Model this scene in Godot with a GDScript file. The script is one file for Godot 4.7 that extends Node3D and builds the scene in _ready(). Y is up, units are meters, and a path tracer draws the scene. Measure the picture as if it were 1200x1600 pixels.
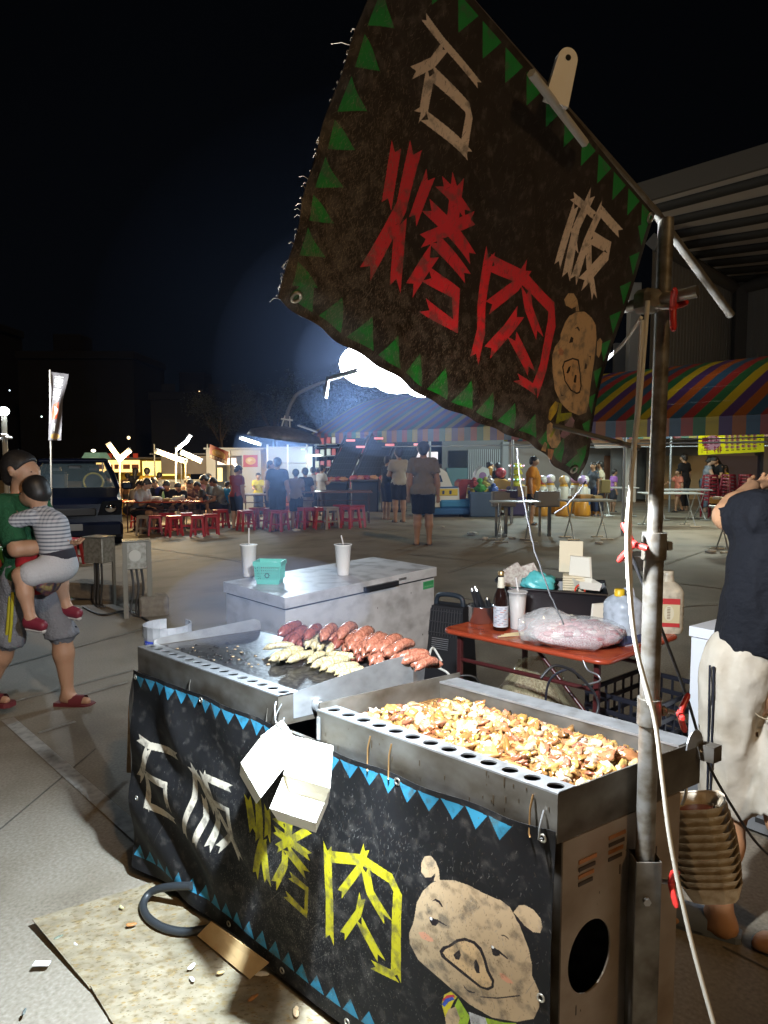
extends Node3D
# A night market corner: a grill cart with a windblown cloth sign in front, dining tables, stalls and a striped marquee behind.
# Metres, y up. The camera stands at (0, 1.6, 0) and looks along -z, tipped down a little.

const EYE := Vector3(0, 1.6, 0)
const TILT := 0.07983
const LENS := 1150.0
var rng := RandomNumberGenerator.new()
var taken := {}
var mats := {}
var hand_mesh: Mesh


const KEY_POWER := 8.5
const SHADE_POWER := 2.2

func _ready() -> void:
	var cam := Camera3D.new()
	cam.name = "camera"
	cam.fov = 69.649
	cam.near = 0.05
	cam.far = 400.0
	cam.position = EYE
	cam.rotation.x = -TILT
	add_child(cam)
	cam.current = true
	var env := Environment.new()
	env.background_mode = Environment.BG_SKY
	var sky := ProceduralSkyMaterial.new()
	sky.sky_top_color = lin(0.0008, 0.001, 0.0014)
	sky.sky_horizon_color = lin(0.0018, 0.0021, 0.0028)
	sky.ground_horizon_color = lin(0.0012, 0.0012, 0.0012)
	sky.ground_bottom_color = lin(0.001, 0.001, 0.001)
	env.sky = Sky.new()
	env.sky.sky_material = sky
	env.tonemap_mode = Environment.TONE_MAPPER_LINEAR
	env.tonemap_exposure = 1.0
	env.sdfgi_enabled = true
	env.ssao_enabled = true
	env.ssil_enabled = true
	env.volumetric_fog_enabled = true
	env.volumetric_fog_density = 0.0
	var we := WorldEnvironment.new()
	we.name = "world"
	we.environment = env
	add_child(we)
	# the lot's far floodlights, behind the camera and to its right
	var sun := DirectionalLight3D.new()
	sun.name = "floodlight"
	sun.light_color = Color(1.0, 0.82, 0.58)
	sun.light_energy = 0.25
	sun.light_angular_distance = 2.0
	sun.shadow_enabled = true
	sun.rotation = Vector3(deg_to_rad(-38), deg_to_rad(28), 0)
	add_child(sun)

	rng.seed = 11
	hand_mesh = make_hand()
	build_ground()
	build_far_dark()
	build_hall()
	build_marquee()
	build_stalls()
	build_left_things()
	build_cart()
	build_cloth_sign()
	build_pole_and_flag()
	build_freezer()
	build_side_table()
	build_rides()
	build_metal_tables()
	build_dining()
	build_gas_and_ground_clutter()
	build_hanging_boxes_and_right_side()
	build_sausages()
	build_meat()
	build_near_people()
	build_crowd()
	# smoke off the griddle and below the hanging shade
	for e in [[on_cart(0.35, 0.3, 1.06), Vector3(0.75, 0.34, 0.55), 0.28], [at_depth(432, 735, 6.1), Vector3(0.75, 1.25, 0.6), 0.13], [at_depth(615, 582, 1.56), Vector3(0.42, 0.36, 0.36), 0.006], [at_depth(615, 582, 1.56), Vector3(0.75, 0.66, 0.62), 0.0018], [at_depth(615, 582, 1.56), Vector3(1.25, 1.1, 0.9), 0.0006], [at_depth(615, 582, 1.56), Vector3(2.1, 1.8, 1.5), 0.00015]]:
		var v := FogVolume.new()
		v.name = numbered("smoke")
		v.shape = RenderingServer.FOG_VOLUME_SHAPE_ELLIPSOID
		v.size = e[1]
		v.position = e[0]
		var fm := FogMaterial.new()
		fm.density = e[2]
		fm.albedo = Color(0.66, 0.78, 1.0)
		v.material = fm
		v.set_meta("kind", "stuff")
		v.set_meta("label", {0.28: "thin bluish smoke over the griddle", 0.13: "bluish smoke under the hanging lamp shade", 0.006: "bright haze close round the work lamp", 0.0018: "glowing haze a hand's breadth beyond the work lamp", 0.0006: "thin haze between the work lamp and the flag", 0.00015: "faint outer haze about the cart and flag"}.get(e[2], "thin smoke"))
		v.set_meta("category", "smoke")
		add_child(v)


class Shape extends RefCounted:   # collects triangles; faces given counter-clockwise as seen from outside
	var st := SurfaceTool.new()
	var xf := Transform3D()
	var soft := -1
	var tint := Color.WHITE
	func _init() -> void:
		st.begin(Mesh.PRIMITIVE_TRIANGLES)
	func pt(p: Vector3, uv := Vector2.ZERO) -> void:
		st.set_smooth_group(soft)
		st.set_color(tint)
		st.set_uv(uv)
		st.add_vertex(xf * p)
	func tri(a: Vector3, b: Vector3, c: Vector3) -> void:
		pt(a)
		pt(c)
		pt(b)
	func quad(a: Vector3, b: Vector3, c: Vector3, d: Vector3) -> void:
		tri(a, b, c)
		tri(a, c, d)
	func hexa(p: Array) -> Shape:   # 0-3 the bottom ring counter-clockwise seen from above, 4-7 the top ring
		quad(p[3], p[2], p[1], p[0])
		quad(p[4], p[5], p[6], p[7])
		for i in 4:
			var j := (i + 1) % 4
			quad(p[i], p[j], p[j + 4], p[i + 4])
		return self
	func box(c: Vector3, s: Vector3, bev := 0.0, turn := Basis()) -> Shape:
		var h := s / 2.0
		var old := xf
		xf = xf * Transform3D(turn, c)
		if bev <= 0.0:
			hexa([Vector3(-h.x, -h.y, h.z), Vector3(h.x, -h.y, h.z), Vector3(h.x, -h.y, -h.z), Vector3(-h.x, -h.y, -h.z), Vector3(-h.x, h.y, h.z), Vector3(h.x, h.y, h.z), Vector3(h.x, h.y, -h.z), Vector3(-h.x, h.y, -h.z)])
		else:
			bev = minf(bev, minf(h.x, minf(h.y, h.z)) * 0.9)
			var k := h - Vector3.ONE * bev
			for ax in 3:
				var b := (ax + 1) % 3
				var d := (ax + 2) % 3
				for sg in [-1.0, 1.0]:
					var q := []
					for e in [[-1, -1], [1, -1], [1, 1], [-1, 1]]:
						var v := Vector3.ZERO
						v[ax] = sg * h[ax]
						v[b] = e[0] * k[b]
						v[d] = e[1] * k[d]
						q.append(v)
					if sg > 0:
						quad(q[0], q[1], q[2], q[3])
					else:
						quad(q[3], q[2], q[1], q[0])
				for e in [[-1, -1], [1, -1], [1, 1], [-1, 1]]:   # the edges along ax
					var a0 := Vector3.ZERO
					a0[b] = e[0] * h[b]
					a0[d] = e[1] * k[d]
					var a1 := Vector3.ZERO
					a1[b] = e[0] * k[b]
					a1[d] = e[1] * h[d]
					var lo := a0
					var hi := a1
					if e[0] * e[1] < 0:
						lo = a1
						hi = a0
					var l0 := lo
					var l1 := lo
					var h0 := hi
					var h1 := hi
					l0[ax] = -k[ax]
					l1[ax] = k[ax]
					h0[ax] = -k[ax]
					h1[ax] = k[ax]
					quad(l0, h0, h1, l1)
			for x in [-1.0, 1.0]:
				for y in [-1.0, 1.0]:
					for z in [-1.0, 1.0]:
						var p0 := Vector3(x * h.x, y * k.y, z * k.z)
						var p1 := Vector3(x * k.x, y * h.y, z * k.z)
						var p2 := Vector3(x * k.x, y * k.y, z * h.z)
						if x * y * z > 0:
							tri(p0, p1, p2)
						else:
							tri(p0, p2, p1)
		xf = old
		return self
	func tube(path: Array, r, n := 8, ends := true) -> Shape:   # r: one radius, or one for each point
		var rings := []
		var side := Vector3.ZERO
		for i in path.size():
			var d: Vector3 = (path[mini(i + 1, path.size() - 1)] - path[maxi(i - 1, 0)]).normalized()
			if side == Vector3.ZERO:
				side = d.cross(Vector3.UP if absf(d.y) < 0.9 else Vector3.RIGHT).normalized()
			side = (side - d * side.dot(d)).normalized()
			var up := side.cross(d)
			var ring := []
			var rr: float = r[i] if r is Array else r
			for k in n:
				var a := TAU * k / n
				ring.append(path[i] + (side * cos(a) + up * sin(a)) * rr)
			rings.append(ring)
		var was := soft
		soft = was if was > 0 else 1
		for i in rings.size() - 1:
			for k in n:
				var m := (k + 1) % n
				quad(rings[i][m], rings[i][k], rings[i + 1][k], rings[i + 1][m])
		soft = -1
		if ends:
			var last: Array = rings[-1]
			for k in range(1, n - 1):
				tri(rings[0][0], rings[0][k], rings[0][k + 1])
				tri(last[0], last[k + 1], last[k])
		soft = was
		return self
	func lathe(prof: Array, n := 20, sharp := false) -> Shape:   # Vector2(radius, height), from the bottom up along the outside
		var was := soft
		for i in prof.size() - 1:
			soft = 2 + i if sharp else 1
			for k in n:
				var a := TAU * k / n
				var b := TAU * (k + 1) / n
				var p: Vector2 = prof[i]
				var q: Vector2 = prof[i + 1]
				var v0 := Vector3(p.x * cos(a), p.y, -p.x * sin(a))
				var v1 := Vector3(p.x * cos(b), p.y, -p.x * sin(b))
				var v2 := Vector3(q.x * cos(b), q.y, -q.x * sin(b))
				var v3 := Vector3(q.x * cos(a), q.y, -q.x * sin(a))
				if p.x > 0.00001:
					tri(v0, v1, v2)
				if q.x > 0.00001:
					tri(v0, v2, v3)
		soft = was
		return self
	func ball(c: Vector3, r: Vector3, n := 12, turn := Basis()) -> Shape:
		var old := xf
		xf = xf * Transform3D(turn, c) * Transform3D(Basis.from_scale(r), Vector3.ZERO)
		var prof := []
		for i in n / 2 + 1:
			var a := PI * i / (n / 2) - PI / 2
			prof.append(Vector2(maxf(cos(a), 0.0), sin(a)))
		lathe(prof, n)
		xf = old
		return self
	func plate(poly: Array, at: Transform3D, thick: float) -> Shape:   # a flat outline in the plane of at (x, y), thick along its z
		var flat := PackedVector2Array(poly)
		if Geometry2D.is_polygon_clockwise(flat):
			flat.reverse()
		var idx := Geometry2D.triangulate_polygon(flat)
		var old := xf
		xf = xf * at
		for i in range(0, idx.size(), 3):
			var a := flat[idx[i]]
			var b := flat[idx[i + 1]]
			var c := flat[idx[i + 2]]
			if (b - a).cross(c - a) < 0:
				var s := b
				b = c
				c = s
			tri(Vector3(a.x, a.y, thick / 2), Vector3(b.x, b.y, thick / 2), Vector3(c.x, c.y, thick / 2))
			tri(Vector3(a.x, a.y, -thick / 2), Vector3(c.x, c.y, -thick / 2), Vector3(b.x, b.y, -thick / 2))
		for i in flat.size():
			var a := flat[i]
			var b := flat[(i + 1) % flat.size()]
			quad(Vector3(a.x, a.y, -thick / 2), Vector3(b.x, b.y, -thick / 2), Vector3(b.x, b.y, thick / 2), Vector3(a.x, a.y, thick / 2))
		xf = old
		return self
	func sheet(nx: int, ny: int, f: Callable, thick: float, flip := false) -> Shape:   # a cloth: f(u, v) is a point, u to the right and v downwards
		var p := []
		for j in ny + 1:
			var row := []
			for i in nx + 1:
				row.append(f.call(float(i) / nx, float(j) / ny))
			p.append(row)
		var nrm := []
		for j in ny + 1:
			var row := []
			for i in nx + 1:
				var du: Vector3 = p[j][mini(i + 1, nx)] - p[j][maxi(i - 1, 0)]
				var dv: Vector3 = p[mini(j + 1, ny)][i] - p[maxi(j - 1, 0)][i]
				row.append(dv.cross(du).normalized() * (-1.0 if flip else 1.0))
			p[j] = p[j]
			nrm.append(row)
		for s in 2:
			soft = 3 + s
			var o := thick * (0.5 if s == 0 else -0.5)
			for j in ny:
				for i in nx:
					var c := [[i, j], [i, j + 1], [i + 1, j + 1], [i + 1, j]]
					var order := [0, 1, 2, 0, 2, 3] if (s == 0) != flip else [0, 2, 1, 0, 3, 2]
					for k in [order[0], order[2], order[1], order[3], order[5], order[4]]:
						var q: Array = c[k]
						pt(p[q[1]][q[0]] + nrm[q[1]][q[0]] * o, Vector2(float(q[0]) / nx, float(q[1]) / ny))
		soft = -1
		for e in 4:
			var n := nx if e < 2 else ny
			for i in n:
				var a := [i, 0] if e == 0 else [i, ny] if e == 1 else [0, i] if e == 2 else [nx, i]
				var b := [i + 1, 0] if e == 0 else [i + 1, ny] if e == 1 else [0, i + 1] if e == 2 else [nx, i + 1]
				var pa: Vector3 = p[a[1]][a[0]]
				var pb: Vector3 = p[b[1]][b[0]]
				var na: Vector3 = nrm[a[1]][a[0]] * thick * 0.5
				var nb: Vector3 = nrm[b[1]][b[0]] * thick * 0.5
				var uv := Vector2(float(a[0]) / nx, float(a[1]) / ny)
				for v in [pa + na, pb + nb, pb - nb, pa + na, pb - nb, pa - na]:
					pt(v, uv)
		return self
	func done() -> ArrayMesh:
		st.generate_normals()
		st.index()
		return st.commit()


# ---------- names, metas, materials ----------
func numbered(n: String) -> String:
	taken[n] = taken.get(n, -1) + 1
	return n if taken[n] == 0 else "%s_%03d" % [n, taken[n]]

func tag(o: Node, label: String, category := "", group := "", kind := "") -> Node:
	if label: o.set_meta("label", label)
	if category: o.set_meta("category", category)
	if group: o.set_meta("group", group)
	if kind: o.set_meta("kind", kind)
	return o

func thing(n: String, label: String, category: String, at := Vector3.ZERO, turn := 0.0, group := "") -> Node3D:
	var o := Node3D.new()
	o.name = numbered(n)
	add_child(o)
	o.position = at
	o.rotation.y = turn
	tag(o, label, category, group)
	return o

func put(n: String, m, mt: Material, parent: Node = null, at := Transform3D()) -> MeshInstance3D:
	var o := MeshInstance3D.new()
	o.mesh = m.done() if m is Shape else m
	o.material_override = mt
	o.transform = at
	if parent == null:
		o.name = numbered(n)
		add_child(o)
	else:
		o.name = n
		parent.add_child(o, true)
	return o

func copy(src: Node3D, label: String, at: Vector3, turn := 0.0) -> Node3D:
	var o: Node3D = src.duplicate()
	o.name = numbered(RegEx.create_from_string("_\\d+$").sub(src.name, ""))
	add_child(o)
	o.position = at
	o.rotation.y = turn
	o.set_meta("label", label)
	return o

func at(x: float, y := 0.0, z := 0.0, yaw := 0.0) -> Transform3D:
	return Transform3D(Basis(Vector3.UP, yaw), Vector3(x, y, z))

func lin(r: float, g: float, b: float, a := 1.0) -> Color:   # a linear base colour as the material wants it
	var c := Color(r, g, b).linear_to_srgb()
	c.a = a
	return c

func paint(r: float, g: float, b: float, rough := 0.6, metal := 0.0, bump := 0.0, grain := 8.0) -> StandardMaterial3D:
	var key := "%f %f %f %f %f %f" % [r, g, b, rough, metal, bump]
	if mats.has(key):
		return mats[key]
	var m := StandardMaterial3D.new()
	m.albedo_color = lin(r, g, b)
	m.roughness = rough
	m.metallic = metal
	if rough >= 0.8: m.metallic_specular = 0.25
	if bump > 0.0:
		m.heightmap_enabled = true
		m.heightmap_texture = soft_noise()
		m.heightmap_scale = bump
		m.uv1_triplanar = true
		m.uv1_scale = Vector3.ONE * grain
	mats[key] = m
	return m

func soft_noise() -> NoiseTexture2D:
	if not mats.has("soft_noise"):
		mats["soft_noise"] = noise_map(512, 0.02, 5, [])
	return mats["soft_noise"]

func noise_map(size: int, freq: float, octaves: int, ramp: Array, kind := FastNoiseLite.TYPE_SIMPLEX_SMOOTH, sd := 7) -> NoiseTexture2D:
	var n := FastNoiseLite.new()
	n.noise_type = kind
	n.frequency = freq
	n.fractal_octaves = octaves
	n.seed = sd
	var t := NoiseTexture2D.new()
	t.width = size
	t.height = size
	t.seamless = true
	t.noise = n
	if ramp:
		var g := Gradient.new()
		var off := PackedFloat32Array()
		var cs := PackedColorArray()
		for e in ramp:
			off.append(e[0])
			cs.append(lin(e[1], e[2], e[3]))
		g.offsets = off
		g.colors = cs
		t.color_ramp = g
	return t

func worn(key: String, ramp: Array, rough: float, metal: float, scale: float, bump := 0.0, freq := 0.012, world := false) -> StandardMaterial3D:
	# a surface whose colour varies with stains and wear
	if mats.has(key):
		return mats[key]
	var m := StandardMaterial3D.new()
	m.albedo_texture = noise_map(512, freq, 5, ramp, FastNoiseLite.TYPE_SIMPLEX_SMOOTH, key.length() * 13)
	m.roughness = rough
	m.metallic = metal
	m.uv1_triplanar = true
	m.uv1_world_triplanar = world
	m.uv1_scale = Vector3.ONE * scale
	if bump > 0.0:
		m.heightmap_enabled = true
		m.heightmap_texture = soft_noise()
		m.heightmap_scale = bump
	mats[key] = m
	return m

func shine(r: float, g: float, b: float, energy: float) -> StandardMaterial3D:   # a lamp's own glow
	var key := "glow %f %f %f %f" % [r, g, b, energy]
	if not mats.has(key):
		var m := StandardMaterial3D.new()
		m.albedo_color = lin(0.8, 0.8, 0.8)
		m.emission_enabled = true
		m.emission = lin(r, g, b)
		m.emission_energy_multiplier = energy
		mats[key] = m
	return mats[key]

func clear_film(alpha: float, rough := 0.1, c := Color(1, 1, 1)) -> StandardMaterial3D:
	var m := StandardMaterial3D.new()
	m.albedo_color = Color(c.r, c.g, c.b, alpha)
	m.transparency = BaseMaterial3D.TRANSPARENCY_ALPHA
	m.roughness = rough
	return m

# ---------- where things stand: measured off the photograph (1200 x 1600) once, with the lens and eye height above ----------
func sight(px: float, py: float) -> Vector3:
	return Basis(Vector3.RIGHT, -TILT) * Vector3((px - 600.0) / LENS, (800.0 - py) / LENS, -1.0)

func on_level(px: float, py: float, h := 0.0) -> Vector3:
	var r := sight(px, py)
	return EYE + r * ((h - EYE.y) / r.y)

func at_depth(px: float, py: float, d: float) -> Vector3:
	var r := sight(px, py)
	return EYE + r * (d / -r.z)

func lamp(at_: Vector3, c: Color, energy: float, size := 0.05, parent: Node = null) -> OmniLight3D:
	var l := OmniLight3D.new()
	l.name = "lamp_light"
	l.light_color = c
	l.light_energy = energy
	l.light_size = size
	l.omni_range = 40.0
	l.omni_attenuation = 2.0
	l.shadow_enabled = true
	l.position = at_
	(parent if parent else self).add_child(l, true)
	return l

# ---------- flat print ----------
func fill_poly(im: Image, pts: PackedVector2Array, c: Color) -> void:
	var lo := 1e9
	var hi := -1e9
	for p in pts:
		lo = minf(lo, p.y)
		hi = maxf(hi, p.y)
	for y in range(maxi(0, int(lo)), mini(im.get_height(), int(hi) + 1)):
		var xs := []
		for i in pts.size():
			var a := pts[i]
			var b := pts[(i + 1) % pts.size()]
			if (a.y <= y + 0.5) != (b.y <= y + 0.5):
				xs.append(a.x + (y + 0.5 - a.y) / (b.y - a.y) * (b.x - a.x))
		xs.sort()
		for k in range(0, xs.size() - 1, 2):
			var x0 := maxi(0, roundi(xs[k]))
			var x1 := mini(im.get_width(), roundi(xs[k + 1]))
			if x1 > x0:
				im.fill_rect(Rect2i(x0, y, x1 - x0, 1), c)

func brush(im: Image, pts: Array, w: float, c: Color, fork := true) -> void:
	# one brush stroke: a band along pts, its two ends split like a frayed brush
	var l := PackedVector2Array()
	var r := PackedVector2Array()
	for i in pts.size():
		var d: Vector2 = (pts[mini(i + 1, pts.size() - 1)] - pts[maxi(i - 1, 0)]).normalized()
		var n := Vector2(-d.y, d.x) * w * 0.5
		var e := d * (w * 0.25 if fork else 0.0)
		if i == 0:
			l.append(pts[0] + n * 1.05 - e * 1.6)
			r.append(pts[0] - n * 1.15 - e)
		elif i == pts.size() - 1:
			l.append(pts[i] + n * 1.15 + e)
			r.append(pts[i] - n * 1.05 + e * 1.9)
		else:
			l.append(pts[i] + n)
			r.append(pts[i] - n)
	var poly := PackedVector2Array(l)
	if fork:
		poly.append(pts[-1] - (pts[-1] - pts[-2]).normalized() * w * 0.35)
	for i in range(r.size() - 1, -1, -1):
		poly.append(r[i])
	if fork:
		poly.append(pts[0] + (pts[1] - pts[0]).normalized() * w * 0.35)
	fill_poly(im, poly, c)

func dot_shape(c: Vector2, rx: float, ry: float, turn := 0.0) -> PackedVector2Array:
	var p := PackedVector2Array()
	for i in 24:
		p.append(c + Vector2(cos(TAU * i / 24) * rx, sin(TAU * i / 24) * ry).rotated(turn))
	return p

func pairs(a: Array, f: Callable, first := 0) -> Array:
	var out := []
	for i in range(first, a.size(), 2):
		out.append(f.call(Vector2(a[i], a[i + 1])))
	return out

func scratch(im: Image, n: int, c: Color, reach: float, centre: Vector2, spread: Vector2) -> void:
	for i in n:
		var p := Vector2(rng.randfn(centre.x, spread.x), rng.randfn(centre.y, spread.y))
		var d := Vector2.from_angle(rng.randf_range(0.9, 2.4)) * rng.randf_range(0.2, 1.0) * reach
		var a := rng.randf_range(0.15, 0.75)
		var n2 := int(d.length()) + 1
		for k in n2:
			var q := p + d * k / n2
			if q.x >= 0 and q.y >= 0 and q.x < im.get_width() and q.y < im.get_height():
				im.set_pixelv(Vector2i(q), im.get_pixelv(Vector2i(q)).lerp(c, a))

func fade(im: Image, step: int, sd: int, c: Color, most: float, where: Callable) -> void:   # worn, chalky patches
	var n := FastNoiseLite.new()
	n.seed = sd
	n.frequency = 0.02
	n.fractal_octaves = 5
	for y in range(0, im.get_height() - step, step):
		for x in range(0, im.get_width() - step, step):
			var w := clampf(n.get_noise_2d(x, y) * 2.4 + where.call(float(x) / im.get_width(), float(y) / im.get_height()), 0.0, 1.0) * most
			if w > 0.01:
				for j in step:
					for i in step:
						im.set_pixel(x + i, y + j, im.get_pixel(x + i, y + j).lerp(c, w * rng.randf_range(0.5, 1.2)))

func print_on(im: Image, rough := 0.55) -> StandardMaterial3D:
	var m := StandardMaterial3D.new()
	im.generate_mipmaps()
	m.albedo_texture = ImageTexture.create_from_image(im)
	m.roughness = rough
	return m

# ---------- bodies: tapered bones joined smoothly, meshed as surface nets ----------
func flesh(bones: Array, cell: float, k: float, fold := 0.0, stretch := Vector3(9, 4, 9)) -> ArrayMesh:
	# bone: [from, to, radius, radius] or with [.., a point and a normal of the plane that cuts it]
	var lo := Vector3.ONE * 1e9
	var hi := -lo
	for b in bones:
		var m := maxf(b[2], b[3])
		lo = lo.min(b[0] - Vector3.ONE * m).min(b[1] - Vector3.ONE * m)
		hi = hi.max(b[0] + Vector3.ONE * m).max(b[1] + Vector3.ONE * m)
	lo -= Vector3.ONE * cell * 2.5
	hi += Vector3.ONE * cell * 2.5
	var nx := int((hi.x - lo.x) / cell) + 1
	var ny := int((hi.y - lo.y) / cell) + 1
	var nz := int((hi.z - lo.z) / cell) + 1
	var f := PackedFloat32Array()
	f.resize(nx * ny * nz)
	f.fill(1.0)
	for b in bones:
		var a: Vector3 = b[0]
		var ab: Vector3 = b[1] - a
		var ra: float = b[2]
		var rb: float = b[3]
		var l2 := maxf(ab.length_squared(), 1e-9)
		var m := maxf(ra, rb) + k + cell * 1.5
		var cut: bool = b.size() > 4
		var cp := Vector3.ZERO
		var cn := Vector3.ZERO
		if cut:
			cp = b[4]
			cn = b[5]
		var i0 := (a.min(b[1]) - Vector3.ONE * m - lo) / cell
		var i1 := (a.max(b[1]) + Vector3.ONE * m - lo) / cell
		for z in range(maxi(0, int(i0.z)), mini(nz, int(i1.z) + 2)):
			for y in range(maxi(0, int(i0.y)), mini(ny, int(i1.y) + 2)):
				var row := (z * ny + y) * nx
				var p := Vector3(0, lo.y + y * cell, lo.z + z * cell)
				for x in range(maxi(0, int(i0.x)), mini(nx, int(i1.x) + 2)):
					p.x = lo.x + x * cell
					var t := clampf((p - a).dot(ab) / l2, 0.0, 1.0)
					var d := p.distance_to(a + ab * t) - (ra + (rb - ra) * t)
					if cut:
						d = maxf(d, (p - cp).dot(cn))
					var o := f[row + x]
					var h := maxf(k - absf(d - o), 0.0)
					f[row + x] = minf(d, o) - h * h / (4.0 * k)
	var ids := PackedInt32Array()
	ids.resize(f.size())
	ids.fill(-1)
	var vs := PackedVector3Array()
	var step := [0, 1, nx, nx + 1, nx * ny, nx * ny + 1, nx * ny + nx, nx * ny + nx + 1]
	var off := [Vector3(0, 0, 0), Vector3(1, 0, 0), Vector3(0, 1, 0), Vector3(1, 1, 0), Vector3(0, 0, 1), Vector3(1, 0, 1), Vector3(0, 1, 1), Vector3(1, 1, 1)]
	var edges := [[0, 1], [2, 3], [4, 5], [6, 7], [0, 2], [1, 3], [4, 6], [5, 7], [0, 4], [1, 5], [2, 6], [3, 7]]
	var far := cell * 1.8
	if fold > 0.0:   # creases of cloth
		var n := FastNoiseLite.new()
		n.seed = bones.size() * 7 + nx
		n.frequency = 1.0
		n.fractal_octaves = 3
		for z in nz:
			for y in ny:
				for x in nx:
					var i := (z * ny + y) * nx + x
					if absf(f[i]) < far + fold:
						var p := (lo + Vector3(x, y, z) * cell) * stretch
						f[i] += fold * (absf(n.get_noise_3dv(p)) * 2.2 - 0.5)
	for z in nz - 1:
		for y in ny - 1:
			var base := (z * ny + y) * nx
			for x in nx - 1:
				var i := base + x
				if absf(f[i]) > far:
					continue
				var n := 0
				for s in step:
					if f[i + s] < 0.0:
						n += 1
				if n == 0 or n == 8:
					continue
				var sum := Vector3.ZERO
				var c := 0
				for e in edges:
					var fa := f[i + step[e[0]]]
					var fb := f[i + step[e[1]]]
					if (fa < 0.0) != (fb < 0.0):
						sum += off[e[0]].lerp(off[e[1]], fa / (fa - fb))
						c += 1
				ids[i] = vs.size()
				vs.append(lo + (Vector3(x, y, z) + sum / c) * cell)
	var idx := PackedInt32Array()
	var sx := 1
	var sy := nx
	var sz := nx * ny
	for z in range(1, nz - 1):
		for y in range(1, ny - 1):
			var base := (z * ny + y) * nx
			for x in range(1, nx - 1):
				var i := base + x
				if ids[i] < 0 and absf(f[i]) > far:
					continue
				var s0 := f[i] < 0.0
				for ax in 3:
					var u := sx if ax == 0 else sy if ax == 1 else sz
					if (f[i + u] < 0.0) == s0:
						continue
					var v := sy if ax == 0 else sz if ax == 1 else sx
					var w := sz if ax == 0 else sx if ax == 1 else sy
					var q0 := ids[i - v - w]
					var q1 := ids[i - w]
					var q2 := ids[i]
					var q3 := ids[i - v]
					if q0 < 0 or q1 < 0 or q2 < 0 or q3 < 0:
						continue
					if s0:
						idx.append_array([q0, q2, q1, q0, q3, q2])
					else:
						idx.append_array([q0, q1, q2, q0, q2, q3])
	var ns := PackedVector3Array()
	ns.resize(vs.size())
	for t in range(0, idx.size(), 3):
		var n := (vs[idx[t + 2]] - vs[idx[t]]).cross(vs[idx[t + 1]] - vs[idx[t]])
		for j in 3:
			ns[idx[t + j]] += n
	for i in ns.size():
		ns[i] = ns[i].normalized()
	var arr := []
	arr.resize(Mesh.ARRAY_MAX)
	arr[Mesh.ARRAY_VERTEX] = vs
	arr[Mesh.ARRAY_NORMAL] = ns
	arr[Mesh.ARRAY_INDEX] = idx
	var mesh := ArrayMesh.new()
	mesh.add_surface_from_arrays(Mesh.PRIMITIVE_TRIANGLES, arr)
	return mesh

func make_hand() -> Mesh:   # wrist at the origin, fingers hanging down and curling towards +z, thumb towards +x
	var b := []
	for i in 4:
		var x: float = [-0.027, -0.009, 0.009, 0.026][i]
		var l: float = [0.052, 0.066, 0.071, 0.062][i]
		b.append([Vector3(x * 0.7, -0.012, 0), Vector3(x, -0.078, 0), 0.0135, 0.011])
		b.append([Vector3(x, -0.078, 0), Vector3(x * 1.12, -0.078 - l * 0.55, 0.008), 0.009, 0.0078])
		b.append([Vector3(x * 1.12, -0.078 - l * 0.55, 0.008), Vector3(x * 1.15, -0.078 - l * 0.9, 0.026), 0.0078, 0.0066])
	b.append([Vector3(0.018, -0.022, 0.004), Vector3(0.042, -0.058, 0.014), 0.012, 0.0095])
	b.append([Vector3(0.042, -0.058, 0.014), Vector3(0.045, -0.088, 0.024), 0.0092, 0.0075])
	b.append([Vector3(0, 0.012, 0), Vector3(0, -0.02, 0), 0.021, 0.02])
	return flesh(b, 0.0042, 0.008)

const ARMS := {
	"down": [Vector3(0.17, -1, -0.03), Vector3(0.06, -1, 0.2)], "fwd": [Vector3(0.14, -0.85, 0.5), Vector3(-0.15, 0.05, 1)], "eat": [Vector3(0.16, -0.8, 0.5), Vector3(-0.45, 0.6, 0.65)],
	"hip": [Vector3(0.6, -0.8, -0.2), Vector3(-0.75, -0.35, 0.45)], "reach": [Vector3(0.15, -0.5, 0.85), Vector3(-0.1, -0.25, 1)], "up": [Vector3(0.3, -0.25, 0.9), Vector3(-0.5, 0.9, 0.2)],
	"cross": [Vector3(0.2, -0.9, 0.25), Vector3(-0.85, 0.2, 0.45)], "hold": [Vector3(0.12, -0.9, 0.3), Vector3(-0.62, 0.0, 0.75)], "back": [Vector3(0.2, -1, -0.15), Vector3(-0.1, -0.9, 0.1)], "phone": [Vector3(0.14, -0.9, 0.3), Vector3(-0.3, 0.45, 0.8)],
}

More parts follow.
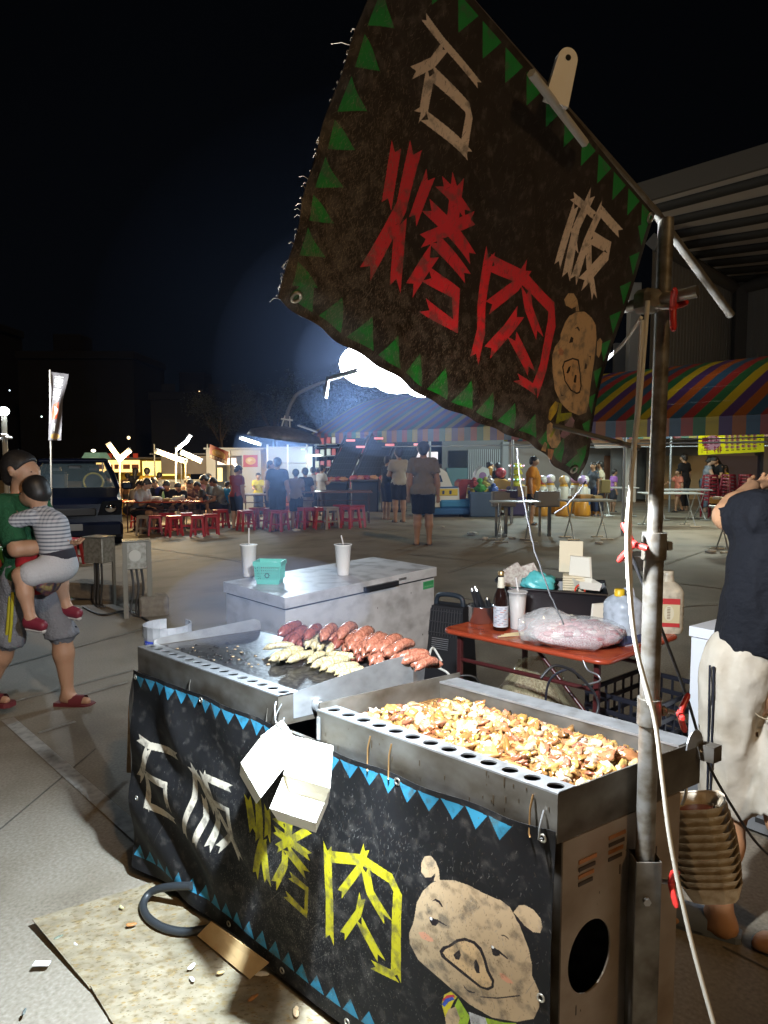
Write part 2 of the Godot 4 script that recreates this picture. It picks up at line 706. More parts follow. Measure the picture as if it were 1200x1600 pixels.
func person(label: String, feet: Vector3, yaw: float, tall: float, o: Dictionary, group := "") -> Node3D:
	# faces +z before it is turned by yaw degrees; its left is +x
	var who := thing("person", label, "person", feet, deg_to_rad(yaw), group)
	var h := tall
	var cell: float = o.get("cell", 0.024)
	var pose: String = o.get("pose", "stand")
	var girl: bool = o.get("girl", false)
	var wide := 0.93 if girl else 1.0
	wide *= float(o.get("wide", 1.0))
	var seat: float = o.get("seat", 0.47)
	var hip_y := 0.53 * h if pose != "sit" else seat + 0.055 * h
	var lean: float = deg_to_rad(o.get("lean", 3.0 if pose != "sit" else 14.0))
	var pelvis := Vector3(0, hip_y, 0)
	var up := Basis(Vector3.RIGHT, lean)
	var ub := func(x: float, y: float, z: float) -> Vector3:   # a point of the upper body, in heights
		return pelvis + up * Vector3(x * h * wide, (y - 0.53) * h, z * h)
	var skin: Array = o.get("skin", [0.42, 0.24, 0.15])
	var sm := paint(skin[0], skin[1], skin[2], 0.55)
	var bones := []
	var shirt := []
	var trousers := []
	var swell := 0.011 * tall / 1.7
	var add := func(list: Array, a: Vector3, b: Vector3, ra: float, rb: float, more := 0.0) -> void:
		list.append([a, b, ra * h + more, rb * h + more])
	# trunk
	var trunk := [[ub.call(-0.04, 0.535, 0), ub.call(0.04, 0.535, 0), 0.068, 0.068], [ub.call(-0.03, 0.62, 0.006), ub.call(0.03, 0.62, 0.006), 0.062, 0.062], [ub.call(-0.05, 0.735, 0), ub.call(0.05, 0.735, 0), 0.066, 0.066], [ub.call(0, 0.56, 0), ub.call(0, 0.75, 0), 0.07, 0.068], [ub.call(-0.085, 0.803, -0.004), ub.call(0.085, 0.803, -0.004), 0.038, 0.038]]
	for t in trunk:
		add.call(bones, t[0], t[1], t[2] * wide, t[3] * wide)
		add.call(shirt, t[0], t[1], t[2] * wide, t[3] * wide, swell)
	if o.get("belly", 0.0) > 0.0:
		add.call(bones, ub.call(0, 0.6, 0.02), ub.call(0, 0.68, 0.02), 0.07, 0.066, o.belly)
		add.call(shirt, ub.call(0, 0.57, 0.02), ub.call(0, 0.68, 0.02), 0.07, 0.066, o.belly + swell)
	# head
	var hr := up * Basis.from_euler(Vector3(deg_to_rad(o.get("nod", 8.0)) - lean * 0.4, deg_to_rad(o.get("look", 0.0)), 0))
	var hc: Vector3 = ub.call(0, 0.875, 0.004)
	var hd := func(x: float, y: float, z: float) -> Vector3:
		return hc + hr * (Vector3(x, y, z) * h)
	add.call(bones, ub.call(0, 0.81, -0.004), hd.call(0, 0.01, 0.0), 0.034, 0.031)
	add.call(bones, hd.call(0, 0.06, 0.004), hd.call(0, 0.07, -0.012), 0.052, 0.054)
	add.call(bones, hd.call(-0.006, 0.028, 0.03), hd.call(0.006, 0.05, 0.036), 0.03, 0.034)
	add.call(bones, hd.call(0, 0.055, 0.062), hd.call(0, 0.04, 0.07), 0.007, 0.009)
	for s in [-1, 1]:
		add.call(bones, hd.call(s * 0.055, 0.04, 0), hd.call(s * 0.057, 0.058, -0.004), 0.008, 0.011)
	# arms
	var arms: Array = o.get("arms", ["down", "down"])
	var sleeve: float = o.get("sleeve", 0.62)
	for i in 2:
		var s := -1.0 if i == 0 else 1.0
		var a: Array = ARMS[arms[i]]
		var mir := Vector3(s, 1, 1)
		var sh: Vector3 = ub.call(s * 0.1, 0.797, 0)
		var d1: Vector3 = (up * (a[0] * mir)).normalized()
		var el := sh + d1 * 0.168 * h
		var d2: Vector3 = (up * (a[1] * mir)).normalized()
		var wr := el + d2 * 0.148 * h
		add.call(bones, sh, el, 0.033, 0.026)
		add.call(bones, el, el.lerp(wr, 0.3), 0.026, 0.027)
		add.call(bones, el.lerp(wr, 0.3), wr, 0.027, 0.018)
		if sleeve > 0.0:
			var end := sh.lerp(el, minf(sleeve, 1.0))
			if sleeve > 1.0:
				add.call(shirt, sh, el, 0.036, 0.03, swell)
				shirt.append([el, wr, 0.03 * h + swell, 0.024 * h + swell, el.lerp(wr, sleeve - 1.0), d2])
			else:
				shirt.append([sh, el, 0.036 * h + swell, 0.035 * h + swell * 1.5, end, d1])
		var hb := Basis(Quaternion(Vector3.DOWN, d2)) * Basis(Vector3.UP, s * -0.6)
		put("hand", hand_mesh, sm, who, Transform3D(hb.scaled_local(Vector3(s * tall / 1.72, tall / 1.72, tall / 1.72)), wr + d2 * 0.004))
	# legs
	var bl: float = o.get("leg", 0.9)   # 1 is the knee, 2 the ankle
	for i in 2:
		var s := -1.0 if i == 0 else 1.0
		var hp := pelvis + Vector3(s * 0.05 * h, -0.01 * h, 0)
		var kn := hp + Vector3(s * 0.006, -0.25, 0.008) * h
		var an := kn + Vector3(s * 0.004, -0.232, -0.014) * h
		var toe := Vector3(s * 0.02, 0, 1)
		if pose == "sit":
			kn = hp + Vector3(s * 0.035, -0.02, 0.245) * h
			an = Vector3(kn.x, 0.042 * h, kn.z + (o.get("tuck", 0.03) if i == 0 else -0.08) * h)
		elif pose == "walk":
			var sw := 0.32 * s
			kn = hp + Vector3(0.004 * s, -0.245 * cos(sw), 0.245 * sin(sw) + 0.02) * h
			var sw2 := 0.26 * s - 0.18
			an = kn + Vector3(0, -0.232 * cos(sw2), 0.232 * sin(sw2)) * h
		elif pose == "wide":
			kn = hp + Vector3(s * 0.03, -0.247, 0.02) * h
			an = kn + Vector3(s * 0.02, -0.232, -0.03) * h
		add.call(bones, hp, kn, 0.056, 0.038)
		add.call(bones, kn, kn.lerp(an, 0.32), 0.038, 0.038)
		add.call(bones, kn.lerp(an, 0.32), an, 0.038, 0.021)
		var heel := Vector3(an.x, an.y - 0.024 * h, an.z - 0.016 * h)
		var tip := heel + toe.normalized() * 0.1 * h + Vector3(0, -0.004 * h, 0)
		add.call(bones, heel, tip, 0.02, 0.014)
		add.call(bones, an, heel.lerp(tip, 0.35), 0.021, 0.02)
		if bl > 0.0:
			var flare: float = o.get("flare", 0.014)
			if bl <= 1.0:
				var dn := (kn - hp).normalized()
				trousers.append([hp, kn, 0.062 * h + swell, 0.046 * h + flare, hp.lerp(kn, bl), dn])
			else:
				add.call(trousers, hp, kn, 0.06, 0.042, swell)
				trousers.append([kn, an, 0.043 * h + flare, 0.04 * h + flare, kn.lerp(an, bl - 1.0), (an - kn).normalized()])
		var shoe: Array = o.get("shoe", [0.03, 0.03, 0.035])
		var sh_mesh := Shape.new()
		var sole := []
		for e in [[-0.032, 1.0], [0.0, 1.12], [0.06, 1.25], [0.108, 1.2], [0.126, 0.7]]:
			sole.append(Vector2(e[1] * 0.026 * h, e[0] * h))
		for e in range(4, -1, -1):
			sole.append(Vector2(-sole[e].x, sole[e].y))
		sh_mesh.plate(sole, Transform3D(Basis(Vector3(1, 0, 0), Vector3(0, 0, 1), Vector3(0, -1, 0)), Vector3.ZERO), 0.016 * h)
		sh_mesh.soft = 1
		var strap := []
		for j in 7:
			var g := PI * j / 6.0
			strap.append(Vector3(-cos(g) * 0.029 * h, sin(g) * 0.036 * h, 0.062 * h))
		for j in 6:
			var w := Vector3(0, 0, 0.028 * h)
			sh_mesh.quad(strap[j + 1] + w, strap[j] + w, strap[j] - w, strap[j + 1] - w)
			var u: Vector3 = Vector3(0, 0.004 * h, 0)
			sh_mesh.quad(strap[j] + w + u, strap[j + 1] + w + u, strap[j + 1] - w + u, strap[j] - w + u)
		put("slipper", sh_mesh, paint(shoe[0], shoe[1], shoe[2], 0.7), who, Transform3D(Basis(), Vector3(heel.x, heel.y - 0.02 * h, heel.z)))
	put("body", flesh(bones, cell, 0.018 * h), sm, who)
	# clothes
	var hem: float = o.get("hem", 0.5)
	var hp0: Vector3 = ub.call(0, hem, 0)
	for t in shirt:
		if t.size() == 4:
			t.append_array([hp0, up * Vector3.DOWN])
	if hem < 0.53:
		shirt.append([ub.call(-0.045, 0.53, 0), ub.call(-0.045, hem - 0.03, 0), 0.068 * h * wide + swell, 0.07 * h * wide + swell, hp0, up * Vector3.DOWN])
		shirt.append([ub.call(0.045, 0.53, 0), ub.call(0.045, hem - 0.03, 0), 0.068 * h * wide + swell, 0.07 * h * wide + swell, hp0, up * Vector3.DOWN])
	var sc: Array = o.get("shirt", [0.2, 0.2, 0.2])
	var sm2: Material = o.shirt_mat if o.has("shirt_mat") else paint(sc[0], sc[1], sc[2], 0.85, 0.0, 0.5, 5.0)
	put("shirt", flesh(shirt, cell, 0.014 * h, 0.009), sm2, who)
	var tc: Array = o.get("bottom", [0.03, 0.03, 0.05])
	if bl > 0.0:
		for s in [-1, 1]:
			trousers.append([pelvis + Vector3(s * 0.035 * h, 0.015 * h, 0), pelvis + Vector3(s * 0.045 * h, -0.02 * h, 0), 0.068 * h * wide + swell * 0.7, 0.066 * h * wide + swell * 0.7, pelvis + up * Vector3(0, 0.045 * h, 0), up * Vector3.UP])
		put("skirt" if o.get("skirt", false) else "shorts" if bl < 1.4 else "trousers", flesh(trousers, cell, (0.09 if o.get("skirt", false) else 0.02) * h, 0.009), paint(tc[0], tc[1], tc[2], 0.85, 0.0, 0.5, 5.0), who)
	# hair
	var hair := []
	var hn: Vector3 = hr * Vector3(0, -0.62, 0.78)
	var hpnt: Vector3 = hd.call(0, 0.075, 0.03)
	hair.append([hd.call(0, 0.068, 0.002), hd.call(0, 0.072, -0.014), 0.06 * h, 0.061 * h, hpnt, hn])
	hair.append([hd.call(0, 0.03, -0.03), hd.call(0, 0.06, -0.025), 0.042 * h, 0.05 * h, hpnt, hn])
	if o.get("hair", "short") == "long":
		hair.append([hd.call(0, 0.05, -0.035), hd.call(0, -0.1, -0.05), 0.045 * h, 0.03 * h])
	elif o.get("hair", "short") == "pony":
		hair.append([hd.call(0, 0.07, -0.06), hd.call(0, 0.0, -0.085), 0.02 * h, 0.012 * h])
	elif o.get("hair", "short") == "bun":
		hair.append([hd.call(0, 0.09, -0.06), hd.call(0, 0.095, -0.07), 0.022 * h, 0.02 * h])
	put("hair", flesh(hair, minf(cell, 0.02), 0.01 * h), paint(0.012, 0.01, 0.009, 0.5, 0.0, 0.25, 14.0), who)
	var eye := Shape.new()
	eye.ball(Vector3.ZERO, Vector3(0.0085, 0.0055, 0.004) * tall / 1.7, 8)
	var em := eye.done()
	for s in [-1, 1]:
		put("eye", em, paint(0.02, 0.015, 0.012, 0.3), who, Transform3D(hr, hd.call(s * 0.0215, 0.055, 0.0565)))
	var lip := Shape.new()
	lip.ball(Vector3.ZERO, Vector3(0.014, 0.004, 0.004) * tall / 1.7, 8)
	put("mouth", lip, paint(0.3, 0.1, 0.08, 0.5), who, Transform3D(hr, hd.call(0, 0.026, 0.0655)))
	return who

# ---------- the grill cart ----------
const ORDER := ["first", "second", "third", "fourth", "fifth", "sixth", "seventh", "eighth", "ninth", "tenth", "eleventh", "twelfth", "thirteenth", "fourteenth", "fifteenth", "sixteenth", "seventeenth", "eighteenth", "nineteenth", "twentieth"]
const CART := Vector3(-0.921, 0, -2.702)
const ALONG := Vector3(0.7341, 0, 0.679)
const BACK := Vector3(0.826, 0, -0.564)
const OUT := Vector3(-0.679, 0, 0.7341)

func on_cart(u: float, w: float, y: float) -> Vector3:   # u along the front from its left end, w back from the front
	return CART + ALONG * u + BACK * w + Vector3.UP * y

func block(s: Shape, u0: float, u1: float, w0: float, w1: float, y0: float, y1: float) -> Shape:
	return s.hexa([on_cart(u0, w0, y0), on_cart(u1, w0, y0), on_cart(u1, w1, y0), on_cart(u0, w1, y0), on_cart(u0, w0, y1), on_cart(u1, w0, y1), on_cart(u1, w1, y1), on_cart(u0, w1, y1)])

func holed_ledge(u0: float, u1: float, w0: float, w1: float, y: float, n: int, r: float, s: Shape) -> void:
	var t := 0.004
	for i in n:
		var a := lerpf(u0, u1, float(i) / n)
		var b := lerpf(u0, u1, float(i + 1) / n)
		var c := Vector2((a + b) / 2, (w0 + w1) / 2)
		var ring := []
		var edge := []
		for k in 24:
			var d := Vector2.from_angle(TAU * k / 24)
			ring.append(c + d * r)
			var e := d / maxf(absf(d.x) / ((b - a) / 2), absf(d.y) / ((w1 - w0) / 2))
			edge.append(c + e)
		for corner in [[Vector2(b, w1)], [Vector2(a, w1)], [Vector2(a, w0)], [Vector2(b, w0)]]:
			var best := 0
			for k in 24:
				if edge[k].distance_to(corner[0]) < edge[best].distance_to(corner[0]): best = k
			edge[best] = corner[0]
		for k in 24:
			var m := (k + 1) % 24
			s.quad(on_cart(ring[k].x, ring[k].y, y), on_cart(edge[k].x, edge[k].y, y), on_cart(edge[m].x, edge[m].y, y), on_cart(ring[m].x, ring[m].y, y))
			s.quad(on_cart(ring[m].x, ring[m].y, y - t), on_cart(ring[m].x, ring[m].y, y), on_cart(ring[k].x, ring[k].y, y), on_cart(ring[k].x, ring[k].y, y - t))
			s.quad(on_cart(ring[m].x, ring[m].y, y - t), on_cart(edge[m].x, edge[m].y, y - t), on_cart(edge[k].x, edge[k].y, y - t), on_cart(ring[k].x, ring[k].y, y - t))
	s.quad(on_cart(u0, w0, y - t), on_cart(u1, w0, y - t), on_cart(u1, w0, y), on_cart(u0, w0, y))

func wing_handle(parent: Node, c: Vector3, ax: Vector3, spin := 0.0) -> void:   # a red three-armed clamp handle on its bolt
	var b := Basis(Quaternion(Vector3.BACK, ax.normalized())) * Basis(Vector3.BACK, spin)
	var red := paint(0.5, 0.03, 0.025, 0.35)
	var h := Shape.new()
	h.ball(Vector3.ZERO, Vector3(0.011, 0.011, 0.009), 10)
	for k in 3:
		var d := Vector3(cos(TAU * k / 3), sin(TAU * k / 3), 0.0)
		h.tube([d * 0.004, d * 0.02 + Vector3(0, 0, 0.003), d * 0.042 + Vector3(0, 0, 0.009), d * 0.05 + Vector3(0, 0, 0.011)], [0.0075, 0.007, 0.0072, 0.004], 10)
	var grip := put("clamp_handle", h, red, parent, Transform3D(b, c + ax.normalized() * 0.03))
	put("clamp_bolt", Shape.new().tube([Vector3(0, 0, -0.045), Vector3(0, 0, 0.004)], 0.0055, 8), mats.steel, grip)

func build_cart() -> void:
	mats.steel = worn("steel", [[0.0, 0.22, 0.215, 0.2], [0.4, 0.32, 0.325, 0.33], [0.6, 0.36, 0.365, 0.37], [1.0, 0.42, 0.425, 0.43]], 0.4, 0.7, 2.2, 0.02)
	mats.greasy = worn("greasy_steel", [[0.0, 0.035, 0.024, 0.014], [0.3, 0.085, 0.072, 0.056], [0.5, 0.125, 0.114, 0.096], [0.7, 0.16, 0.15, 0.135], [1.0, 0.23, 0.225, 0.21]], 0.42, 0.55, 1.7, 0.04, 0.008)
	mats.brown_panel = worn("brown_panel", [[0.0, 0.14, 0.095, 0.06], [0.4, 0.24, 0.185, 0.14], [0.58, 0.29, 0.235, 0.19], [1.0, 0.36, 0.31, 0.27]], 0.42, 0.45, 1.2, 0.03, 0.007)
	mats.griddle = worn("griddle_black", [[0.0, 0.006, 0.006, 0.007], [0.5, 0.014, 0.013, 0.014], [0.7, 0.035, 0.032, 0.03], [1.0, 0.05, 0.045, 0.04]], 0.33, 0.0, 4.0, 0.06, 0.02)
	var cab := thing("grill_cart", "long steel cart cabinet under the two cooking trays", "cart")
	var s := Shape.new()
	block(s, 0.02, 1.71, 0.03, 0.045, 0.12, 0.765)
	block(s, 0.02, 1.71, 0.425, 0.44, 0.12, 0.765)
	block(s, 0.02, 0.035, 0.045, 0.425, 0.12, 0.765)
	put("cabinet_body", s, mats.greasy, cab)
	put("bottom_shelf", block(Shape.new(), 0.036, 1.7, 0.046, 0.424, 0.12, 0.135), mats.greasy, cab)
	# the right end: a sheet with a round hole and two groups of vent slots
	var pn := Shape.new()
	var ring := []
	var edge := []
	var hole := Vector2(0.115, 0.47)
	for k in 32:
		var d := Vector2.from_angle(TAU * k / 32)
		ring.append(hole + d * Vector2(0.072, 0.085))
		var far := minf((0.44 - hole.x) / maxf(d.x, 1e-6) if d.x > 0 else (0.02 - hole.x) / minf(d.x, -1e-6), (0.765 - hole.y) / maxf(d.y, 1e-6) if d.y > 0 else (0.04 - hole.y) / minf(d.y, -1e-6))
		edge.append(hole + d * far)
	for corner in [Vector2(0.44, 0.765), Vector2(0.02, 0.765), Vector2(0.02, 0.04), Vector2(0.44, 0.04)]:
		var best := 0
		for k in 32:
			if edge[k].distance_to(corner) < edge[best].distance_to(corner): best = k
		edge[best] = corner
	for k in 32:
		var m := (k + 1) % 32
		for side in 2:
			var u := 1.757 if side == 0 else 1.753
			var q := [on_cart(u, ring[k].x, ring[k].y), on_cart(u, edge[k].x, edge[k].y), on_cart(u, edge[m].x, edge[m].y), on_cart(u, ring[m].x, ring[m].y)]
			if side == 0: pn.quad(q[0], q[1], q[2], q[3])
			else: pn.quad(q[3], q[2], q[1], q[0])
		pn.quad(on_cart(1.757, ring[m].x, ring[m].y), on_cart(1.753, ring[m].x, ring[m].y), on_cart(1.753, ring[k].x, ring[k].y), on_cart(1.757, ring[k].x, ring[k].y))
		pn.quad(on_cart(1.757, edge[k].x, edge[k].y), on_cart(1.753, edge[k].x, edge[k].y), on_cart(1.753, edge[m].x, edge[m].y), on_cart(1.757, edge[m].x, edge[m].y))
	var panel := put("end_panel", pn, mats.brown_panel, cab)
	put("panel_flange", block(Shape.new(), 1.715, 1.752, 0.021, 0.03, 0.04, 0.765), mats.greasy, cab)
	put("corner_post", block(Shape.new(), 1.70, 1.752, 0.4, 0.435, 0.0, 0.76), mats.greasy, cab)
	for u in [0.05, 0.9]:
		put("leg", block(Shape.new(), u, u + 0.035, 0.06, 0.095, 0.0, 0.12), mats.greasy, cab)
		put("leg", block(Shape.new(), u, u + 0.035, 0.38, 0.415, 0.0, 0.12), mats.greasy, cab)
	put("inner_wall", block(Shape.new(), 1.3, 1.31, 0.05, 0.42, 0.136, 0.76), paint(0.01, 0.01, 0.01, 0.9), cab)
	for g in [[0.07, 0.70], [0.17, 0.725]]:
		for r in 4:
			var slot := Shape.new()
			block(slot, 1.7575, 1.7595, g[0], g[0] + 0.058 - 0.004 * r, g[1] - r * 0.017, g[1] - r * 0.017 + 0.0085)
			put("vent_slot", slot, paint(0.42, 0.17, 0.06, 0.35, 0.7) if r % 2 == 0 else paint(0.03, 0.018, 0.01, 0.5), cab)
	for k in 26:
		var w := rng.randf_range(0.04, 0.42)
		var y := rng.randf_range(0.15, 0.7)
		if Vector2(w, y).distance_to(hole) > 0.1:
			var sp := Shape.new()
			var hw := rng.randf_range(0.001, 0.004)
			block(sp, 1.7572, 1.7578, w, w + hw, y, y + hw * rng.randf_range(1, 7))
			put("grease_spot", sp, paint(0.035, 0.02, 0.012, 0.4), panel)
	# left tray: the griddle with the sausages
	var a := thing("sausage_griddle", "steel tray with black griddle plate and a row of front holes, under the sausages", "griddle")
	s = Shape.new()
	block(s, 0.0, 0.825, 0.0, 0.005, 0.785, 0.876)
	block(s, 0.0, 0.004, 0.005, 0.5, 0.785, 0.876)
	block(s, 0.821, 0.825, 0.005, 0.5, 0.785, 0.876)
	block(s, 0.004, 0.821, 0.49, 0.495, 0.785, 0.876)
	put("tray_wall", s, mats.greasy, a)
	s = Shape.new()
	holed_ledge(0.0, 0.825, 0.0, 0.072, 0.88, 16, 0.0165, s)
	put("burner_ledge", s, mats.steel, a)
	put("griddle_plate", block(Shape.new(), 0.004, 0.821, 0.074, 0.489, 0.862, 0.874), mats.griddle, a)
	put("tray_floor", block(Shape.new(), 0.004, 0.821, 0.006, 0.489, 0.788, 0.8), paint(0.012, 0.011, 0.01, 0.8), a)
	for u in [0.0, 0.8265]:
		var poly := [Vector2(0.05, 0.8), Vector2(0.5, 0.8), Vector2(0.5, 0.905), Vector2(0.492, 0.92), Vector2(0.472, 0.927), Vector2(0.40, 0.925), Vector2(0.08, 0.884), Vector2(0.05, 0.878)]
		if u == 0.0:
			poly = [Vector2(0.06, 0.87), Vector2(0.5, 0.87), Vector2(0.5, 0.9), Vector2(0.492, 0.916), Vector2(0.472, 0.923), Vector2(0.08, 0.9), Vector2(0.06, 0.895)]
		put("side_guard", Shape.new().plate(poly, Transform3D(Basis(BACK, Vector3.UP, ALONG), on_cart(u - 0.0015, 0, 0)), 0.003), mats.steel, a)
	var valve := put("valve", Shape.new().tube([on_cart(0.827, 0.13, 0.828), on_cart(0.842, 0.13, 0.828)], 0.021, 14), mats.steel, a)
	put("valve_nozzle", Shape.new().tube([on_cart(0.842, 0.13, 0.83), on_cart(0.86, 0.125, 0.828), on_cart(0.882, 0.115, 0.815)], [0.012, 0.009, 0.006], 10), mats.steel, valve)
	s = Shape.new()
	for u in [0.36, 0.78]:
		s = Shape.new()
		s.tube([on_cart(u, -0.004, 0.83), on_cart(u, -0.008, 0.81), on_cart(u + 0.003, -0.01, 0.79)], 0.0018, 6)
		put("wire_hook", s, mats.greasy, a)
	for k in 60:   # burnt scraps on the plate
		var scrap := Vector2(rng.randfn(0.22, 0.09), rng.randfn(0.14, 0.05)) if k < 46 else Vector2(rng.randf_range(0.15, 0.75), rng.randf_range(0.1, 0.3))
		if scrap.y < 0.085 or scrap.x < 0.02: continue
		var r := rng.randf_range(0.003, 0.009)
		put("burnt_scrap", Shape.new().ball(on_cart(scrap.x, scrap.y, 0.8745), Vector3(r, r * 0.5, r * 0.7), 6), paint(0.012, 0.01, 0.01, 0.6) if k < 38 else paint(0.3, 0.22, 0.13, 0.5), a)
	# right tray: the pan of fried meat
	var b := thing("meat_pan", "deep steel tray with thirteen round front holes, full of fried meat", "pan")
	s = Shape.new()
	block(s, 0.998, 1.757, 0.0, 0.005, 0.768, 0.876)
	block(s, 0.998, 1.002, 0.005, 0.52, 0.768, 0.898)
	block(s, 1.753, 1.757, 0.005, 0.52, 0.768, 0.88)
	block(s, 1.002, 1.753, 0.5, 0.505, 0.768, 0.876)
	put("tray_wall", s, mats.greasy, b)
	s = Shape.new()
	holed_ledge(0.998, 1.757, 0.0, 0.062, 0.88, 13, 0.0175, s)
	put("burner_ledge", s, mats.steel, b)
	put("pan_front", block(Shape.new(), 1.002, 1.753, 0.062, 0.065, 0.8, 0.878), mats.greasy, b)
	put("pan_floor", block(Shape.new(), 1.002, 1.753, 0.066, 0.44, 0.8, 0.81), mats.griddle, b)
	put("tray_floor", block(Shape.new(), 1.002, 1.753, 0.006, 0.06, 0.77, 0.78), paint(0.012, 0.011, 0.01, 0.8), b)
	put("back_ledge", block(Shape.new(), 1.003, 1.752, 0.435, 0.506, 0.878, 0.884), mats.steel, b)
	put("pan_back", block(Shape.new(), 1.003, 1.752, 0.437, 0.44, 0.81, 0.877), mats.greasy, b)
	put("end_bar", block(Shape.new(), 1.74, 1.80, 0.5, 0.535, 0.835, 0.875), mats.greasy, b)
	var ear := []
	for k in 9:
		var g := PI * k / 8.0
		ear.append(Vector2(0.485 + cos(g) * 0.035, 0.87 + sin(g) * 0.045))
	put("end_guard", Shape.new().plate(ear, Transform3D(Basis(BACK, Vector3.UP, ALONG), on_cart(1.762, 0, 0)), 0.003), mats.steel, b)
	put("latch", block(Shape.new(), 1.003, 1.012, -0.006, -0.001, 0.795, 0.86), mats.steel, b)
	s = Shape.new()
	for u in [1.21, 1.285, 1.70]:
		s.tube([on_cart(u, -0.004, 0.86), on_cart(u, -0.012, 0.83), on_cart(u, -0.014, 0.775), on_cart(u + 0.006, -0.018, 0.77)], 0.0024, 6)
	put("wire_hook", s, paint(0.35, 0.2, 0.08, 0.4, 0.8), b)
	for k in 34:
		var u := rng.randf_range(1.02, 1.74)
		var y := rng.randf_range(0.785, 0.865)
		var r := rng.randf_range(0.001, 0.003)
		put("grease_spot", block(Shape.new(), u, u + r, -0.0012, -0.0002, y, y + r * rng.randf_range(1, 8)), paint(0.04, 0.025, 0.012, 0.4), b)

func build_meat() -> void:
	var heap := thing("fried_meat", "heap of fried meat pieces in brown sauce filling the right tray", "food")
	heap.set_meta("kind", "stuff")
	var bed := Shape.new()
	var f := FastNoiseLite.new()
	f.seed = 3
	f.frequency = 9.0
	var g := func(u: float, v: float) -> Vector3:
		var uu := lerpf(1.004, 1.751, u)
		var ww := lerpf(0.434, 0.068, v)
		var edge := minf(minf(u, 1 - u) * 0.75, minf(v, 1 - v) * 0.37)
		var left := smoothstep(0.0, 0.2, u - (0.5 - v) * 0.14)
		return on_cart(uu, ww, 0.832 + left * 0.022 * smoothstep(0.0, 0.09, edge) + f.get_noise_2d(uu, ww) * 0.008)
	bed.sheet(48, 26, g, 0.006)
	put("sauce_bed", bed, worn("sauce", [[0.0, 0.05, 0.02, 0.006], [0.5, 0.16, 0.075, 0.022], [1.0, 0.32, 0.18, 0.06]], 0.16, 0.0, 9.0, 0.3, 0.03), heap).set_meta("kind", "stuff")
	var tones := [[0.44, 0.27, 0.1], [0.52, 0.38, 0.17], [0.34, 0.18, 0.065], [0.66, 0.58, 0.42], [0.5, 0.32, 0.13], [0.28, 0.11, 0.05], [0.6, 0.48, 0.32], [0.42, 0.18, 0.11]]
	for v in 8:
		var s := Shape.new()
		s.soft = 1
		var n := FastNoiseLite.new()
		n.seed = 40 + v
		n.frequency = 0.6
		var long: float = [1.0, 1.35, 1.7, 0.9, 1.2, 1.5, 1.1, 1.25][v]
		var pts := []
		for i in 7:
			var row := []
			for j in 10:
				var p := Vector3(cos(TAU * j / 10) * sin(PI * i / 6), cos(PI * i / 6), sin(TAU * j / 10) * sin(PI * i / 6))
				var r := 1.0 + n.get_noise_3dv(p * 1.8) * 0.85 + n.get_noise_3dv(p * 4.0 + Vector3.ONE * 9) * 0.4
				row.append(p * r * Vector3(long, [0.6, 0.5, 0.5, 0.66, 0.42, 0.48, 0.56, 0.5][v], [0.85, 0.72, 0.62, 0.85, 0.95, 0.6, 0.75, 0.85][v]))
			pts.append(row)
		for i in 6:
			for j in 10:
				s.quad(pts[i][j], pts[i][(j + 1) % 10], pts[i + 1][(j + 1) % 10], pts[i + 1][j])
		var mm := MultiMesh.new()
		mm.transform_format = MultiMesh.TRANSFORM_3D
		mm.use_colors = true
		mm.mesh = s.done()
		mm.instance_count = 125
		for k in 125:
			var u := rng.randf_range(0.025, 0.968)
			var w := rng.randf_range(0.05, 0.93)
			var p: Vector3 = g.call(u, w)
			var keep := smoothstep(0.0, 0.14, u - (0.5 - w) * 0.14)
			if rng.randf() > keep * 1.1 + 0.02:
				u = rng.randf_range(0.25, 0.965)
				p = g.call(u, w)
			var r := rng.randf_range(0.01, 0.021) * (0.8 if v == 5 else 1.0)
			p.y += rng.randf_range(-0.004, 0.014)
			var bs := Basis.from_euler(Vector3(rng.randf_range(-0.7, 0.7), rng.randf() * TAU, rng.randf_range(-0.7, 0.7))).scaled(Vector3.ONE * r)
			mm.set_instance_transform(k, Transform3D(bs, p))
			var t: Array = tones[v]
			var sh := rng.randf_range(0.5, 0.98)
			mm.set_instance_color(k, Color(t[0] * sh, t[1] * sh * rng.randf_range(0.88, 1.06), t[2] * sh * rng.randf_range(0.75, 1.15)))
		var mi := MultiMeshInstance3D.new()
		mi.name = "meat_pieces"
		mi.multimesh = mm
		var mt := worn("meat_skin", [[0.0, 0.5, 0.33, 0.2], [0.4, 0.85, 0.74, 0.58], [0.55, 0.97, 0.94, 0.86], [1.0, 1.0, 1.0, 1.0]], 0.24, 0.0, 0.55, 0.0, 0.03)
		mt.vertex_color_use_as_albedo = true
		mt.clearcoat_enabled = true
		mt.clearcoat = 0.5
		mt.clearcoat_roughness = 0.2
		mi.material_override = mt
		mi.set_meta("kind", "stuff")
		heap.add_child(mi, true)

func sausage_mesh(v: int) -> Mesh:   # along x, one unit long, plump, bent, with knotted ends
	var s := Shape.new()
	var path := []
	var rad := []
	var f := FastNoiseLite.new()
	f.seed = v
	f.frequency = 3.0
	for i in 13:
		var t := i / 12.0 * 2.0 - 1.0
		path.append(Vector3(t * 0.5, (1 - t * t) * [0.05, 0.09, 0.02, 0.12][v], f.get_noise_1d(i) * 0.03))
		var r := 0.118 * pow(maxf(0.0, 1.0 - pow(absf(t), 5.0)), 0.5)
		rad.append(maxf(r * (1.0 + f.get_noise_1d(i * 3.7) * 0.16), 0.016))
	s.tube(path, rad, 12)
	s.tube([path[0], path[0] - Vector3(0.03, 0.004, 0)], [0.02, 0.026], 6)
	return s.done()

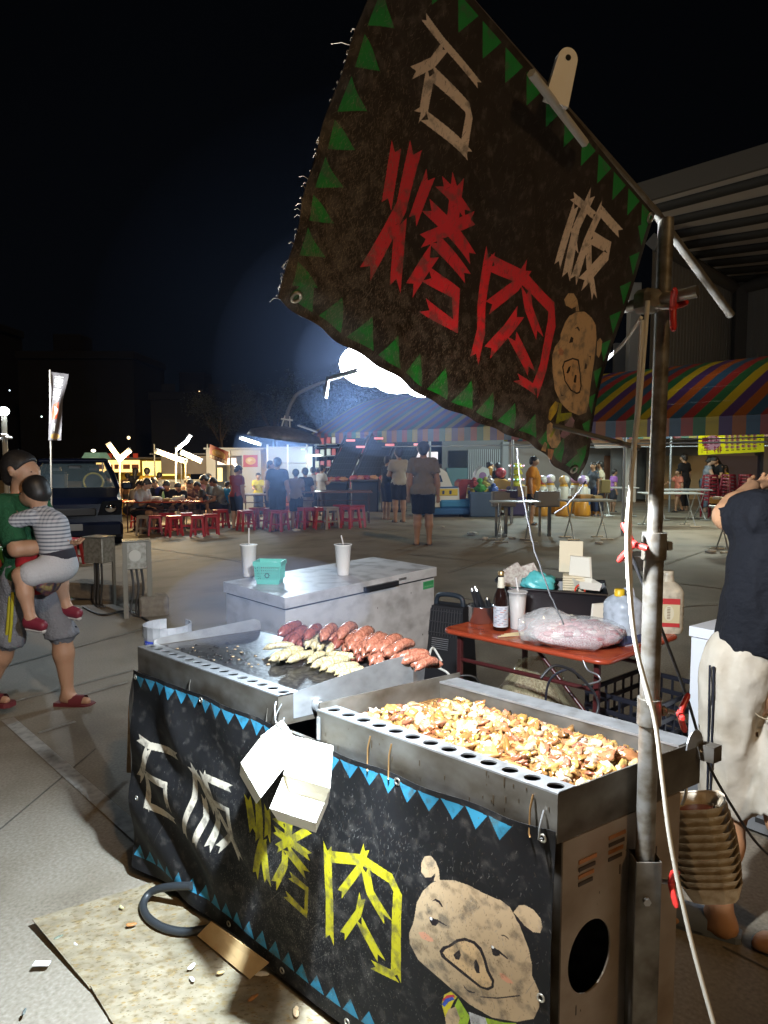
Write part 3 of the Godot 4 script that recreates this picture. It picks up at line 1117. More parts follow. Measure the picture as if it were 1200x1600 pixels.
func build_sausages() -> void:
	var red := worn("red_sausage", [[0.0, 0.1, 0.03, 0.018], [0.42, 0.22, 0.075, 0.045], [0.6, 0.3, 0.115, 0.072], [1.0, 0.44, 0.22, 0.15]], 0.26, 0.0, 1.3, 0.15, 0.02)
	var dark := worn("dark_sausage", [[0.0, 0.06, 0.015, 0.012], [0.5, 0.17, 0.045, 0.032], [1.0, 0.34, 0.13, 0.1]], 0.26, 0.0, 1.3, 0.15, 0.02)
	var pale := worn("pale_sausage", [[0.0, 0.1, 0.055, 0.015], [0.32, 0.26, 0.19, 0.08], [0.5, 0.42, 0.37, 0.22], [1.0, 0.54, 0.5, 0.36]], 0.3, 0.0, 1.3, 0.12, 0.016)
	for m in [red, dark, pale]:
		m.clearcoat_enabled = true
		m.clearcoat = 0.35
		m.clearcoat_roughness = 0.15
	var kinds := []
	for v in 4: kinds.append(sausage_mesh(v))
	# both ends as seen, and how high the axis lies above the plate
	var rows := [
		[60, 140, 220, 65, 0.055, 1], [105, 165, 232, 92, 0.03, 1], [140, 168, 245, 108, 0.03, 1], [180, 178, 250, 120, 0.022, 1], [240, 165, 345, 85, 0.055, 1],
		[350, 175, 450, 92, 0.06, 0], [412, 165, 505, 122, 0.045, 0], [470, 165, 580, 92, 0.06, 0], [520, 195, 650, 122, 0.058, 0], [572, 190, 690, 118, 0.062, 0], [625, 220, 765, 138, 0.062, 0],
		[660, 245, 790, 172, 0.055, 0], [705, 243, 832, 175, 0.055, 0], [757, 243, 880, 172, 0.055, 0], [790, 265, 910, 198, 0.055, 0], [840, 255, 960, 208, 0.055, 0], [870, 290, 1060, 265, 0.045, 0], [900, 325, 1075, 300, 0.03, 0], [985, 335, 1120, 335, 0.02, 0], [1000, 368, 1118, 328, 0.03, 0],
		[112, 192, 200, 130, 0.018, 1], [150, 200, 260, 140, 0.018, 1], [205, 208, 290, 150, 0.018, 1], [440, 228, 540, 150, 0.03, 1], [505, 242, 610, 170, 0.032, 0], [545, 228, 640, 160, 0.045, 0], [545, 268, 650, 200, 0.02, 1], [585, 258, 690, 190, 0.034, 0], [612, 242, 700, 180, 0.045, 0], [605, 305, 700, 235, 0.014, 1], [568, 292, 660, 230, 0.014, 1], [690, 325, 780, 260, 0.016, 0], [722, 338, 820, 275, 0.014, 0], [762, 332, 860, 270, 0.016, 0], [735, 288, 840, 225, 0.034, 0], [822, 300, 920, 245, 0.034, 0], [820, 345, 940, 300, 0.014, 0], [640, 275, 740, 205, 0.036, 0]]
	for i in rows.size():
		var r: Array = rows[i]
		var y: float = 0.874 + r[4]
		var p := on_level(420 + r[0] * 0.2333, 960 + r[1] * 0.2335, y)
		var q := on_level(420 + r[2] * 0.2333, 960 + r[3] * 0.2335, y)
		lay_sausage(kinds[i % 4], dark if r[5] == 1 else red, p, q, ("%s %s sausage from the left in the top layer of the pile" % [ORDER[i], "red" if r[5] == 0 else "dark"] if i < 20 else "%s sausage from the left in the lower layer of the pile" % ORDER[i - 20]), "sausages piled on the griddle", 0.14)
	var whites := [[5, 228, 140, 218, 0.018], [10, 303, 195, 240, 0.018], [75, 305, 228, 245, 0.03], [125, 315, 305, 262, 0.018], [270, 320, 372, 270, 0.018], [290, 350, 435, 292, 0.018], [350, 372, 535, 312, 0.018], [408, 378, 560, 342, 0.018], [448, 402, 600, 345, 0.018], [500, 405, 610, 372, 0.016], [248, 225, 312, 145, 0.022], [292, 235, 348, 150, 0.022], [330, 240, 402, 175, 0.02], [440, 272, 525, 280, 0.02], [395, 268, 450, 215, 0.02]]
	for i in whites.size():
		var r: Array = whites[i]
		var p := on_level(420 + r[0] * 0.2333, 960 + r[1] * 0.2335, 0.874 + r[4])
		var q := on_level(420 + r[2] * 0.2333, 960 + r[3] * 0.2335, 0.874 + r[4])
		lay_sausage(kinds[(i + 1) % 4], pale, p, q, "%s pale sausage %s" % [ORDER[i] if i < 10 else ORDER[i - 10], "in the front row, counted from the left" if i < 10 else "among those lying behind the front row"], "pale sausages on the griddle", 0.13)

func lay_sausage(mesh: Mesh, mt: Material, p: Vector3, q: Vector3, label: String, group: String, long: float) -> void:
	var d := q - p
	var l := clampf(d.length() * (1.18 if long > 0.135 else 1.03), 0.115, long * 1.25)
	var fat := l * (1.15 if long > 0.135 else 0.98)
	var x := d.normalized()
	var z := x.cross(Vector3.UP).normalized()
	var o := put("sausage", mesh, mt, null, Transform3D(Basis(x * l, z.cross(x) * minf(fat, 0.18), z * minf(fat, 0.18)), (p + q) / 2))
	tag(o, label, "sausage", group)

func build_cloth_sign() -> void:
	# the dark cloth over the front: 1757 x 790 mm, printed with four characters, bunting and a pig
	var k := 0.8
	var im := Image.create(1408, 640, false, Image.FORMAT_RGB8)
	var dark := lin(0.021, 0.021, 0.023)
	im.fill(dark)
	var n := FastNoiseLite.new()
	n.seed = 5
	n.frequency = 0.006
	for y in range(0, 640, 4):
		for x in range(0, 1408, 4):
			var v := clampf(n.get_noise_2d(x, y) * 0.5 + 0.5, 0, 1)
			im.fill_rect(Rect2i(x, y, 4, 4), lin(0.005 + 0.008 * v, 0.0048 + 0.0078 * v, 0.005 + 0.0084 * v))
	var mm := func(p: Vector2) -> Vector2: return Vector2(p.x * k, (793.0 - p.y) * k)
	var blue := lin(0.03, 0.19, 0.3)
	for i in 24:   # bunting along the top and the bottom edge
		var u := 22.0 + i * 68.5
		fill_poly(im, PackedVector2Array([mm.call(Vector2(u, 779)), mm.call(Vector2(u + 65, 777)), mm.call(Vector2(u + 34, 733))]), blue)
	for i in 26:
		var u := 6.0 + i * 67.0
		fill_poly(im, PackedVector2Array([mm.call(Vector2(u, 44)), mm.call(Vector2(u + 60, 44)), mm.call(Vector2(u + 30, 92))]), blue)
	var bone := lin(0.46, 0.4, 0.31)
	var yellow := lin(0.48, 0.42, 0.015)
	for e in [[34, 70, 541, 141, 530, 321, 544], [44, 137, 521, 116, 450, 55, 377], [37, 118, 424, 111, 275], [41, 121, 413, 258, 415, 261, 322], [32, 104, 284, 279, 280], [33, 426, 525, 404, 404, 348, 250], [35, 402, 528, 455, 491, 510, 387], [34, 453, 427, 462, 353, 423, 249], [31, 485, 515, 603, 511], [36, 471, 528, 522, 409, 521, 356, 489, 260], [35, 511, 429, 596, 434, 599, 343, 529, 268], [33, 533, 402, 593, 334, 641, 274]]:
		brush(im, pairs(e, mm, 1), e[0] * k * 0.76, bone)
	for e in [[38, 687, 506, 719, 404], [41, 738, 539, 751, 384], [36, 790, 509, 788, 408], [37, 768, 401, 732, 263], [40, 768, 379, 798, 269], [34, 826, 495, 879, 488], [41, 899, 546, 893, 427], [32, 825, 448, 995, 441], [29, 989, 518, 839, 396], [42, 886, 414, 981, 381], [39, 878, 401, 877, 359, 837, 280], [30, 907, 335, 987, 333, 986, 253, 891, 267], [41, 1072, 500, 1090, 348, 1093, 233], [38, 1085, 476, 1212, 521, 1317, 513, 1343, 484, 1338, 250], [31, 1341, 247, 1260, 238], [29, 1221, 556, 1200, 488, 1136, 392], [41, 1224, 502, 1248, 444, 1306, 397], [29, 1218, 417, 1206, 365, 1149, 273], [38, 1212, 345, 1283, 273]]:
		brush(im, pairs(e, mm, 1), e[0] * k * 0.78, yellow)
	var pink := lin(0.47, 0.34, 0.2)
	var ink := lin(0.016, 0.012, 0.014)
	var pg := func(a: Array, c: Color) -> void: fill_poly(im, PackedVector2Array(pairs(a, mm)), c)
	for e in [[1411, 592, 1419, 612, 1438, 621, 1454, 612, 1465, 596, 1470, 570, 1452, 561, 1455, 582, 1444, 568, 1426, 560, 1413, 569], [1671, 573, 1683, 594, 1697, 600, 1717, 596, 1734, 582, 1739, 564, 1734, 547, 1718, 543, 1698, 551, 1682, 565], [1469, 571, 1511, 587, 1553, 592, 1598, 589, 1641, 590, 1663, 582, 1684, 554, 1709, 500, 1718, 461, 1718, 437, 1734, 407, 1735, 368, 1722, 332, 1681, 303, 1617, 280, 1557, 283, 1494, 304, 1410, 331, 1384, 364, 1382, 391, 1395, 425, 1399, 441, 1405, 486, 1422, 524, 1447, 555]]:
		pg.call(e, pink)
	pg.call([1675, 566, 1684, 562, 1700, 548, 1716, 541, 1704, 540, 1690, 546, 1680, 556], ink)
	pg.call([1456, 578, 1452, 566, 1444, 558, 1430, 556, 1444, 562], ink)
	pg.call([1475, 387, 1485, 404, 1501, 415, 1524, 441, 1547, 456, 1574, 459, 1593, 450, 1604, 427, 1612, 401, 1625, 382, 1623, 362, 1609, 347, 1587, 343, 1549, 353, 1481, 373], ink)
	pg.call([1485, 388, 1493, 401, 1509, 415, 1528, 436, 1547, 448, 1570, 451, 1587, 441, 1597, 423, 1605, 395, 1619, 376, 1617, 363, 1605, 352, 1590, 349, 1556, 360, 1493, 379], lin(0.62, 0.42, 0.22))
	for e in [[1515, 396, 1532, 418, 1536, 406, 1531, 390, 1521, 387], [1572, 404, 1578, 414, 1586, 398, 1587, 382, 1579, 378, 1573, 388], [1445, 466, 1470, 468, 1472, 461, 1464, 450, 1454, 447, 1447, 454], [1468, 469, 1497, 465, 1494, 463, 1464, 463], [1617, 469, 1640, 464, 1640, 454, 1631, 447, 1622, 447], [1636, 467, 1661, 456, 1659, 453, 1635, 460], [1449, 508, 1461, 520, 1474, 519, 1483, 508, 1480, 506, 1470, 513, 1459, 514], [1641, 505, 1650, 510, 1660, 507, 1663, 503, 1653, 507], [1541, 329, 1551, 320, 1568, 322, 1574, 326, 1572, 321, 1557, 315, 1545, 321], [1587, 320, 1631, 340, 1689, 376, 1689, 373, 1631, 337, 1587, 318]]:
		pg.call(e, ink)
	for e in [[1412, 409, 1431, 419, 1456, 412, 1458, 405, 1444, 398, 1421, 397], [1639, 409, 1650, 411, 1669, 403, 1673, 397, 1659, 392, 1643, 396]]:
		pg.call(e, lin(0.62, 0.3, 0.18))
	for e in [Vector2(1450, 463), Vector2(1622, 466)]:
		fill_poly(im, dot_shape(mm.call(e), 3, 3), lin(0.8, 0.8, 0.8))
	pg.call([1478, 241, 1486, 272, 1506, 292, 1524, 286, 1514, 270, 1502, 240, 1490, 200], lin(0.6, 0.5, 0.03))
	pg.call([1480, 255, 1494, 275, 1514, 287, 1519, 281, 1506, 276, 1488, 251], lin(0.5, 0.05, 0.06))
	pg.call([1478, 241, 1490, 263, 1510, 279, 1516, 275, 1498, 258, 1486, 238], lin(0.04, 0.08, 0.4))
	pg.call([1516, 258, 1526, 284, 1558, 250, 1545, 200, 1515, 205], lin(0.3, 0.45, 0.03))
	pg.call([1487, 210, 1498, 238, 1518, 256, 1530, 230, 1520, 190, 1490, 180], pink)
	pg.call([1555, 262, 1600, 270, 1650, 285, 1660, 180, 1570, 170], lin(0.5, 0.5, 0.5))
	pg.call([1600, 270, 1650, 285, 1680, 300, 1700, 170, 1640, 170], lin(0.3, 0.45, 0.03))
	fade(im, 2, 9, lin(0.075, 0.066, 0.056), 0.6, func(u, v): return 0.75 * exp(-pow((u - 0.52) * 3.6, 2.0) - pow((v - 0.6) * 2.6, 2.0)) - 0.42)
	fade(im, 2, 10, lin(0.012, 0.009, 0.007), 0.3, func(u, v): return -0.4)
	scratch(im, 2600, lin(0.2, 0.18, 0.15), 7.0, Vector2(820, 330), Vector2(330, 150))
	scratch(im, 5200, lin(0.3, 0.27, 0.22), 4.5, Vector2(740, 430), Vector2(150, 100))
	scratch(im, 60, lin(0.2, 0.18, 0.15), 90.0, Vector2(820, 300), Vector2(330, 150))
	scratch(im, 900, lin(0.12, 0.08, 0.045), 5.0, Vector2(1240, 290), Vector2(110, 110))
	scratch(im, 1800, lin(0.09, 0.06, 0.03), 10.0, Vector2(700, 320), Vector2(400, 200))
	scratch(im, 500, lin(0.3, 0.28, 0.25), 9.0, Vector2(1000, 140), Vector2(260, 60))
	var mt := print_on(im, 0.62)
	mt.metallic_specular = 0.28
	var wave := func(u: float, v: float) -> Vector3:
		var uu := -0.005 + 1.76 * u
		var y := 0.793 - 0.755 * v + 0.018 * sin(u * 7.0) * (1 - v) * 0.3
		var free := smoothstep(0.0, 0.5, v)
		var o := 0.016 + 0.014 * sin(u * 9.0 + v * 2.5) * free + 0.01 * sin((u * 1.6 - v) * 17.0) * (0.3 + free) * exp(-pow((u - 0.16) * 4.0, 2.0)) + 0.012 * free
		o += 0.010 * exp(-pow((u - 0.13 - v * 0.18) * 30.0, 2.0))
		o -= 0.012 * smoothstep(0.93, 1.0, u) * (1.0 - v)
		o += 0.006 * sin(u * 41.0 + sin(v * 7.0) * 2.0) * exp(-v * 7.0)
		return on_cart(uu, 0.0, y) + OUT * o
	var cloth := put("cloth_sign", Shape.new().sheet(110, 48, wave, 0.0016), mt)
	tag(cloth, "black cloth on the cart front with blue bunting, white and yellow characters, a pig face", "banner")
	var eyelet := Shape.new()
	for e in [[0.012, 0.03], [0.25, 0.025], [0.5, 0.02], [0.75, 0.02], [0.984, 0.03], [0.988, 0.5], [0.33, 0.97], [0.5, 0.97], [0.66, 0.975], [0.03, 0.62]]:
		var c: Vector3 = wave.call(e[0], e[1]) + OUT * 0.0012
		eyelet.xf = Transform3D(Basis(ALONG, OUT, ALONG.cross(OUT)), c)
		eyelet.lathe([Vector2(0.0055, 0.0), Vector2(0.0105, 0.0), Vector2(0.0095, 0.0022), Vector2(0.0062, 0.0022), Vector2(0.0055, 0.0)], 14)
	put("eyelet", eyelet, paint(0.45, 0.42, 0.36, 0.35, 0.9), cloth)
	for u in [0.984, 0.5]:
		var c: Vector3 = wave.call(u, 0.03)
		var hook := Shape.new()
		hook.tube([c + OUT * 0.004, c + OUT * 0.018 + Vector3.UP * 0.004, c + OUT * 0.014 + Vector3.UP * 0.03, c + OUT * -0.002 + Vector3.UP * 0.062], 0.0024, 6)
		put("wire_hook", hook, mats.steel, cloth)

# ---------- the pole, the windblown flag and the work lamp ----------
func build_pole_and_flag() -> void:
	var p0 := at_depth(1003, 1500, 1.62)
	p0.y = 0.0
	var pole := thing("flag_pole", "dull steel pole in a square sleeve at the right end of the cart", "pole")
	var steel := worn("pole_steel", [[0.0, 0.13, 0.1, 0.07], [0.4, 0.24, 0.22, 0.185], [0.6, 0.3, 0.29, 0.265], [1.0, 0.36, 0.35, 0.33]], 0.38, 0.7, 3.0, 0.03, 0.014)
	var lean := Vector3(0.0, 1.0, 0.0)
	put("lower_tube", Shape.new().tube([p0 + Vector3(0, 0.03, 0), p0 + Vector3(0, 1.39, 0)], 0.0215, 20), steel, pole)
	put("upper_tube", Shape.new().tube([p0 + Vector3(0, 1.385, 0), p0 + Vector3(0.005, 2.1, 0)], 0.0165, 18), steel, pole)
	var sl := Shape.new()
	for e in [[0, 1], [0, -1], [1, 0], [-1, 0]]:
		sl.box(p0 + Vector3(e[0] * 0.0275, 0.34, e[1] * 0.0275), Vector3(0.003 if e[0] != 0 else 0.058, 0.68, 0.003 if e[1] != 0 else 0.0515), 0.001)
	put("square_sleeve", sl, mats.greasy, pole)
	put("base_plate", Shape.new().box(p0 + Vector3(0, 0.006, 0), Vector3(0.3, 0.012, 0.3), 0.003), mats.greasy, pole)
	for y in [1.02, 1.395]:
		put("collar", Shape.new().tube([p0 + Vector3(0, y - 0.03, 0), p0 + Vector3(0, y + 0.03, 0)], 0.0265, 20), steel, pole)
		put("clamp_lug", Shape.new().box(p0 + Vector3(0.032, y, 0.0), Vector3(0.014, 0.02, 0.018), 0.003), steel, pole)
	wing_handle(pole, p0 + Vector3(0.038, 1.02, 0.0), Vector3(1, -0.05, 0.55), 0.9)
	wing_handle(pole, p0 + Vector3(0.03, 0.62, 0.0), Vector3(0.9, 0.1, 0.45), 0.1)
	wing_handle(pole, p0 + Vector3(-0.03, 1.4, 0.01), Vector3(-0.85, 0.05, 0.5), 2.0)
	put("sleeve_bolt", Shape.new().tube([p0 + Vector3(-0.005, 0.59, 0.028), p0 + Vector3(-0.005, 0.59, 0.038)], 0.009, 6), mats.steel, pole)
	put("cross_tube", Shape.new().tube([at_depth(958, 484, 1.68), at_depth(1090, 455, 1.56)], 0.0125, 14), steel, pole)
	put("cross_clamp", Shape.new().box(at_depth(1012, 471, 1.62), Vector3(0.05, 0.05, 0.05), 0.01, Basis(Vector3.UP, 0.4)), steel, pole)
	wing_handle(pole, at_depth(1030, 480, 1.60), Vector3(0.6, -0.1, 0.5), 0.3)
	# the flag's rod runs along its top edge and past the pole
	var tl := Vector3(0.019, 2.333, -1.06)
	var tr := Vector3(0.573, 2.109, -1.6)
	var bl := Vector3(-0.168, 1.832, -1.17)
	var br := Vector3(0.471, 1.54, -1.72)
	var rod_a := at_depth(1142, 492, 1.78)
	var dir := (tl - tr).normalized()
	put("flag_rod", Shape.new().tube([rod_a, tr + Vector3(0.006, 0.0, -0.012), tl + dir * 0.06 + Vector3(-0.006, 0.0, -0.016)], 0.0095, 14), steel, pole)
	var im := Image.create(1250, 900, false, Image.FORMAT_RGB8)
	var n := FastNoiseLite.new()
	n.seed = 8
	n.frequency = 0.008
	for y in range(0, 900, 3):
		for x in range(0, 1250, 3):
			var v := clampf(n.get_noise_2d(x, y * 1.6) * 0.5 + 0.5, 0, 1)
			im.fill_rect(Rect2i(x, y, 3, 3), lin(0.022 + 0.02 * v, 0.017 + 0.015 * v, 0.0145 + 0.013 * v))
	var mm := func(p: Vector2) -> Vector2: return p * 1.25
	var green := lin(0.02, 0.24, 0.05)
	for i in 13:
		var u := 20.0 + i * 76.0
		fill_poly(im, PackedVector2Array(pairs([u, 14, u + 62, 14, u + 31, 62], mm)), green)
		fill_poly(im, PackedVector2Array(pairs([u, 700, u + 62, 700, u + 31, 640], mm)), green)
	for i in 9:
		var v := 30.0 + i * 74.0
		fill_poly(im, PackedVector2Array(pairs([18, v, 18, v + 60, 70, v + 32], mm)), green)
		fill_poly(im, PackedVector2Array(pairs([985, v, 985, v + 60, 945, v + 30], mm)), green)
	var bone := lin(0.66, 0.54, 0.44)
	var red := lin(0.58, 0.045, 0.065)
	for e in [[13, 123, 86, 175, 93, 289, 102], [18, 184, 98, 171, 133, 140, 167], [20, 174, 149, 187, 209, 180, 223], [21, 178, 148, 279, 154, 291, 165, 301, 221], [20, 196, 219, 316, 225], [16, 671, 122, 765, 119], [24, 729, 89, 716, 167, 734, 275], [19, 689, 133, 698, 261], [14, 705, 173, 739, 216], [20, 781, 100, 878, 104], [22, 783, 90, 764, 180, 759, 273], [28, 775, 165, 859, 150, 857, 169, 787, 270], [23, 771, 178, 798, 227, 848, 276]]:
		brush(im, pairs(e, mm, 1), e[0] * 1.25, bone)
	for e in [[24, 151, 306, 164, 412], [29, 194, 283, 200, 399, 163, 557], [23, 244, 310, 239, 400], [31, 205, 422, 237, 547], [23, 275, 309, 362, 320], [31, 310, 283, 339, 374], [28, 265, 363, 418, 382], [23, 388, 317, 277, 425], [27, 304, 410, 420, 427], [30, 311, 436, 283, 526], [33, 317, 481, 405, 476, 429, 543, 338, 543], [29, 475, 344, 495, 456, 512, 512, 508, 583], [32, 490, 360, 594, 346, 713, 361, 728, 400, 729, 510, 715, 580], [21, 715, 580, 649, 577], [27, 598, 319, 577, 373, 522, 446], [30, 612, 366, 634, 402, 687, 445], [29, 608, 428, 588, 477, 550, 545], [28, 609, 486, 681, 541]]:
		brush(im, pairs(e, mm, 1), e[0] * 1.25, red)
	var pink := lin(0.5, 0.34, 0.19)
	var ink := lin(0.02, 0.014, 0.012)
	var pg := func(a: Array, c: Color) -> void: fill_poly(im, PackedVector2Array(pairs(a, mm)), c)
	pg.call([805, 717, 813, 687, 826, 688, 824, 713], pink)
	pg.call([835, 722, 831, 700, 863, 688, 869, 715], lin(0.5, 0.26, 0.14))
	pg.call([799, 642, 813, 627, 861, 628, 879, 655, 872, 678, 850, 689, 824, 683, 805, 663], pink)
	pg.call([824, 666, 838, 624, 832, 563, 843, 562, 848, 586, 889, 567, 896, 581, 853, 608, 835, 665], lin(0.3, 0.33, 0.03))
	pg.call([799, 625, 793, 599, 813, 566, 830, 564, 829, 591, 812, 624], lin(0.45, 0.33, 0.03))
	pg.call([869, 645, 878, 605, 893, 576, 910, 582, 908, 620, 889, 643], lin(0.28, 0.16, 0.22))
	for e in [[778, 357, 797, 339, 824, 327, 864, 325, 893, 330, 915, 353, 936, 408, 947, 468, 957, 514, 953, 542, 921, 563, 878, 568, 837, 561, 799, 541, 772, 505, 756, 468, 759, 444, 771, 419, 767, 407, 771, 375], [747, 328, 754, 310, 770, 304, 788, 313, 805, 334, 794, 339, 789, 329, 779, 338, 758, 339], [923, 359, 934, 344, 949, 346, 959, 369, 956, 388, 940, 387]]:
		pg.call(e, pink)
	pg.call([804, 478, 805, 462, 831, 443, 856, 437, 881, 465, 900, 490, 901, 508, 889, 517, 861, 519, 828, 506], ink)
	pg.call([809, 478, 809, 464, 833, 446, 853, 442, 877, 467, 895, 492, 896, 506, 887, 513, 863, 515, 831, 504], lin(0.52, 0.32, 0.16))
	for e in [[825, 485, 827, 469, 833, 463, 835, 475, 832, 484], [861, 493, 859, 476, 866, 475, 872, 492, 866, 495], [803, 416, 803, 399, 813, 399, 815, 409], [891, 447, 888, 432, 900, 432, 902, 442], [806, 378, 816, 368, 826, 372, 826, 377, 815, 373], [898, 410, 908, 404, 912, 416, 906, 409], [822, 535, 832, 541, 842, 538, 832, 545]]:
		pg.call(e, ink)
	pg.call([774, 447, 779, 437, 795, 441, 794, 451, 783, 456], lin(0.52, 0.22, 0.12))
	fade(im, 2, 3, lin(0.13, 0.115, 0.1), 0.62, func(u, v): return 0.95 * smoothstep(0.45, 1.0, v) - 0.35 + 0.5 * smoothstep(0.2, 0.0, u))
	scratch(im, 9000, lin(0.3, 0.25, 0.2), 11.0, Vector2(420, 760), Vector2(380, 90))
	scratch(im, 5000, lin(0.28, 0.23, 0.17), 13.0, Vector2(120, 560), Vector2(80, 230))
	scratch(im, 4000, lin(0.2, 0.16, 0.12), 16.0, Vector2(700, 450), Vector2(330, 240))
	scratch(im, 900, lin(0.03, 0.02, 0.016), 18.0, Vector2(600, 500), Vector2(350, 250))
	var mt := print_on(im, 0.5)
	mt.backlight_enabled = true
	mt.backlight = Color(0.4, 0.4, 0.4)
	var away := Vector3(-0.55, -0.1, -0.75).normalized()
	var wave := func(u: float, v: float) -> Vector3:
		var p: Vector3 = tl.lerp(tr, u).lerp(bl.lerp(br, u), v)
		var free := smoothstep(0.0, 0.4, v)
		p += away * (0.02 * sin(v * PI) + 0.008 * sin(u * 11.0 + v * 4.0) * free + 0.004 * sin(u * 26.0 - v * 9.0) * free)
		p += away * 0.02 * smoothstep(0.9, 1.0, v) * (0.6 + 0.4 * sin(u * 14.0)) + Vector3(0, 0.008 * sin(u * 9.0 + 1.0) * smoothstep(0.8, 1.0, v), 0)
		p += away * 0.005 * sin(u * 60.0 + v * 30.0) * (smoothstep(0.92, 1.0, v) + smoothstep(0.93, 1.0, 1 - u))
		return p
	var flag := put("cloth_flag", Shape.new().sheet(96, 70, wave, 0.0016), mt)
	tag(flag, "brown windblown cloth flag with green edge triangles, white and red characters and a pig", "flag")
	var eyelet := Shape.new()
	for e in [[0.035, 0.965], [0.985, 0.03], [0.965, 0.97]]:
		var c: Vector3 = wave.call(e[0], e[1])
		var du: Vector3 = (wave.call(e[0] + 0.01, e[1]) - wave.call(e[0] - 0.01, e[1])).normalized()
		var dv: Vector3 = (wave.call(e[0], e[1] + 0.01) - wave.call(e[0], e[1] - 0.01)).normalized()
		var nn := dv.cross(du).normalized()
		eyelet.xf = Transform3D(Basis(du, nn, du.cross(nn)), c + nn * 0.001)
		eyelet.lathe([Vector2(0.005, 0.0), Vector2(0.0115, 0.0), Vector2(0.0105, 0.0024), Vector2(0.0056, 0.0024), Vector2(0.005, 0.0)], 16)
	put("eyelet", eyelet, paint(0.4, 0.38, 0.33, 0.35, 0.9), flag)
	var fray := Shape.new()   # loose threads at the left hem
	for k in 46:
		var v := rng.randf_range(0.25, 1.0)
		var c: Vector3 = wave.call(0.0, v)
		var d := Vector3(rng.randf_range(-1, -0.2), rng.randf_range(-0.7, 0.5), rng.randf_range(-0.3, 0.3)) * rng.randf_range(0.003, 0.012 if k > 3 else 0.04)
		fray.tube([c, c + d * 0.5 + Vector3(0, 0.003, 0), c + d], [0.0006, 0.0005, 0.0003], 4)
	put("loose_threads", fray, paint(0.25, 0.2, 0.15, 0.9), flag).set_meta("kind", "stuff")
	# white hanger on the rod
	var hang := thing("white_hanger", "white plastic strip and rounded tab on the top edge of the flag", "hanger")
	var h0 := at_depth(830, 114, 1.25)
	var h1 := at_depth(914, 224, 1.39)
	put("strip", Shape.new().tube([h0, h1], 0.008, 6), paint(0.45, 0.44, 0.42, 0.5), hang)
	var tabs := []
	for k in 14:
		var g := PI * k / 13.0
		tabs.append(Vector2(cos(g) * 0.018, 0.075 + sin(g) * 0.02))
	tabs.append(Vector2(-0.022, 0.0))
	tabs.append(Vector2(0.022, 0.0))
	var hb := Basis(Vector3.UP, 0.2) * Basis(Vector3.BACK, -0.25)
	var tabm := put("tab", Shape.new().plate(tabs, Transform3D(hb, h0.lerp(h1, 0.42)), 0.012), paint(0.75, 0.74, 0.72, 0.4), hang)
	put("tab_hole", Shape.new().tube([h0.lerp(h1, 0.42) + hb * Vector3(0, 0.078, 0.0045), h0.lerp(h1, 0.42) + hb * Vector3(0, 0.078, 0.0068)], 0.005, 10), paint(0.02, 0.02, 0.02, 0.8), tabm)
	# the tail of white cord that hangs from the flag's lower hem
	for e in [[[808, 700], [812, 745], [822, 800], [835, 860], [860, 930], [885, 985]], [[915, 752], [905, 768], [885, 790], [862, 805]]]:
		var path := []
		for q in e[0] if e.size() == 1 else e:
			path.append(at_depth(q[0], q[1], 1.74))
		var c := Shape.new()
		var fine := []
		for i in path.size() - 1:
			for j in 6: fine.append(path[i].lerp(path[i + 1], j / 6.0) + Vector3(sin((i * 6 + j) * 2.3) * 0.0008, 0, cos((i * 6 + j) * 2.3) * 0.0008))
		c.tube(fine, 0.0019, 7)
		tag(put("dangling_string", c, paint(0.05, 0.05, 0.052, 0.9)), "long white cord dangling below the flag in front of the meat bag" if path.size() > 4 else "short white cord end blowing from the lower right corner of the flag", "cord")
	# the work lamp: three bright bulbs in a row on an arm
	var wl := thing("work_lamp", "blazing white row of bulbs hanging below the flag over the griddle", "lamp")
	var b0 := at_depth(572, 566, 1.52)
	var b1 := at_depth(672, 604, 1.56)
	for k in 3:
		var c: Vector3 = b0.lerp(b1, [0.08, 0.48, 0.88][k])
		var s := Shape.new()
		s.soft = 1
		s.ball(c, Vector3(0.066, 0.046, 0.046) * [1.0, 0.88, 0.62][k], 20)
		put("bulb", s, shine(0.93, 0.97, 1.0, 14.0), wl)
		lamp(c, Color(0.94, 0.97, 1.0), KEY_POWER * [0.42, 0.36, 0.22][k], 0.025, wl)
		put("socket", Shape.new().tube([c + Vector3(0, 0.03, 0), c + Vector3(0, 0.05, 0)], 0.012, 10), paint(0.08, 0.08, 0.08, 0.5), wl)
	# the first bulb is a floodlight head turned to the ground before the cart
	var sp := SpotLight3D.new()
	sp.name = "flood_head_light"
	sp.light_color = Color(0.82, 0.92, 1.0)
	sp.light_energy = 16.0
	sp.light_size = 0.03
	sp.spot_angle = 40.0
	sp.spot_angle_attenuation = 0.6
	sp.spot_range = 30.0
	sp.shadow_enabled = true
	sp.position = b0.lerp(b1, 0.08)
	wl.add_child(sp)
	sp.look_at_from_position(b0.lerp(b1, 0.08), Vector3(-1.0, 0.0, -1.75))
	put("lamp_bar", Shape.new().tube([b0 + Vector3(-0.03, 0.055, 0), b1 + Vector3(0.05, 0.055, 0)], 0.006, 8), paint(0.06, 0.06, 0.06, 0.5), wl)
	put("lamp_arm", Shape.new().tube([b1 + Vector3(0.04, 0.056, 0), at_depth(770, 640, 1.62), at_depth(1000, 700, 1.63)], 0.006, 8), paint(0.06, 0.06, 0.06, 0.5), wl)
	put("hook_arm", Shape.new().tube([at_depth(560, 578, 1.46), at_depth(512, 592, 1.5), at_depth(508, 622, 1.5)], 0.005, 6), paint(0.1, 0.1, 0.1, 0.5), wl)

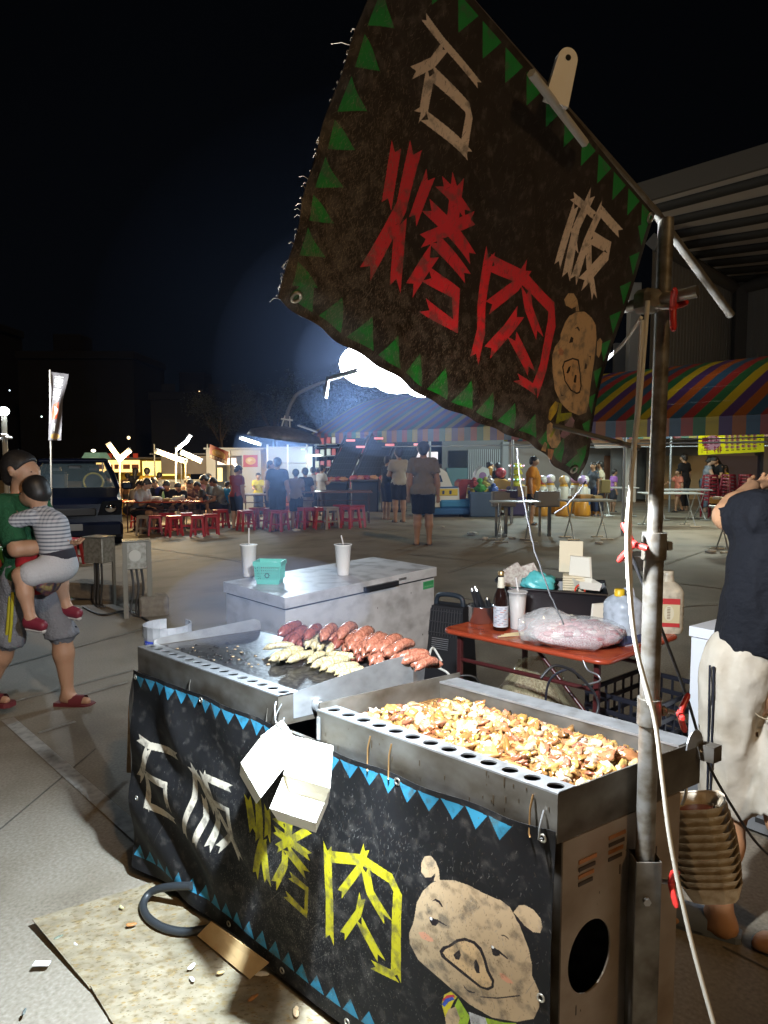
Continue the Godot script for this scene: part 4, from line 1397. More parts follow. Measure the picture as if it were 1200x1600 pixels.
# ---------- round the cart ----------
func takeout_box(label: String, hinge_l: Vector3, hinge_r: Vector3, lid_up: Vector3, tray_out: Vector3, group := "") -> Node3D:
	var t := thing("takeout_box", label, "takeout box", Vector3.ZERO, 0.0, group)
	var card := paint(0.72, 0.68, 0.58, 0.65, 0.0, 0.05, 12.0)
	var ac := hinge_r - hinge_l
	var n := ac.cross(lid_up).normalized() * -1.0
	var s := Shape.new()
	# the lid: a shallow dish with a thick rim
	var lid := [hinge_l, hinge_r, hinge_r + lid_up - ac * 0.06, hinge_l + lid_up + ac * 0.06]
	var inn := n * -0.012
	var li := []
	var mid: Vector3 = (lid[0] + lid[1] + lid[2] + lid[3]) / 4.0
	for p in lid: li.append(mid + (p - mid) * 0.9 + inn)
	for i in 4:
		s.quad(lid[i], lid[(i + 1) % 4], li[(i + 1) % 4], li[i])
	s.quad(li[0], li[1], li[2], li[3])
	put("lid", s, card, t)
	var nb := ac.cross(tray_out).normalized()
	var deep := nb * 0.042
	var rim := [hinge_l, hinge_r, hinge_r + tray_out - ac * 0.03, hinge_l + tray_out + ac * 0.03]
	var low := []
	var mid2: Vector3 = (rim[0] + rim[1] + rim[2] + rim[3]) / 4.0
	for p in rim: low.append(mid2 + (p - mid2) * 0.84 + deep)
	s = Shape.new()
	for i in 4:
		s.quad(rim[(i + 1) % 4], rim[i], low[i], low[(i + 1) % 4])
	s.quad(low[0], low[1], low[2], low[3])
	put("tray", s, card, t)
	return t

func cup(label: String, base: Vector3, h: float, r: float, fill: Color, mt: Material, straw_lean: Vector3, group := "") -> Node3D:
	var t := thing("drink_cup", label, "cup", base, 0.0, group)
	put("cup_body", Shape.new().lathe([Vector2(0, 0.0), Vector2(r * 0.68, 0.0), Vector2(r * 0.70, 0.004), Vector2(r * 0.98, h - 0.008), Vector2(r * 1.06, h - 0.006), Vector2(r * 1.07, h), Vector2(r * 0.98, h + 0.001), Vector2(r * 0.95, h - 0.004)], 28), mt, t)
	put("cup_film", Shape.new().lathe([Vector2(r * 0.99, h - 0.001), Vector2(0, h)], 28), paint(fill.r, fill.g, fill.b, 0.3), t)
	put("straw", Shape.new().tube([Vector3(0, h * 0.4, 0), Vector3(0.002, h, 0), Vector3(0.002, h, 0) + straw_lean], 0.0045, 10), paint(0.65, 0.62, 0.6, 0.4), t)
	return t

func build_freezer() -> void:
	var y := 0.85
	var a := on_level(338, 906, y)
	var b := on_level(445, 934, y)
	var c := on_level(682, 886, y)
	var ex := (c - b).normalized()
	var ez := (a - b).normalized()
	var lx := (c - b).length()
	var lz := 0.64
	var white := worn("freezer_white", [[0.0, 0.24, 0.23, 0.22], [0.36, 0.42, 0.42, 0.43], [0.5, 0.52, 0.52, 0.53], [1.0, 0.58, 0.58, 0.59]], 0.38, 0.0, 1.1, 0.03, 0.01)
	var f := thing("chest_freezer", "scuffed white chest freezer behind the griddle, with two cups on its lid", "freezer")
	var q := func(u: float, w: float, h: float) -> Vector3: return b + ex * u + ez * w + Vector3(0, h - y, 0)
	var blk := func(u0: float, u1: float, w0: float, w1: float, y0: float, y1: float) -> Shape:
		return Shape.new().hexa([q.call(u0, w0, y0), q.call(u1, w0, y0), q.call(u1, w1, y0), q.call(u0, w1, y0), q.call(u0, w0, y1), q.call(u1, w0, y1), q.call(u1, w1, y1), q.call(u0, w1, y1)])
	put("freezer_body", blk.call(0.012, lx - 0.012, 0.012, lz - 0.01, 0.1, y - 0.072), white, f)
	put("freezer_base", blk.call(0.03, lx - 0.03, 0.03, lz - 0.03, 0.0, 0.1), paint(0.03, 0.03, 0.03, 0.7), f)
	put("lid_seal", blk.call(0.016, lx - 0.016, 0.016, lz - 0.014, y - 0.072, y - 0.06), paint(0.06, 0.06, 0.06, 0.8), f)
	var lid := put("lid", blk.call(0.0, lx, 0.0, lz, y - 0.06, y), white, f)
	put("lid_lip", blk.call(0.004, lx - 0.004, -0.004, 0.0, y - 0.058, y - 0.006), white, lid)
	put("lid_handle", blk.call(lx * 0.455, lx * 0.685, -0.026, -0.006, y - 0.056, y - 0.03), paint(0.015, 0.015, 0.016, 0.4), lid)
	put("lock", blk.call(lx * 0.70, lx * 0.755, -0.009, -0.005, y - 0.036, y - 0.022), paint(0.3, 0.3, 0.3, 0.4, 0.7), lid)
	var im := Image.create(128, 48, false, Image.FORMAT_RGB8)
	im.fill(lin(0.05, 0.33, 0.12))
	for i in 9:
		im.fill_rect(Rect2i(8 + i * 13, 8, 4 + (i * 5) % 6, 4), lin(0.02, 0.12, 0.04))
		im.fill_rect(Rect2i(8 + i * 13, 8, 3, 14), lin(0.02, 0.12, 0.04))
		im.fill_rect(Rect2i(8 + i * 12, 30, 5 + (i * 3) % 5, 5), lin(0.3, 0.5, 0.3))
	var st := func(u: float, v: float) -> Vector3: return q.call(lx - 0.135 + 0.115 * u, 0.009, y - 0.083 - 0.05 * v)
	put("sticker", Shape.new().sheet(2, 2, st, 0.001), print_on(im, 0.5), f)
	for k in 12:   # scuffs
		var u := rng.randf_range(0.03, lx - 0.05)
		var h := rng.randf_range(0.3, 0.74)
		var r := rng.randf_range(0.002, 0.006)
		put("scuff_mark", blk.call(u, u + r, 0.0105, 0.0119, h, h + r * rng.randf_range(1.0, 5.0)), paint(0.09, 0.085, 0.08, 0.7), f)
	var paper := paint(0.74, 0.72, 0.7, 0.55)
	cup("white paper cup with a straw on the freezer, beside the mint basket", on_level(389, 900, y), 0.195, 0.05, Color(0.3, 0.28, 0.26), paper, Vector3(0.002, 0.1, 0), "white paper cups on the freezer")
	cup("white paper cup with a straw standing alone in the middle of the freezer lid", on_level(536, 898, y), 0.19, 0.052, Color(0.12, 0.11, 0.1), paper, Vector3(-0.012, 0.055, 0.0), "white paper cups on the freezer")
	# the basket: slatted sides, open on top
	var bp := on_level(422, 911, y)
	var bk := thing("plastic_basket", "small mint green plastic basket with slotted sides on the freezer", "basket", bp, -0.12)
	var mint := paint(0.12, 0.52, 0.42, 0.45)
	put("basket_floor", Shape.new().box(Vector3(0, 0.003, 0), Vector3(0.128, 0.005, 0.1), 0.001), mint, bk)
	for e in [[0.064, 0, 0.0], [-0.064, 0, PI], [0, 0.05, -PI / 2], [0, -0.05, PI / 2]]:
		var w: float = 0.1 if e[0] != 0 else 0.128
		var tf := Transform3D(Basis(Vector3.UP, e[2]) * Basis(Vector3.BACK, -0.13), Vector3(e[0], 0.006, e[1]))
		var s := Shape.new()
		s.xf = tf
		s.box(Vector3(0, 0.115, 0), Vector3(0.005, 0.026, w * 1.28), 0.001)
		s.box(Vector3(0, 0.012, 0), Vector3(0.003, 0.024, w * 1.02), 0.001)
		for k in 13:
			s.box(Vector3(0, 0.063, (k - 6) / 6.0 * w * 0.56), Vector3(0.003, 0.082, w * 0.045), 0.0)
		for k in 5:
			s.box(Vector3(0, 0.034 + k * 0.0165, 0), Vector3(0.0036, 0.0035, w * 1.14), 0.0)
		put("basket_side", s, mint, bk)
	var rose := Shape.new()
	for k in 8:
		var d := Vector3(0.0, cos(TAU * k / 8), sin(TAU * k / 8))
		rose.ball(Vector3(0, 0.05, 0) + d * 0.012, Vector3(0.0015, 0.004, 0.004), 8)
	put("rosette", rose, paint(0.015, 0.03, 0.03, 0.6), bk, Transform3D(Basis(Vector3.UP, -PI / 2), Vector3(0, 0.004, 0.063)))

func build_gas_and_ground_clutter() -> void:
	# gas bottle behind the left end of the cart: only its collar and one flank show
	var g0 := at_depth(262, 1010, 2.99)
	g0.y = 0.0
	var g := thing("gas_bottle", "blue grey gas bottle with collar and blue label behind the cart's left end", "gas bottle", g0)
	var grey := worn("bottle_grey", [[0.0, 0.14, 0.15, 0.17], [0.5, 0.3, 0.32, 0.35], [1.0, 0.42, 0.44, 0.47]], 0.45, 0.1, 2.0, 0.03)
	put("bottle_body", Shape.new().lathe([Vector2(0, 0.02), Vector2(0.13, 0.02), Vector2(0.155, 0.06), Vector2(0.158, 0.6), Vector2(0.14, 0.69), Vector2(0.09, 0.74), Vector2(0, 0.75)], 32), grey, g)
	put("foot_ring", Shape.new().lathe([Vector2(0.125, 0.0), Vector2(0.132, 0.0), Vector2(0.132, 0.04), Vector2(0.125, 0.04)], 28, true), grey, g)
	var col := Shape.new()
	for k in 20:
		if k in [3, 4, 5]: continue
		var a := TAU * k / 20
		var b := TAU * (k + 1) / 20
		var lo := 0.85 if k % 10 in [0, 1, 8] else 0.72
		var pa := Vector3(cos(a), 0, -sin(a))
		var pb := Vector3(cos(b), 0, -sin(b))
		col.hexa([pa * 0.098 + Vector3(0, lo, 0), pb * 0.098 + Vector3(0, lo, 0), pb * 0.093 + Vector3(0, lo, 0), pa * 0.093 + Vector3(0, lo, 0), pa * 0.098 + Vector3(0, 0.9, 0), pb * 0.098 + Vector3(0, 0.9, 0), pb * 0.093 + Vector3(0, 0.9, 0), pa * 0.093 + Vector3(0, 0.9, 0)])
	put("collar", col, grey, g)
	put("valve", Shape.new().tube([Vector3(0, 0.74, 0), Vector3(0, 0.83, 0)], 0.016, 12), paint(0.4, 0.3, 0.12, 0.4, 0.8), g)
	put("valve_wheel", Shape.new().tube([Vector3(0.02, 0.83, 0), Vector3(0.02, 0.85, 0)], 0.028, 12), paint(0.6, 0.13, 0.03, 0.5), g)
	var im := Image.create(96, 72, false, Image.FORMAT_RGB8)
	im.fill(lin(0.02, 0.05, 0.42))
	for j in 5:
		for i in 7:
			im.fill_rect(Rect2i(6 + i * 13, 8 + j * 13, 5 + (i * j) % 6, 3), lin(0.6, 0.62, 0.7))
			im.fill_rect(Rect2i(8 + i * 13, 8 + j * 13, 2, 8), lin(0.6, 0.62, 0.7))
	var lab := func(u: float, v: float) -> Vector3:
		var a := -2.35 + 0.75 * u
		return Vector3(cos(a) * 0.0995, 0.845 - 0.07 * v, -sin(a) * 0.0995)
	put("label", Shape.new().sheet(8, 2, lab, 0.0008), print_on(im), g)
	var g2 := at_depth(221, 1300, 2.79)
	g2.y = 0.0
	var gb := thing("gas_bottle", "pale grey gas bottle standing close against the left end of the cart", "gas bottle", g2 + Vector3(0.095, 0, -0.12))
	put("bottle_body", Shape.new().lathe([Vector2(0, 0.1), Vector2(0.12, 0.1), Vector2(0.145, 0.14), Vector2(0.15, 0.64), Vector2(0.13, 0.72), Vector2(0.08, 0.765), Vector2(0, 0.77)], 32), paint(0.42, 0.43, 0.44, 0.4, 0.1), gb)
	put("foot_ring", Shape.new().lathe([Vector2(0.115, 0.0), Vector2(0.122, 0.0), Vector2(0.122, 0.11), Vector2(0.115, 0.11)], 28, true), paint(0.42, 0.43, 0.44, 0.4, 0.1), gb)
	tag(put("wooden_slat", Shape.new().box(Vector3(0, 0.17, 0), Vector3(0.03, 0.35, 0.02), 0.003, Basis(Vector3.BACK, -0.06)), worn("pine", [[0.0, 0.3, 0.17, 0.07], [1.0, 0.5, 0.32, 0.16]], 0.7, 0.0, 3.0), null, at(on_level(206, 1205).x, 0.0, on_level(206, 1205).z)), "short wooden slat leaning at the left end of the cart", "slat")
	# cardboard laid on the ground before the cart
	var specks := Image.create(640, 640, false, Image.FORMAT_RGB8)
	var n := FastNoiseLite.new()
	n.seed = 21
	n.frequency = 0.01
	for y in range(0, 640, 2):
		for x in range(0, 640, 2):
			var v := n.get_noise_2d(x, y)
			var w := n.get_noise_2d(x * 5.0 + 900.0, y * 5.0)
			specks.fill_rect(Rect2i(x, y, 2, 2), lin(0.2 + 0.08 * v + 0.02 * w, 0.165 + 0.07 * v + 0.018 * w, 0.108 + 0.05 * v + 0.015 * w))
	fade(specks, 2, 31, lin(0.1, 0.065, 0.025), 0.6, func(u, v): return -0.25)
	fade(specks, 2, 32, lin(0.2, 0.11, 0.02), 0.5, func(u, v): return -0.55)
	for k in 1300:
		var r := rng.randf_range(0.6, 2.2) if k < 1000 else rng.randf_range(2.0, 6.0)
		var p := Vector2(rng.randf() * 640, rng.randf() * 640)
		var blot := dot_shape(p, r * rng.randf_range(0.8, 1.7), r)
		for y in range(maxi(0, int(p.y - r * 2)), mini(640, int(p.y + r * 2) + 1)):
			for x in range(maxi(0, int(p.x - r * 2)), mini(640, int(p.x + r * 2) + 1)):
				if Geometry2D.is_point_in_polygon(Vector2(x, y), blot):
					var c := lin(0.075, 0.05, 0.02) if k % 3 else lin(0.18, 0.085, 0.01)
					specks.set_pixel(x, y, specks.get_pixel(x, y).lerp(c, 0.7 if r < 3.0 else 0.45))
	var cm := print_on(specks, 0.6)
	var lays := [[[50, 1437], [370, 1340], [500, 1480], [140, 1545], 0.004, "large stained cardboard sheet lying farthest to the left in front of the cart"], [[141, 1541], [452, 1446], [640, 1640], [230, 1690], 0.008, "speckled cardboard sheet at the bottom edge, laid in front of the first one"], [[376, 1340], [620, 1250], [900, 1480], [498, 1490], 0.012, "cardboard sheet lying mostly under the cart"]]
	for e in lays:
		var c := []
		for k in 4: c.append(on_level(e[k][0], e[k][1], e[4]))
		var f := func(u: float, v: float) -> Vector3:
			var p: Vector3 = c[0].lerp(c[1], u).lerp(c[3].lerp(c[2], u), v)
			return p + Vector3(0, 0.003 * sin(u * 7.0 + v * 3.0) * sin(v * PI) * sin(u * PI) + 0.001, 0)
		tag(put("cardboard_sheet", Shape.new().sheet(16, 16, f, 0.003), cm), e[5], "cardboard", "flattened cardboard on the ground")
	var kraft := worn("kraft", [[0.0, 0.3, 0.18, 0.07], [0.5, 0.44, 0.28, 0.12], [1.0, 0.52, 0.36, 0.18]], 0.75, 0.0, 2.0, 0.03)
	var fc := [on_level(308, 1462, 0.02), on_level(330, 1440, 0.075), on_level(420, 1505, 0.075), on_level(390, 1530, 0.02)]
	var fold := Shape.new()
	fold.hexa([fc[0], fc[3], fc[3] + Vector3(0, 0, -0.004), fc[0] + Vector3(0, 0, -0.004), fc[1], fc[2], fc[2] + Vector3(0.0, 0, -0.004), fc[1] + Vector3(0, 0, -0.004)])
	tag(put("cardboard_flap", fold, kraft), "folded brown cardboard flap sticking out below the cloth beside the black hose", "cardboard")
	# black hose in a loop
	var hose := []
	for q in [[330, 1450, 0.03], [290, 1456, 0.022], [255, 1449, 0.022], [230, 1432, 0.022], [224, 1412, 0.025], [236, 1394, 0.045], [262, 1386, 0.08], [300, 1384, 0.11]]:
		hose.append(on_level(q[0], q[1], q[2]))
	tag(put("rubber_hose", Shape.new().tube(smooth(hose, 5), 0.0135, 12), paint(0.02, 0.022, 0.024, 0.45)), "thick black rubber hose looping out under the cloth onto the cardboard", "hose")
	# small litter
	var scraps := [[65, 1499, 0.022, [0.6, 0.62, 0.66], "white paper scrap on the bare concrete left of the cardboard"], [90, 1459, 0.016, [0.12, 0.14, 0.1], "crumpled dark leaf on the concrete left of the cardboard"], [37, 1575, 0.012, [0.08, 0.09, 0.08], "tiny dark leaf near the lower left corner"], [190, 1418, 0.01, [0.45, 0.45, 0.2], "small yellowish bottle cap on the cardboard"], [206, 1445, 0.018, [0.3, 0.12, 0.03], "reddish brown food scrap on the cardboard by the hose"], [300, 1510, 0.018, [0.7, 0.66, 0.58], "pale onion peel on the cardboard"], [300, 1530, 0.014, [0.72, 0.7, 0.66], "white onion piece lying below the pale onion peel"], [408, 1522, 0.024, [0.7, 0.7, 0.68], "white plastic spoon end beside the folded flap"], [394, 1560, 0.018, [0.32, 0.14, 0.04], "dark red scrap at the bottom edge of the cardboard"], [462, 1582, 0.02, [0.66, 0.5, 0.3], "beige vegetable scrap near the bottom of the cloth"], [118, 1470, 0.01, [0.4, 0.4, 0.38], "pale chip on the concrete near the cardboard corner"], [345, 1520, 0.012, [0.5, 0.35, 0.15], "brown crumb beside the onion piece"]]
	for i in scraps.size():
		var e: Array = scraps[i]
		var p := on_level(e[0], e[1], 0.019)
		var s := Shape.new()
		s.soft = 1
		s.ball(Vector3.ZERO, Vector3(e[2], 0.004, e[2] * 0.45), 8)
		s.ball(Vector3(e[2] * 0.6, 0.002, e[2] * 0.2), Vector3(e[2] * 0.5, 0.003, e[2] * 0.3), 8)
		if i == 0:
			s = Shape.new().box(Vector3.ZERO, Vector3(0.05, 0.002, 0.022), 0.0)
		p.y = 0.006 if e[0] < 130 else 0.02
		tag(put("litter_scrap", s, paint(e[3][0], e[3][1], e[3][2], 0.6), null, at(p.x, p.y, p.z, i * 0.9)), e[4], "litter")

func smooth(p: Array, n: int) -> Array:   # points along a Catmull-Rom curve through p
	var out := []
	for i in p.size() - 1:
		var a: Vector3 = p[maxi(i - 1, 0)]
		var d: Vector3 = p[mini(i + 2, p.size() - 1)]
		for k in n:
			out.append(p[i].cubic_interpolate(p[i + 1], a, d, float(k) / n))
	out.append(p[-1])
	return out

func build_side_table() -> void:
	var y := 0.72
	var l := on_level(692, 981, y)
	var f := on_level(946, 1032, y)
	var r := on_level(1060, 990, y)
	var ex := (f - l).normalized()
	var ez := (r - f).normalized()
	var lx := (f - l).length()
	var lz := (r - f).length()
	var q := func(u: float, w: float, h: float) -> Vector3: return l + ex * u + ez * w + Vector3(0, h - y, 0)
	var t := thing("folding_table", "red topped folding table with maroon legs beyond the meat tray", "table")
	var top := worn("table_red", [[0.0, 0.2, 0.03, 0.015], [0.5, 0.36, 0.06, 0.022], [1.0, 0.46, 0.1, 0.035]], 0.22, 0.0, 1.2, 0.02)
	var outline := []
	for c in [[0.05, 0.05, PI], [lx - 0.05, 0.05, -PI / 2], [lx - 0.05, lz - 0.05, 0.0], [0.05, lz - 0.05, PI / 2]]:
		for k in 5:
			var g: float = c[2] + PI / 2 * k / 4.0
			outline.append(Vector2(c[0] + cos(g) * 0.05, c[1] + sin(g) * 0.05))
	put("table_top", Shape.new().plate(outline, Transform3D(Basis(ex, ez, ex.cross(ez)), l + Vector3(0, -0.011, 0)), 0.022), top, t)
	var ed := []
	for p in outline: ed.append(l + ex * p.x + ez * p.y + Vector3(0, -0.013, 0))
	ed.append(ed[0])
	put("edge_trim", Shape.new().tube(ed, 0.0125, 8), paint(0.33, 0.05, 0.02, 0.3), t)
	var iron := paint(0.06, 0.012, 0.012, 0.35)
	for e in [[0.06, 0.06], [lx - 0.07, 0.06], [0.06, lz - 0.07], [lx - 0.07, lz - 0.07]]:
		var s := Shape.new()
		var a: Vector3 = q.call(e[0], e[1], 0.0)
		s.box(a + Vector3(0, 0.35, 0), Vector3(0.026, 0.69, 0.026), 0.004, Basis(ex, Vector3.UP, ex.cross(Vector3.UP)))
		put("leg", s, iron, t)
	for e in [[0.06, 0.06, lx - 0.07, 0.06, 0.56], [0.06, lz - 0.07, lx - 0.07, lz - 0.07, 0.56], [0.06, 0.06, 0.06, lz - 0.07, 0.3], [lx - 0.07, 0.06, lx - 0.07, lz - 0.07, 0.3]]:
		put("cross_bar", Shape.new().tube([q.call(e[0], e[1], e[4]), q.call(e[2], e[3], e[4])], 0.0105, 10), iron, t)
	put("brace", Shape.new().tube([q.call(lx - 0.07, 0.06, 0.4), q.call(lx * 0.55, 0.08, 0.69)], 0.009, 8), iron, t)
	put("bag_hook", Shape.new().tube(smooth([q.call(lx * 0.88, -0.005, 0.715), q.call(lx * 0.92, -0.02, 0.67), q.call(lx * 0.98, -0.03, 0.66), q.call(lx * 0.99, -0.03, 0.635), q.call(lx * 0.9, -0.03, 0.6)], 4), 0.004, 8), mats.steel, t)
	# on the table
	var pot := thing("steel_pot", "small steel pot holding black handled tongs, left on the red table", "pot", on_level(752, 972, y))
	put("pot_body", Shape.new().lathe([Vector2(0, 0), Vector2(0.058, 0), Vector2(0.066, 0.006), Vector2(0.068, 0.085), Vector2(0.072, 0.088), Vector2(0.072, 0.091), Vector2(0.066, 0.09), Vector2(0.064, 0.01), Vector2(0, 0.008)], 32), paint(0.55, 0.55, 0.55, 0.22, 0.95), pot)
	for e in [[-0.03, 0.01, -0.05, 0.17], [-0.01, 0.0, -0.025, 0.165], [0.01, -0.01, -0.028, 0.17], [0.03, 0.0, 0.03, 0.12]]:
		var a := Vector3(e[0] + 0.03, 0.012, e[1])
		var b := Vector3(e[2], e[3], e[1] * 2.0)
		put("tong_handle", Shape.new().tube([a, a.lerp(b, 0.45), b], [0.006, 0.013, 0.011], 10), paint(0.015, 0.015, 0.017, 0.3), pot)
		put("steel_tip", Shape.new().tube([b, b + (b - a) * 0.1], [0.011, 0.006], 8), paint(0.6, 0.6, 0.6, 0.25, 0.9), pot)
	var bt := thing("sauce_bottle", "dark glass bottle with pale labels and gold cap on the red table", "bottle", on_level(782, 984, y))
	put("glass_body", Shape.new().lathe([Vector2(0, 0), Vector2(0.034, 0), Vector2(0.037, 0.004), Vector2(0.037, 0.15), Vector2(0.032, 0.175), Vector2(0.018, 0.215), Vector2(0.0145, 0.27), Vector2(0.0145, 0.285), Vector2(0, 0.285)], 32), paint(0.015, 0.006, 0.004, 0.06), bt)
	var im := Image.create(128, 128, false, Image.FORMAT_RGB8)
	im.fill(lin(0.5, 0.52, 0.56))
	for i in 30:
		im.fill_rect(Rect2i(10 + (i * 37) % 84, 12 + (i / 3) * 11, 14 + (i * 7) % 12, 4), lin(0.2, 0.22, 0.3) if i % 4 else lin(0.45, 0.15, 0.12))
	var lm := print_on(im)
	var body_label := func(u: float, v: float) -> Vector3:
		var a := -PI * 0.95 + PI * 0.9 * u
		return Vector3(cos(a) * 0.0375, 0.125 - 0.105 * v, -sin(a) * 0.0375)
	put("body_label", Shape.new().sheet(20, 2, body_label, 0.0004), lm, bt)
	put("neck_label", Shape.new().lathe([Vector2(0.0185, 0.214), Vector2(0.015, 0.268)], 24), paint(0.62, 0.58, 0.46, 0.5), bt)
	put("cap", Shape.new().lathe([Vector2(0.0152, 0.276), Vector2(0.0155, 0.292), Vector2(0.013, 0.296), Vector2(0, 0.296)], 20), paint(0.6, 0.42, 0.2, 0.3, 0.8), bt)
	var milky := clear_film(0.35, 0.1)
	var mk := cup("clear plastic cup of milky drink with straw beside the dark bottle", on_level(808, 982, y), 0.19, 0.048, Color(0.6, 0.58, 0.56), milky, Vector3(-0.012, 0.07, 0))
	put("drink", Shape.new().lathe([Vector2(0, 0.004), Vector2(0.03, 0.004), Vector2(0.0435, 0.165), Vector2(0, 0.166)], 24), paint(0.62, 0.58, 0.54, 0.35), mk)
	for k in 3:
		var a := on_level(778 + k * 5, 995 - k * 2, y + 0.004 + k * 0.005)
		var b := on_level(832, 991 - k * 2.5, y + 0.004 + k * 0.004)
		tag(put("chopstick", Shape.new().tube([a, b], [0.0035, 0.0025], 6), paint(0.62, 0.5, 0.28, 0.6)), "%s pale bamboo chopstick at the table's edge before the bottle" % ["lowest", "middle", "topmost"][k], "chopstick", "chopsticks on the red table")
	# black tub with boxes and bags
	var t0 := on_level(792, 964, y)
	var t1 := on_level(938, 972, y)
	var tx := (t1 - t0).normalized()
	var tz := Vector3(-tx.z, 0, tx.x) * -1.0
	if tz.z > 0: tz = -tz
	var tub := thing("black_tub", "black plastic tub with flared rim on the red table, holding boxes and bags", "tub")
	var tl := (t1 - t0).length()
	var tq := func(u: float, w: float, h: float) -> Vector3: return t0 + tx * u + tz * w + Vector3(0, h, 0)
	var lowr := [tq.call(0.02, 0.0, 0.0), tq.call(tl - 0.02, 0.0, 0.0), tq.call(tl - 0.02, 0.26, 0.0), tq.call(0.02, 0.26, 0.0)]
	var topr := [tq.call(-0.03, -0.035, 0.165), tq.call(tl + 0.03, -0.035, 0.15), tq.call(tl + 0.03, 0.29, 0.165), tq.call(-0.03, 0.29, 0.165)]
	var s := Shape.new()
	for i in 4:
		var j := (i + 1) % 4
		s.quad(lowr[i], lowr[j], topr[j], topr[i])
	s.quad(lowr[3], lowr[2], lowr[1], lowr[0])
	var black := paint(0.012, 0.012, 0.014, 0.35)
	put("tub_body", s, black, tub)
	var rim := topr.duplicate()
	rim.append(topr[0])
	put("rim", Shape.new().tube(rim, 0.009, 8), black, tub)
	put("grip", Shape.new().tube([topr[0].lerp(topr[3], 0.25), topr[0].lerp(topr[3], 0.3) - tx * 0.035 + Vector3(0, 0.02, 0), topr[0].lerp(topr[3], 0.6) - tx * 0.035 + Vector3(0, 0.02, 0), topr[0].lerp(topr[3], 0.65)], 0.011, 8), black, tub)
	# nested paper boxes standing in the tub
	var card := paint(0.66, 0.57, 0.4, 0.65)
	var bs := thing("box_stack", "tall stack of cream paper takeout boxes in the tub, lids up", "takeout boxes")
	var b0: Vector3 = tq.call(tl * 0.72, 0.09, 0.12)
	for k in 9:
		var sx := Shape.new()
		sx.box(b0 + Vector3(0, 0.013 * k, 0), Vector3(0.12, 0.011, 0.11), 0.002, Basis(tx, Vector3.UP, tx.cross(Vector3.UP)))
		put("stacked_box", sx, card, bs)
	var lb := Basis(tx, Vector3.UP, tx.cross(Vector3.UP))
	put("raised_lid", Shape.new().box(b0 + Vector3(-0.0, 0.2, 0) - tx * 0.02 - tz * -0.05, Vector3(0.125, 0.17, 0.01), 0.002, lb * Basis(Vector3.RIGHT, -0.15)), card, bs)
	var hl: Vector3 = b0 + tx * -0.03 + Vector3(0, 0.105, 0) - tz * 0.02
	takeout_box("open cream takeout box on top of the stack in the black tub", hl, hl + (tx * 0.12 - tz * 0.05), Vector3(0, 0.11, 0) + tz * 0.02, (tx * 0.05 - tz * 0.1) + Vector3(0, -0.01, 0))
	var loop := []
	for k in 9:
		var g := PI * k / 8.0
		loop.append(tq.call(tl * 0.78, -0.02, 0.16) + tx * cos(g) * 0.025 + Vector3(0, sin(g) * 0.035, 0))
	tag(put("scissor_handle", Shape.new().tube(loop, 0.005, 8), paint(0.6, 0.05, 0.02, 0.35)), "red scissor handle poking over the tub's rim", "scissors")
	for k in 2:
		var c: Vector3 = tq.call(tl * (0.05 + 0.13 * k), 0.1 + k * 0.06, 0.2)
		tag(put("paper_bag", Shape.new().plate([Vector2(-0.07, -0.08), Vector2(0.06, -0.08), Vector2(0.055, 0.05), Vector2(-0.005 + k * 0.02, 0.085), Vector2(-0.075, 0.02)], Transform3D(Basis(Vector3.UP, 0.5 - 0.3 * k) * Basis(Vector3.BACK, -0.35), c), 0.014), worn("bag_paper", [[0.0, 0.3, 0.22, 0.2], [0.45, 0.5, 0.42, 0.38], [0.55, 0.62, 0.57, 0.52], [1.0, 0.66, 0.62, 0.57]], 0.7, 0.0, 6.0)), "pale printed paper bag in the black tub, %s" % ["the left of the two" if k == 0 else "next to the teal bag"], "bag")
	var cr := Shape.new()
	cr.soft = 1
	crumple(cr, tq.call(tl * 0.33, 0.1, 0.175), Vector3(0.085, 0.05, 0.06), 5, 0.5)
	tag(put("teal_bag", cr, paint(0.1, 0.48, 0.5, 0.35)), "crumpled teal plastic bag heaped in the black tub", "bag")
	# the meat in its clear bag
	var mp := on_level(905, 1010, y)
	var meat := thing("meat_bag", "clear plastic bag of raw sliced meat at the front of the red table", "bag", mp)
	var flesh_mat := worn("raw_meat", [[0.0, 0.24, 0.045, 0.06], [0.42, 0.36, 0.12, 0.13], [0.52, 0.55, 0.4, 0.38], [1.0, 0.66, 0.56, 0.52]], 0.3, 0.0, 14.0, 0.2, 0.014)
	s = Shape.new()
	s.soft = 1
	crumple(s, Vector3(0, 0.055, 0), Vector3(0.2, 0.06, 0.11), 9, 0.22)
	var ms := put("meat_mass", s, flesh_mat, meat)
	for k in 70:
		var a := rng.randf() * TAU
		var e := rng.randf_range(0.1, 1.2)
		var d := Vector3(cos(a) * cos(e) * 0.185, 0.055 + sin(e) * 0.055, sin(a) * cos(e) * 0.1)
		var sl := Shape.new()
		sl.soft = 1
		crumple(sl, d, Vector3(0.03, 0.013, 0.018), 20 + k, 0.5)
		put("meat_slice", sl, [paint(0.36, 0.12, 0.12, 0.3), paint(0.5, 0.3, 0.28, 0.3), paint(0.6, 0.48, 0.44, 0.3), paint(0.42, 0.19, 0.19, 0.3)][k % 4], ms)
	s = Shape.new()
	s.soft = 1
	crumple(s, Vector3(-0.02, 0.062, 0), Vector3(0.225, 0.075, 0.125), 14, 0.25)
	s.soft = 1
	crumple(s, Vector3(-0.15, 0.085, -0.02), Vector3(0.12, 0.075, 0.07), 15, 0.45)
	var film := clear_film(0.22, 0.08)
	put("plastic_film", s, film, meat)
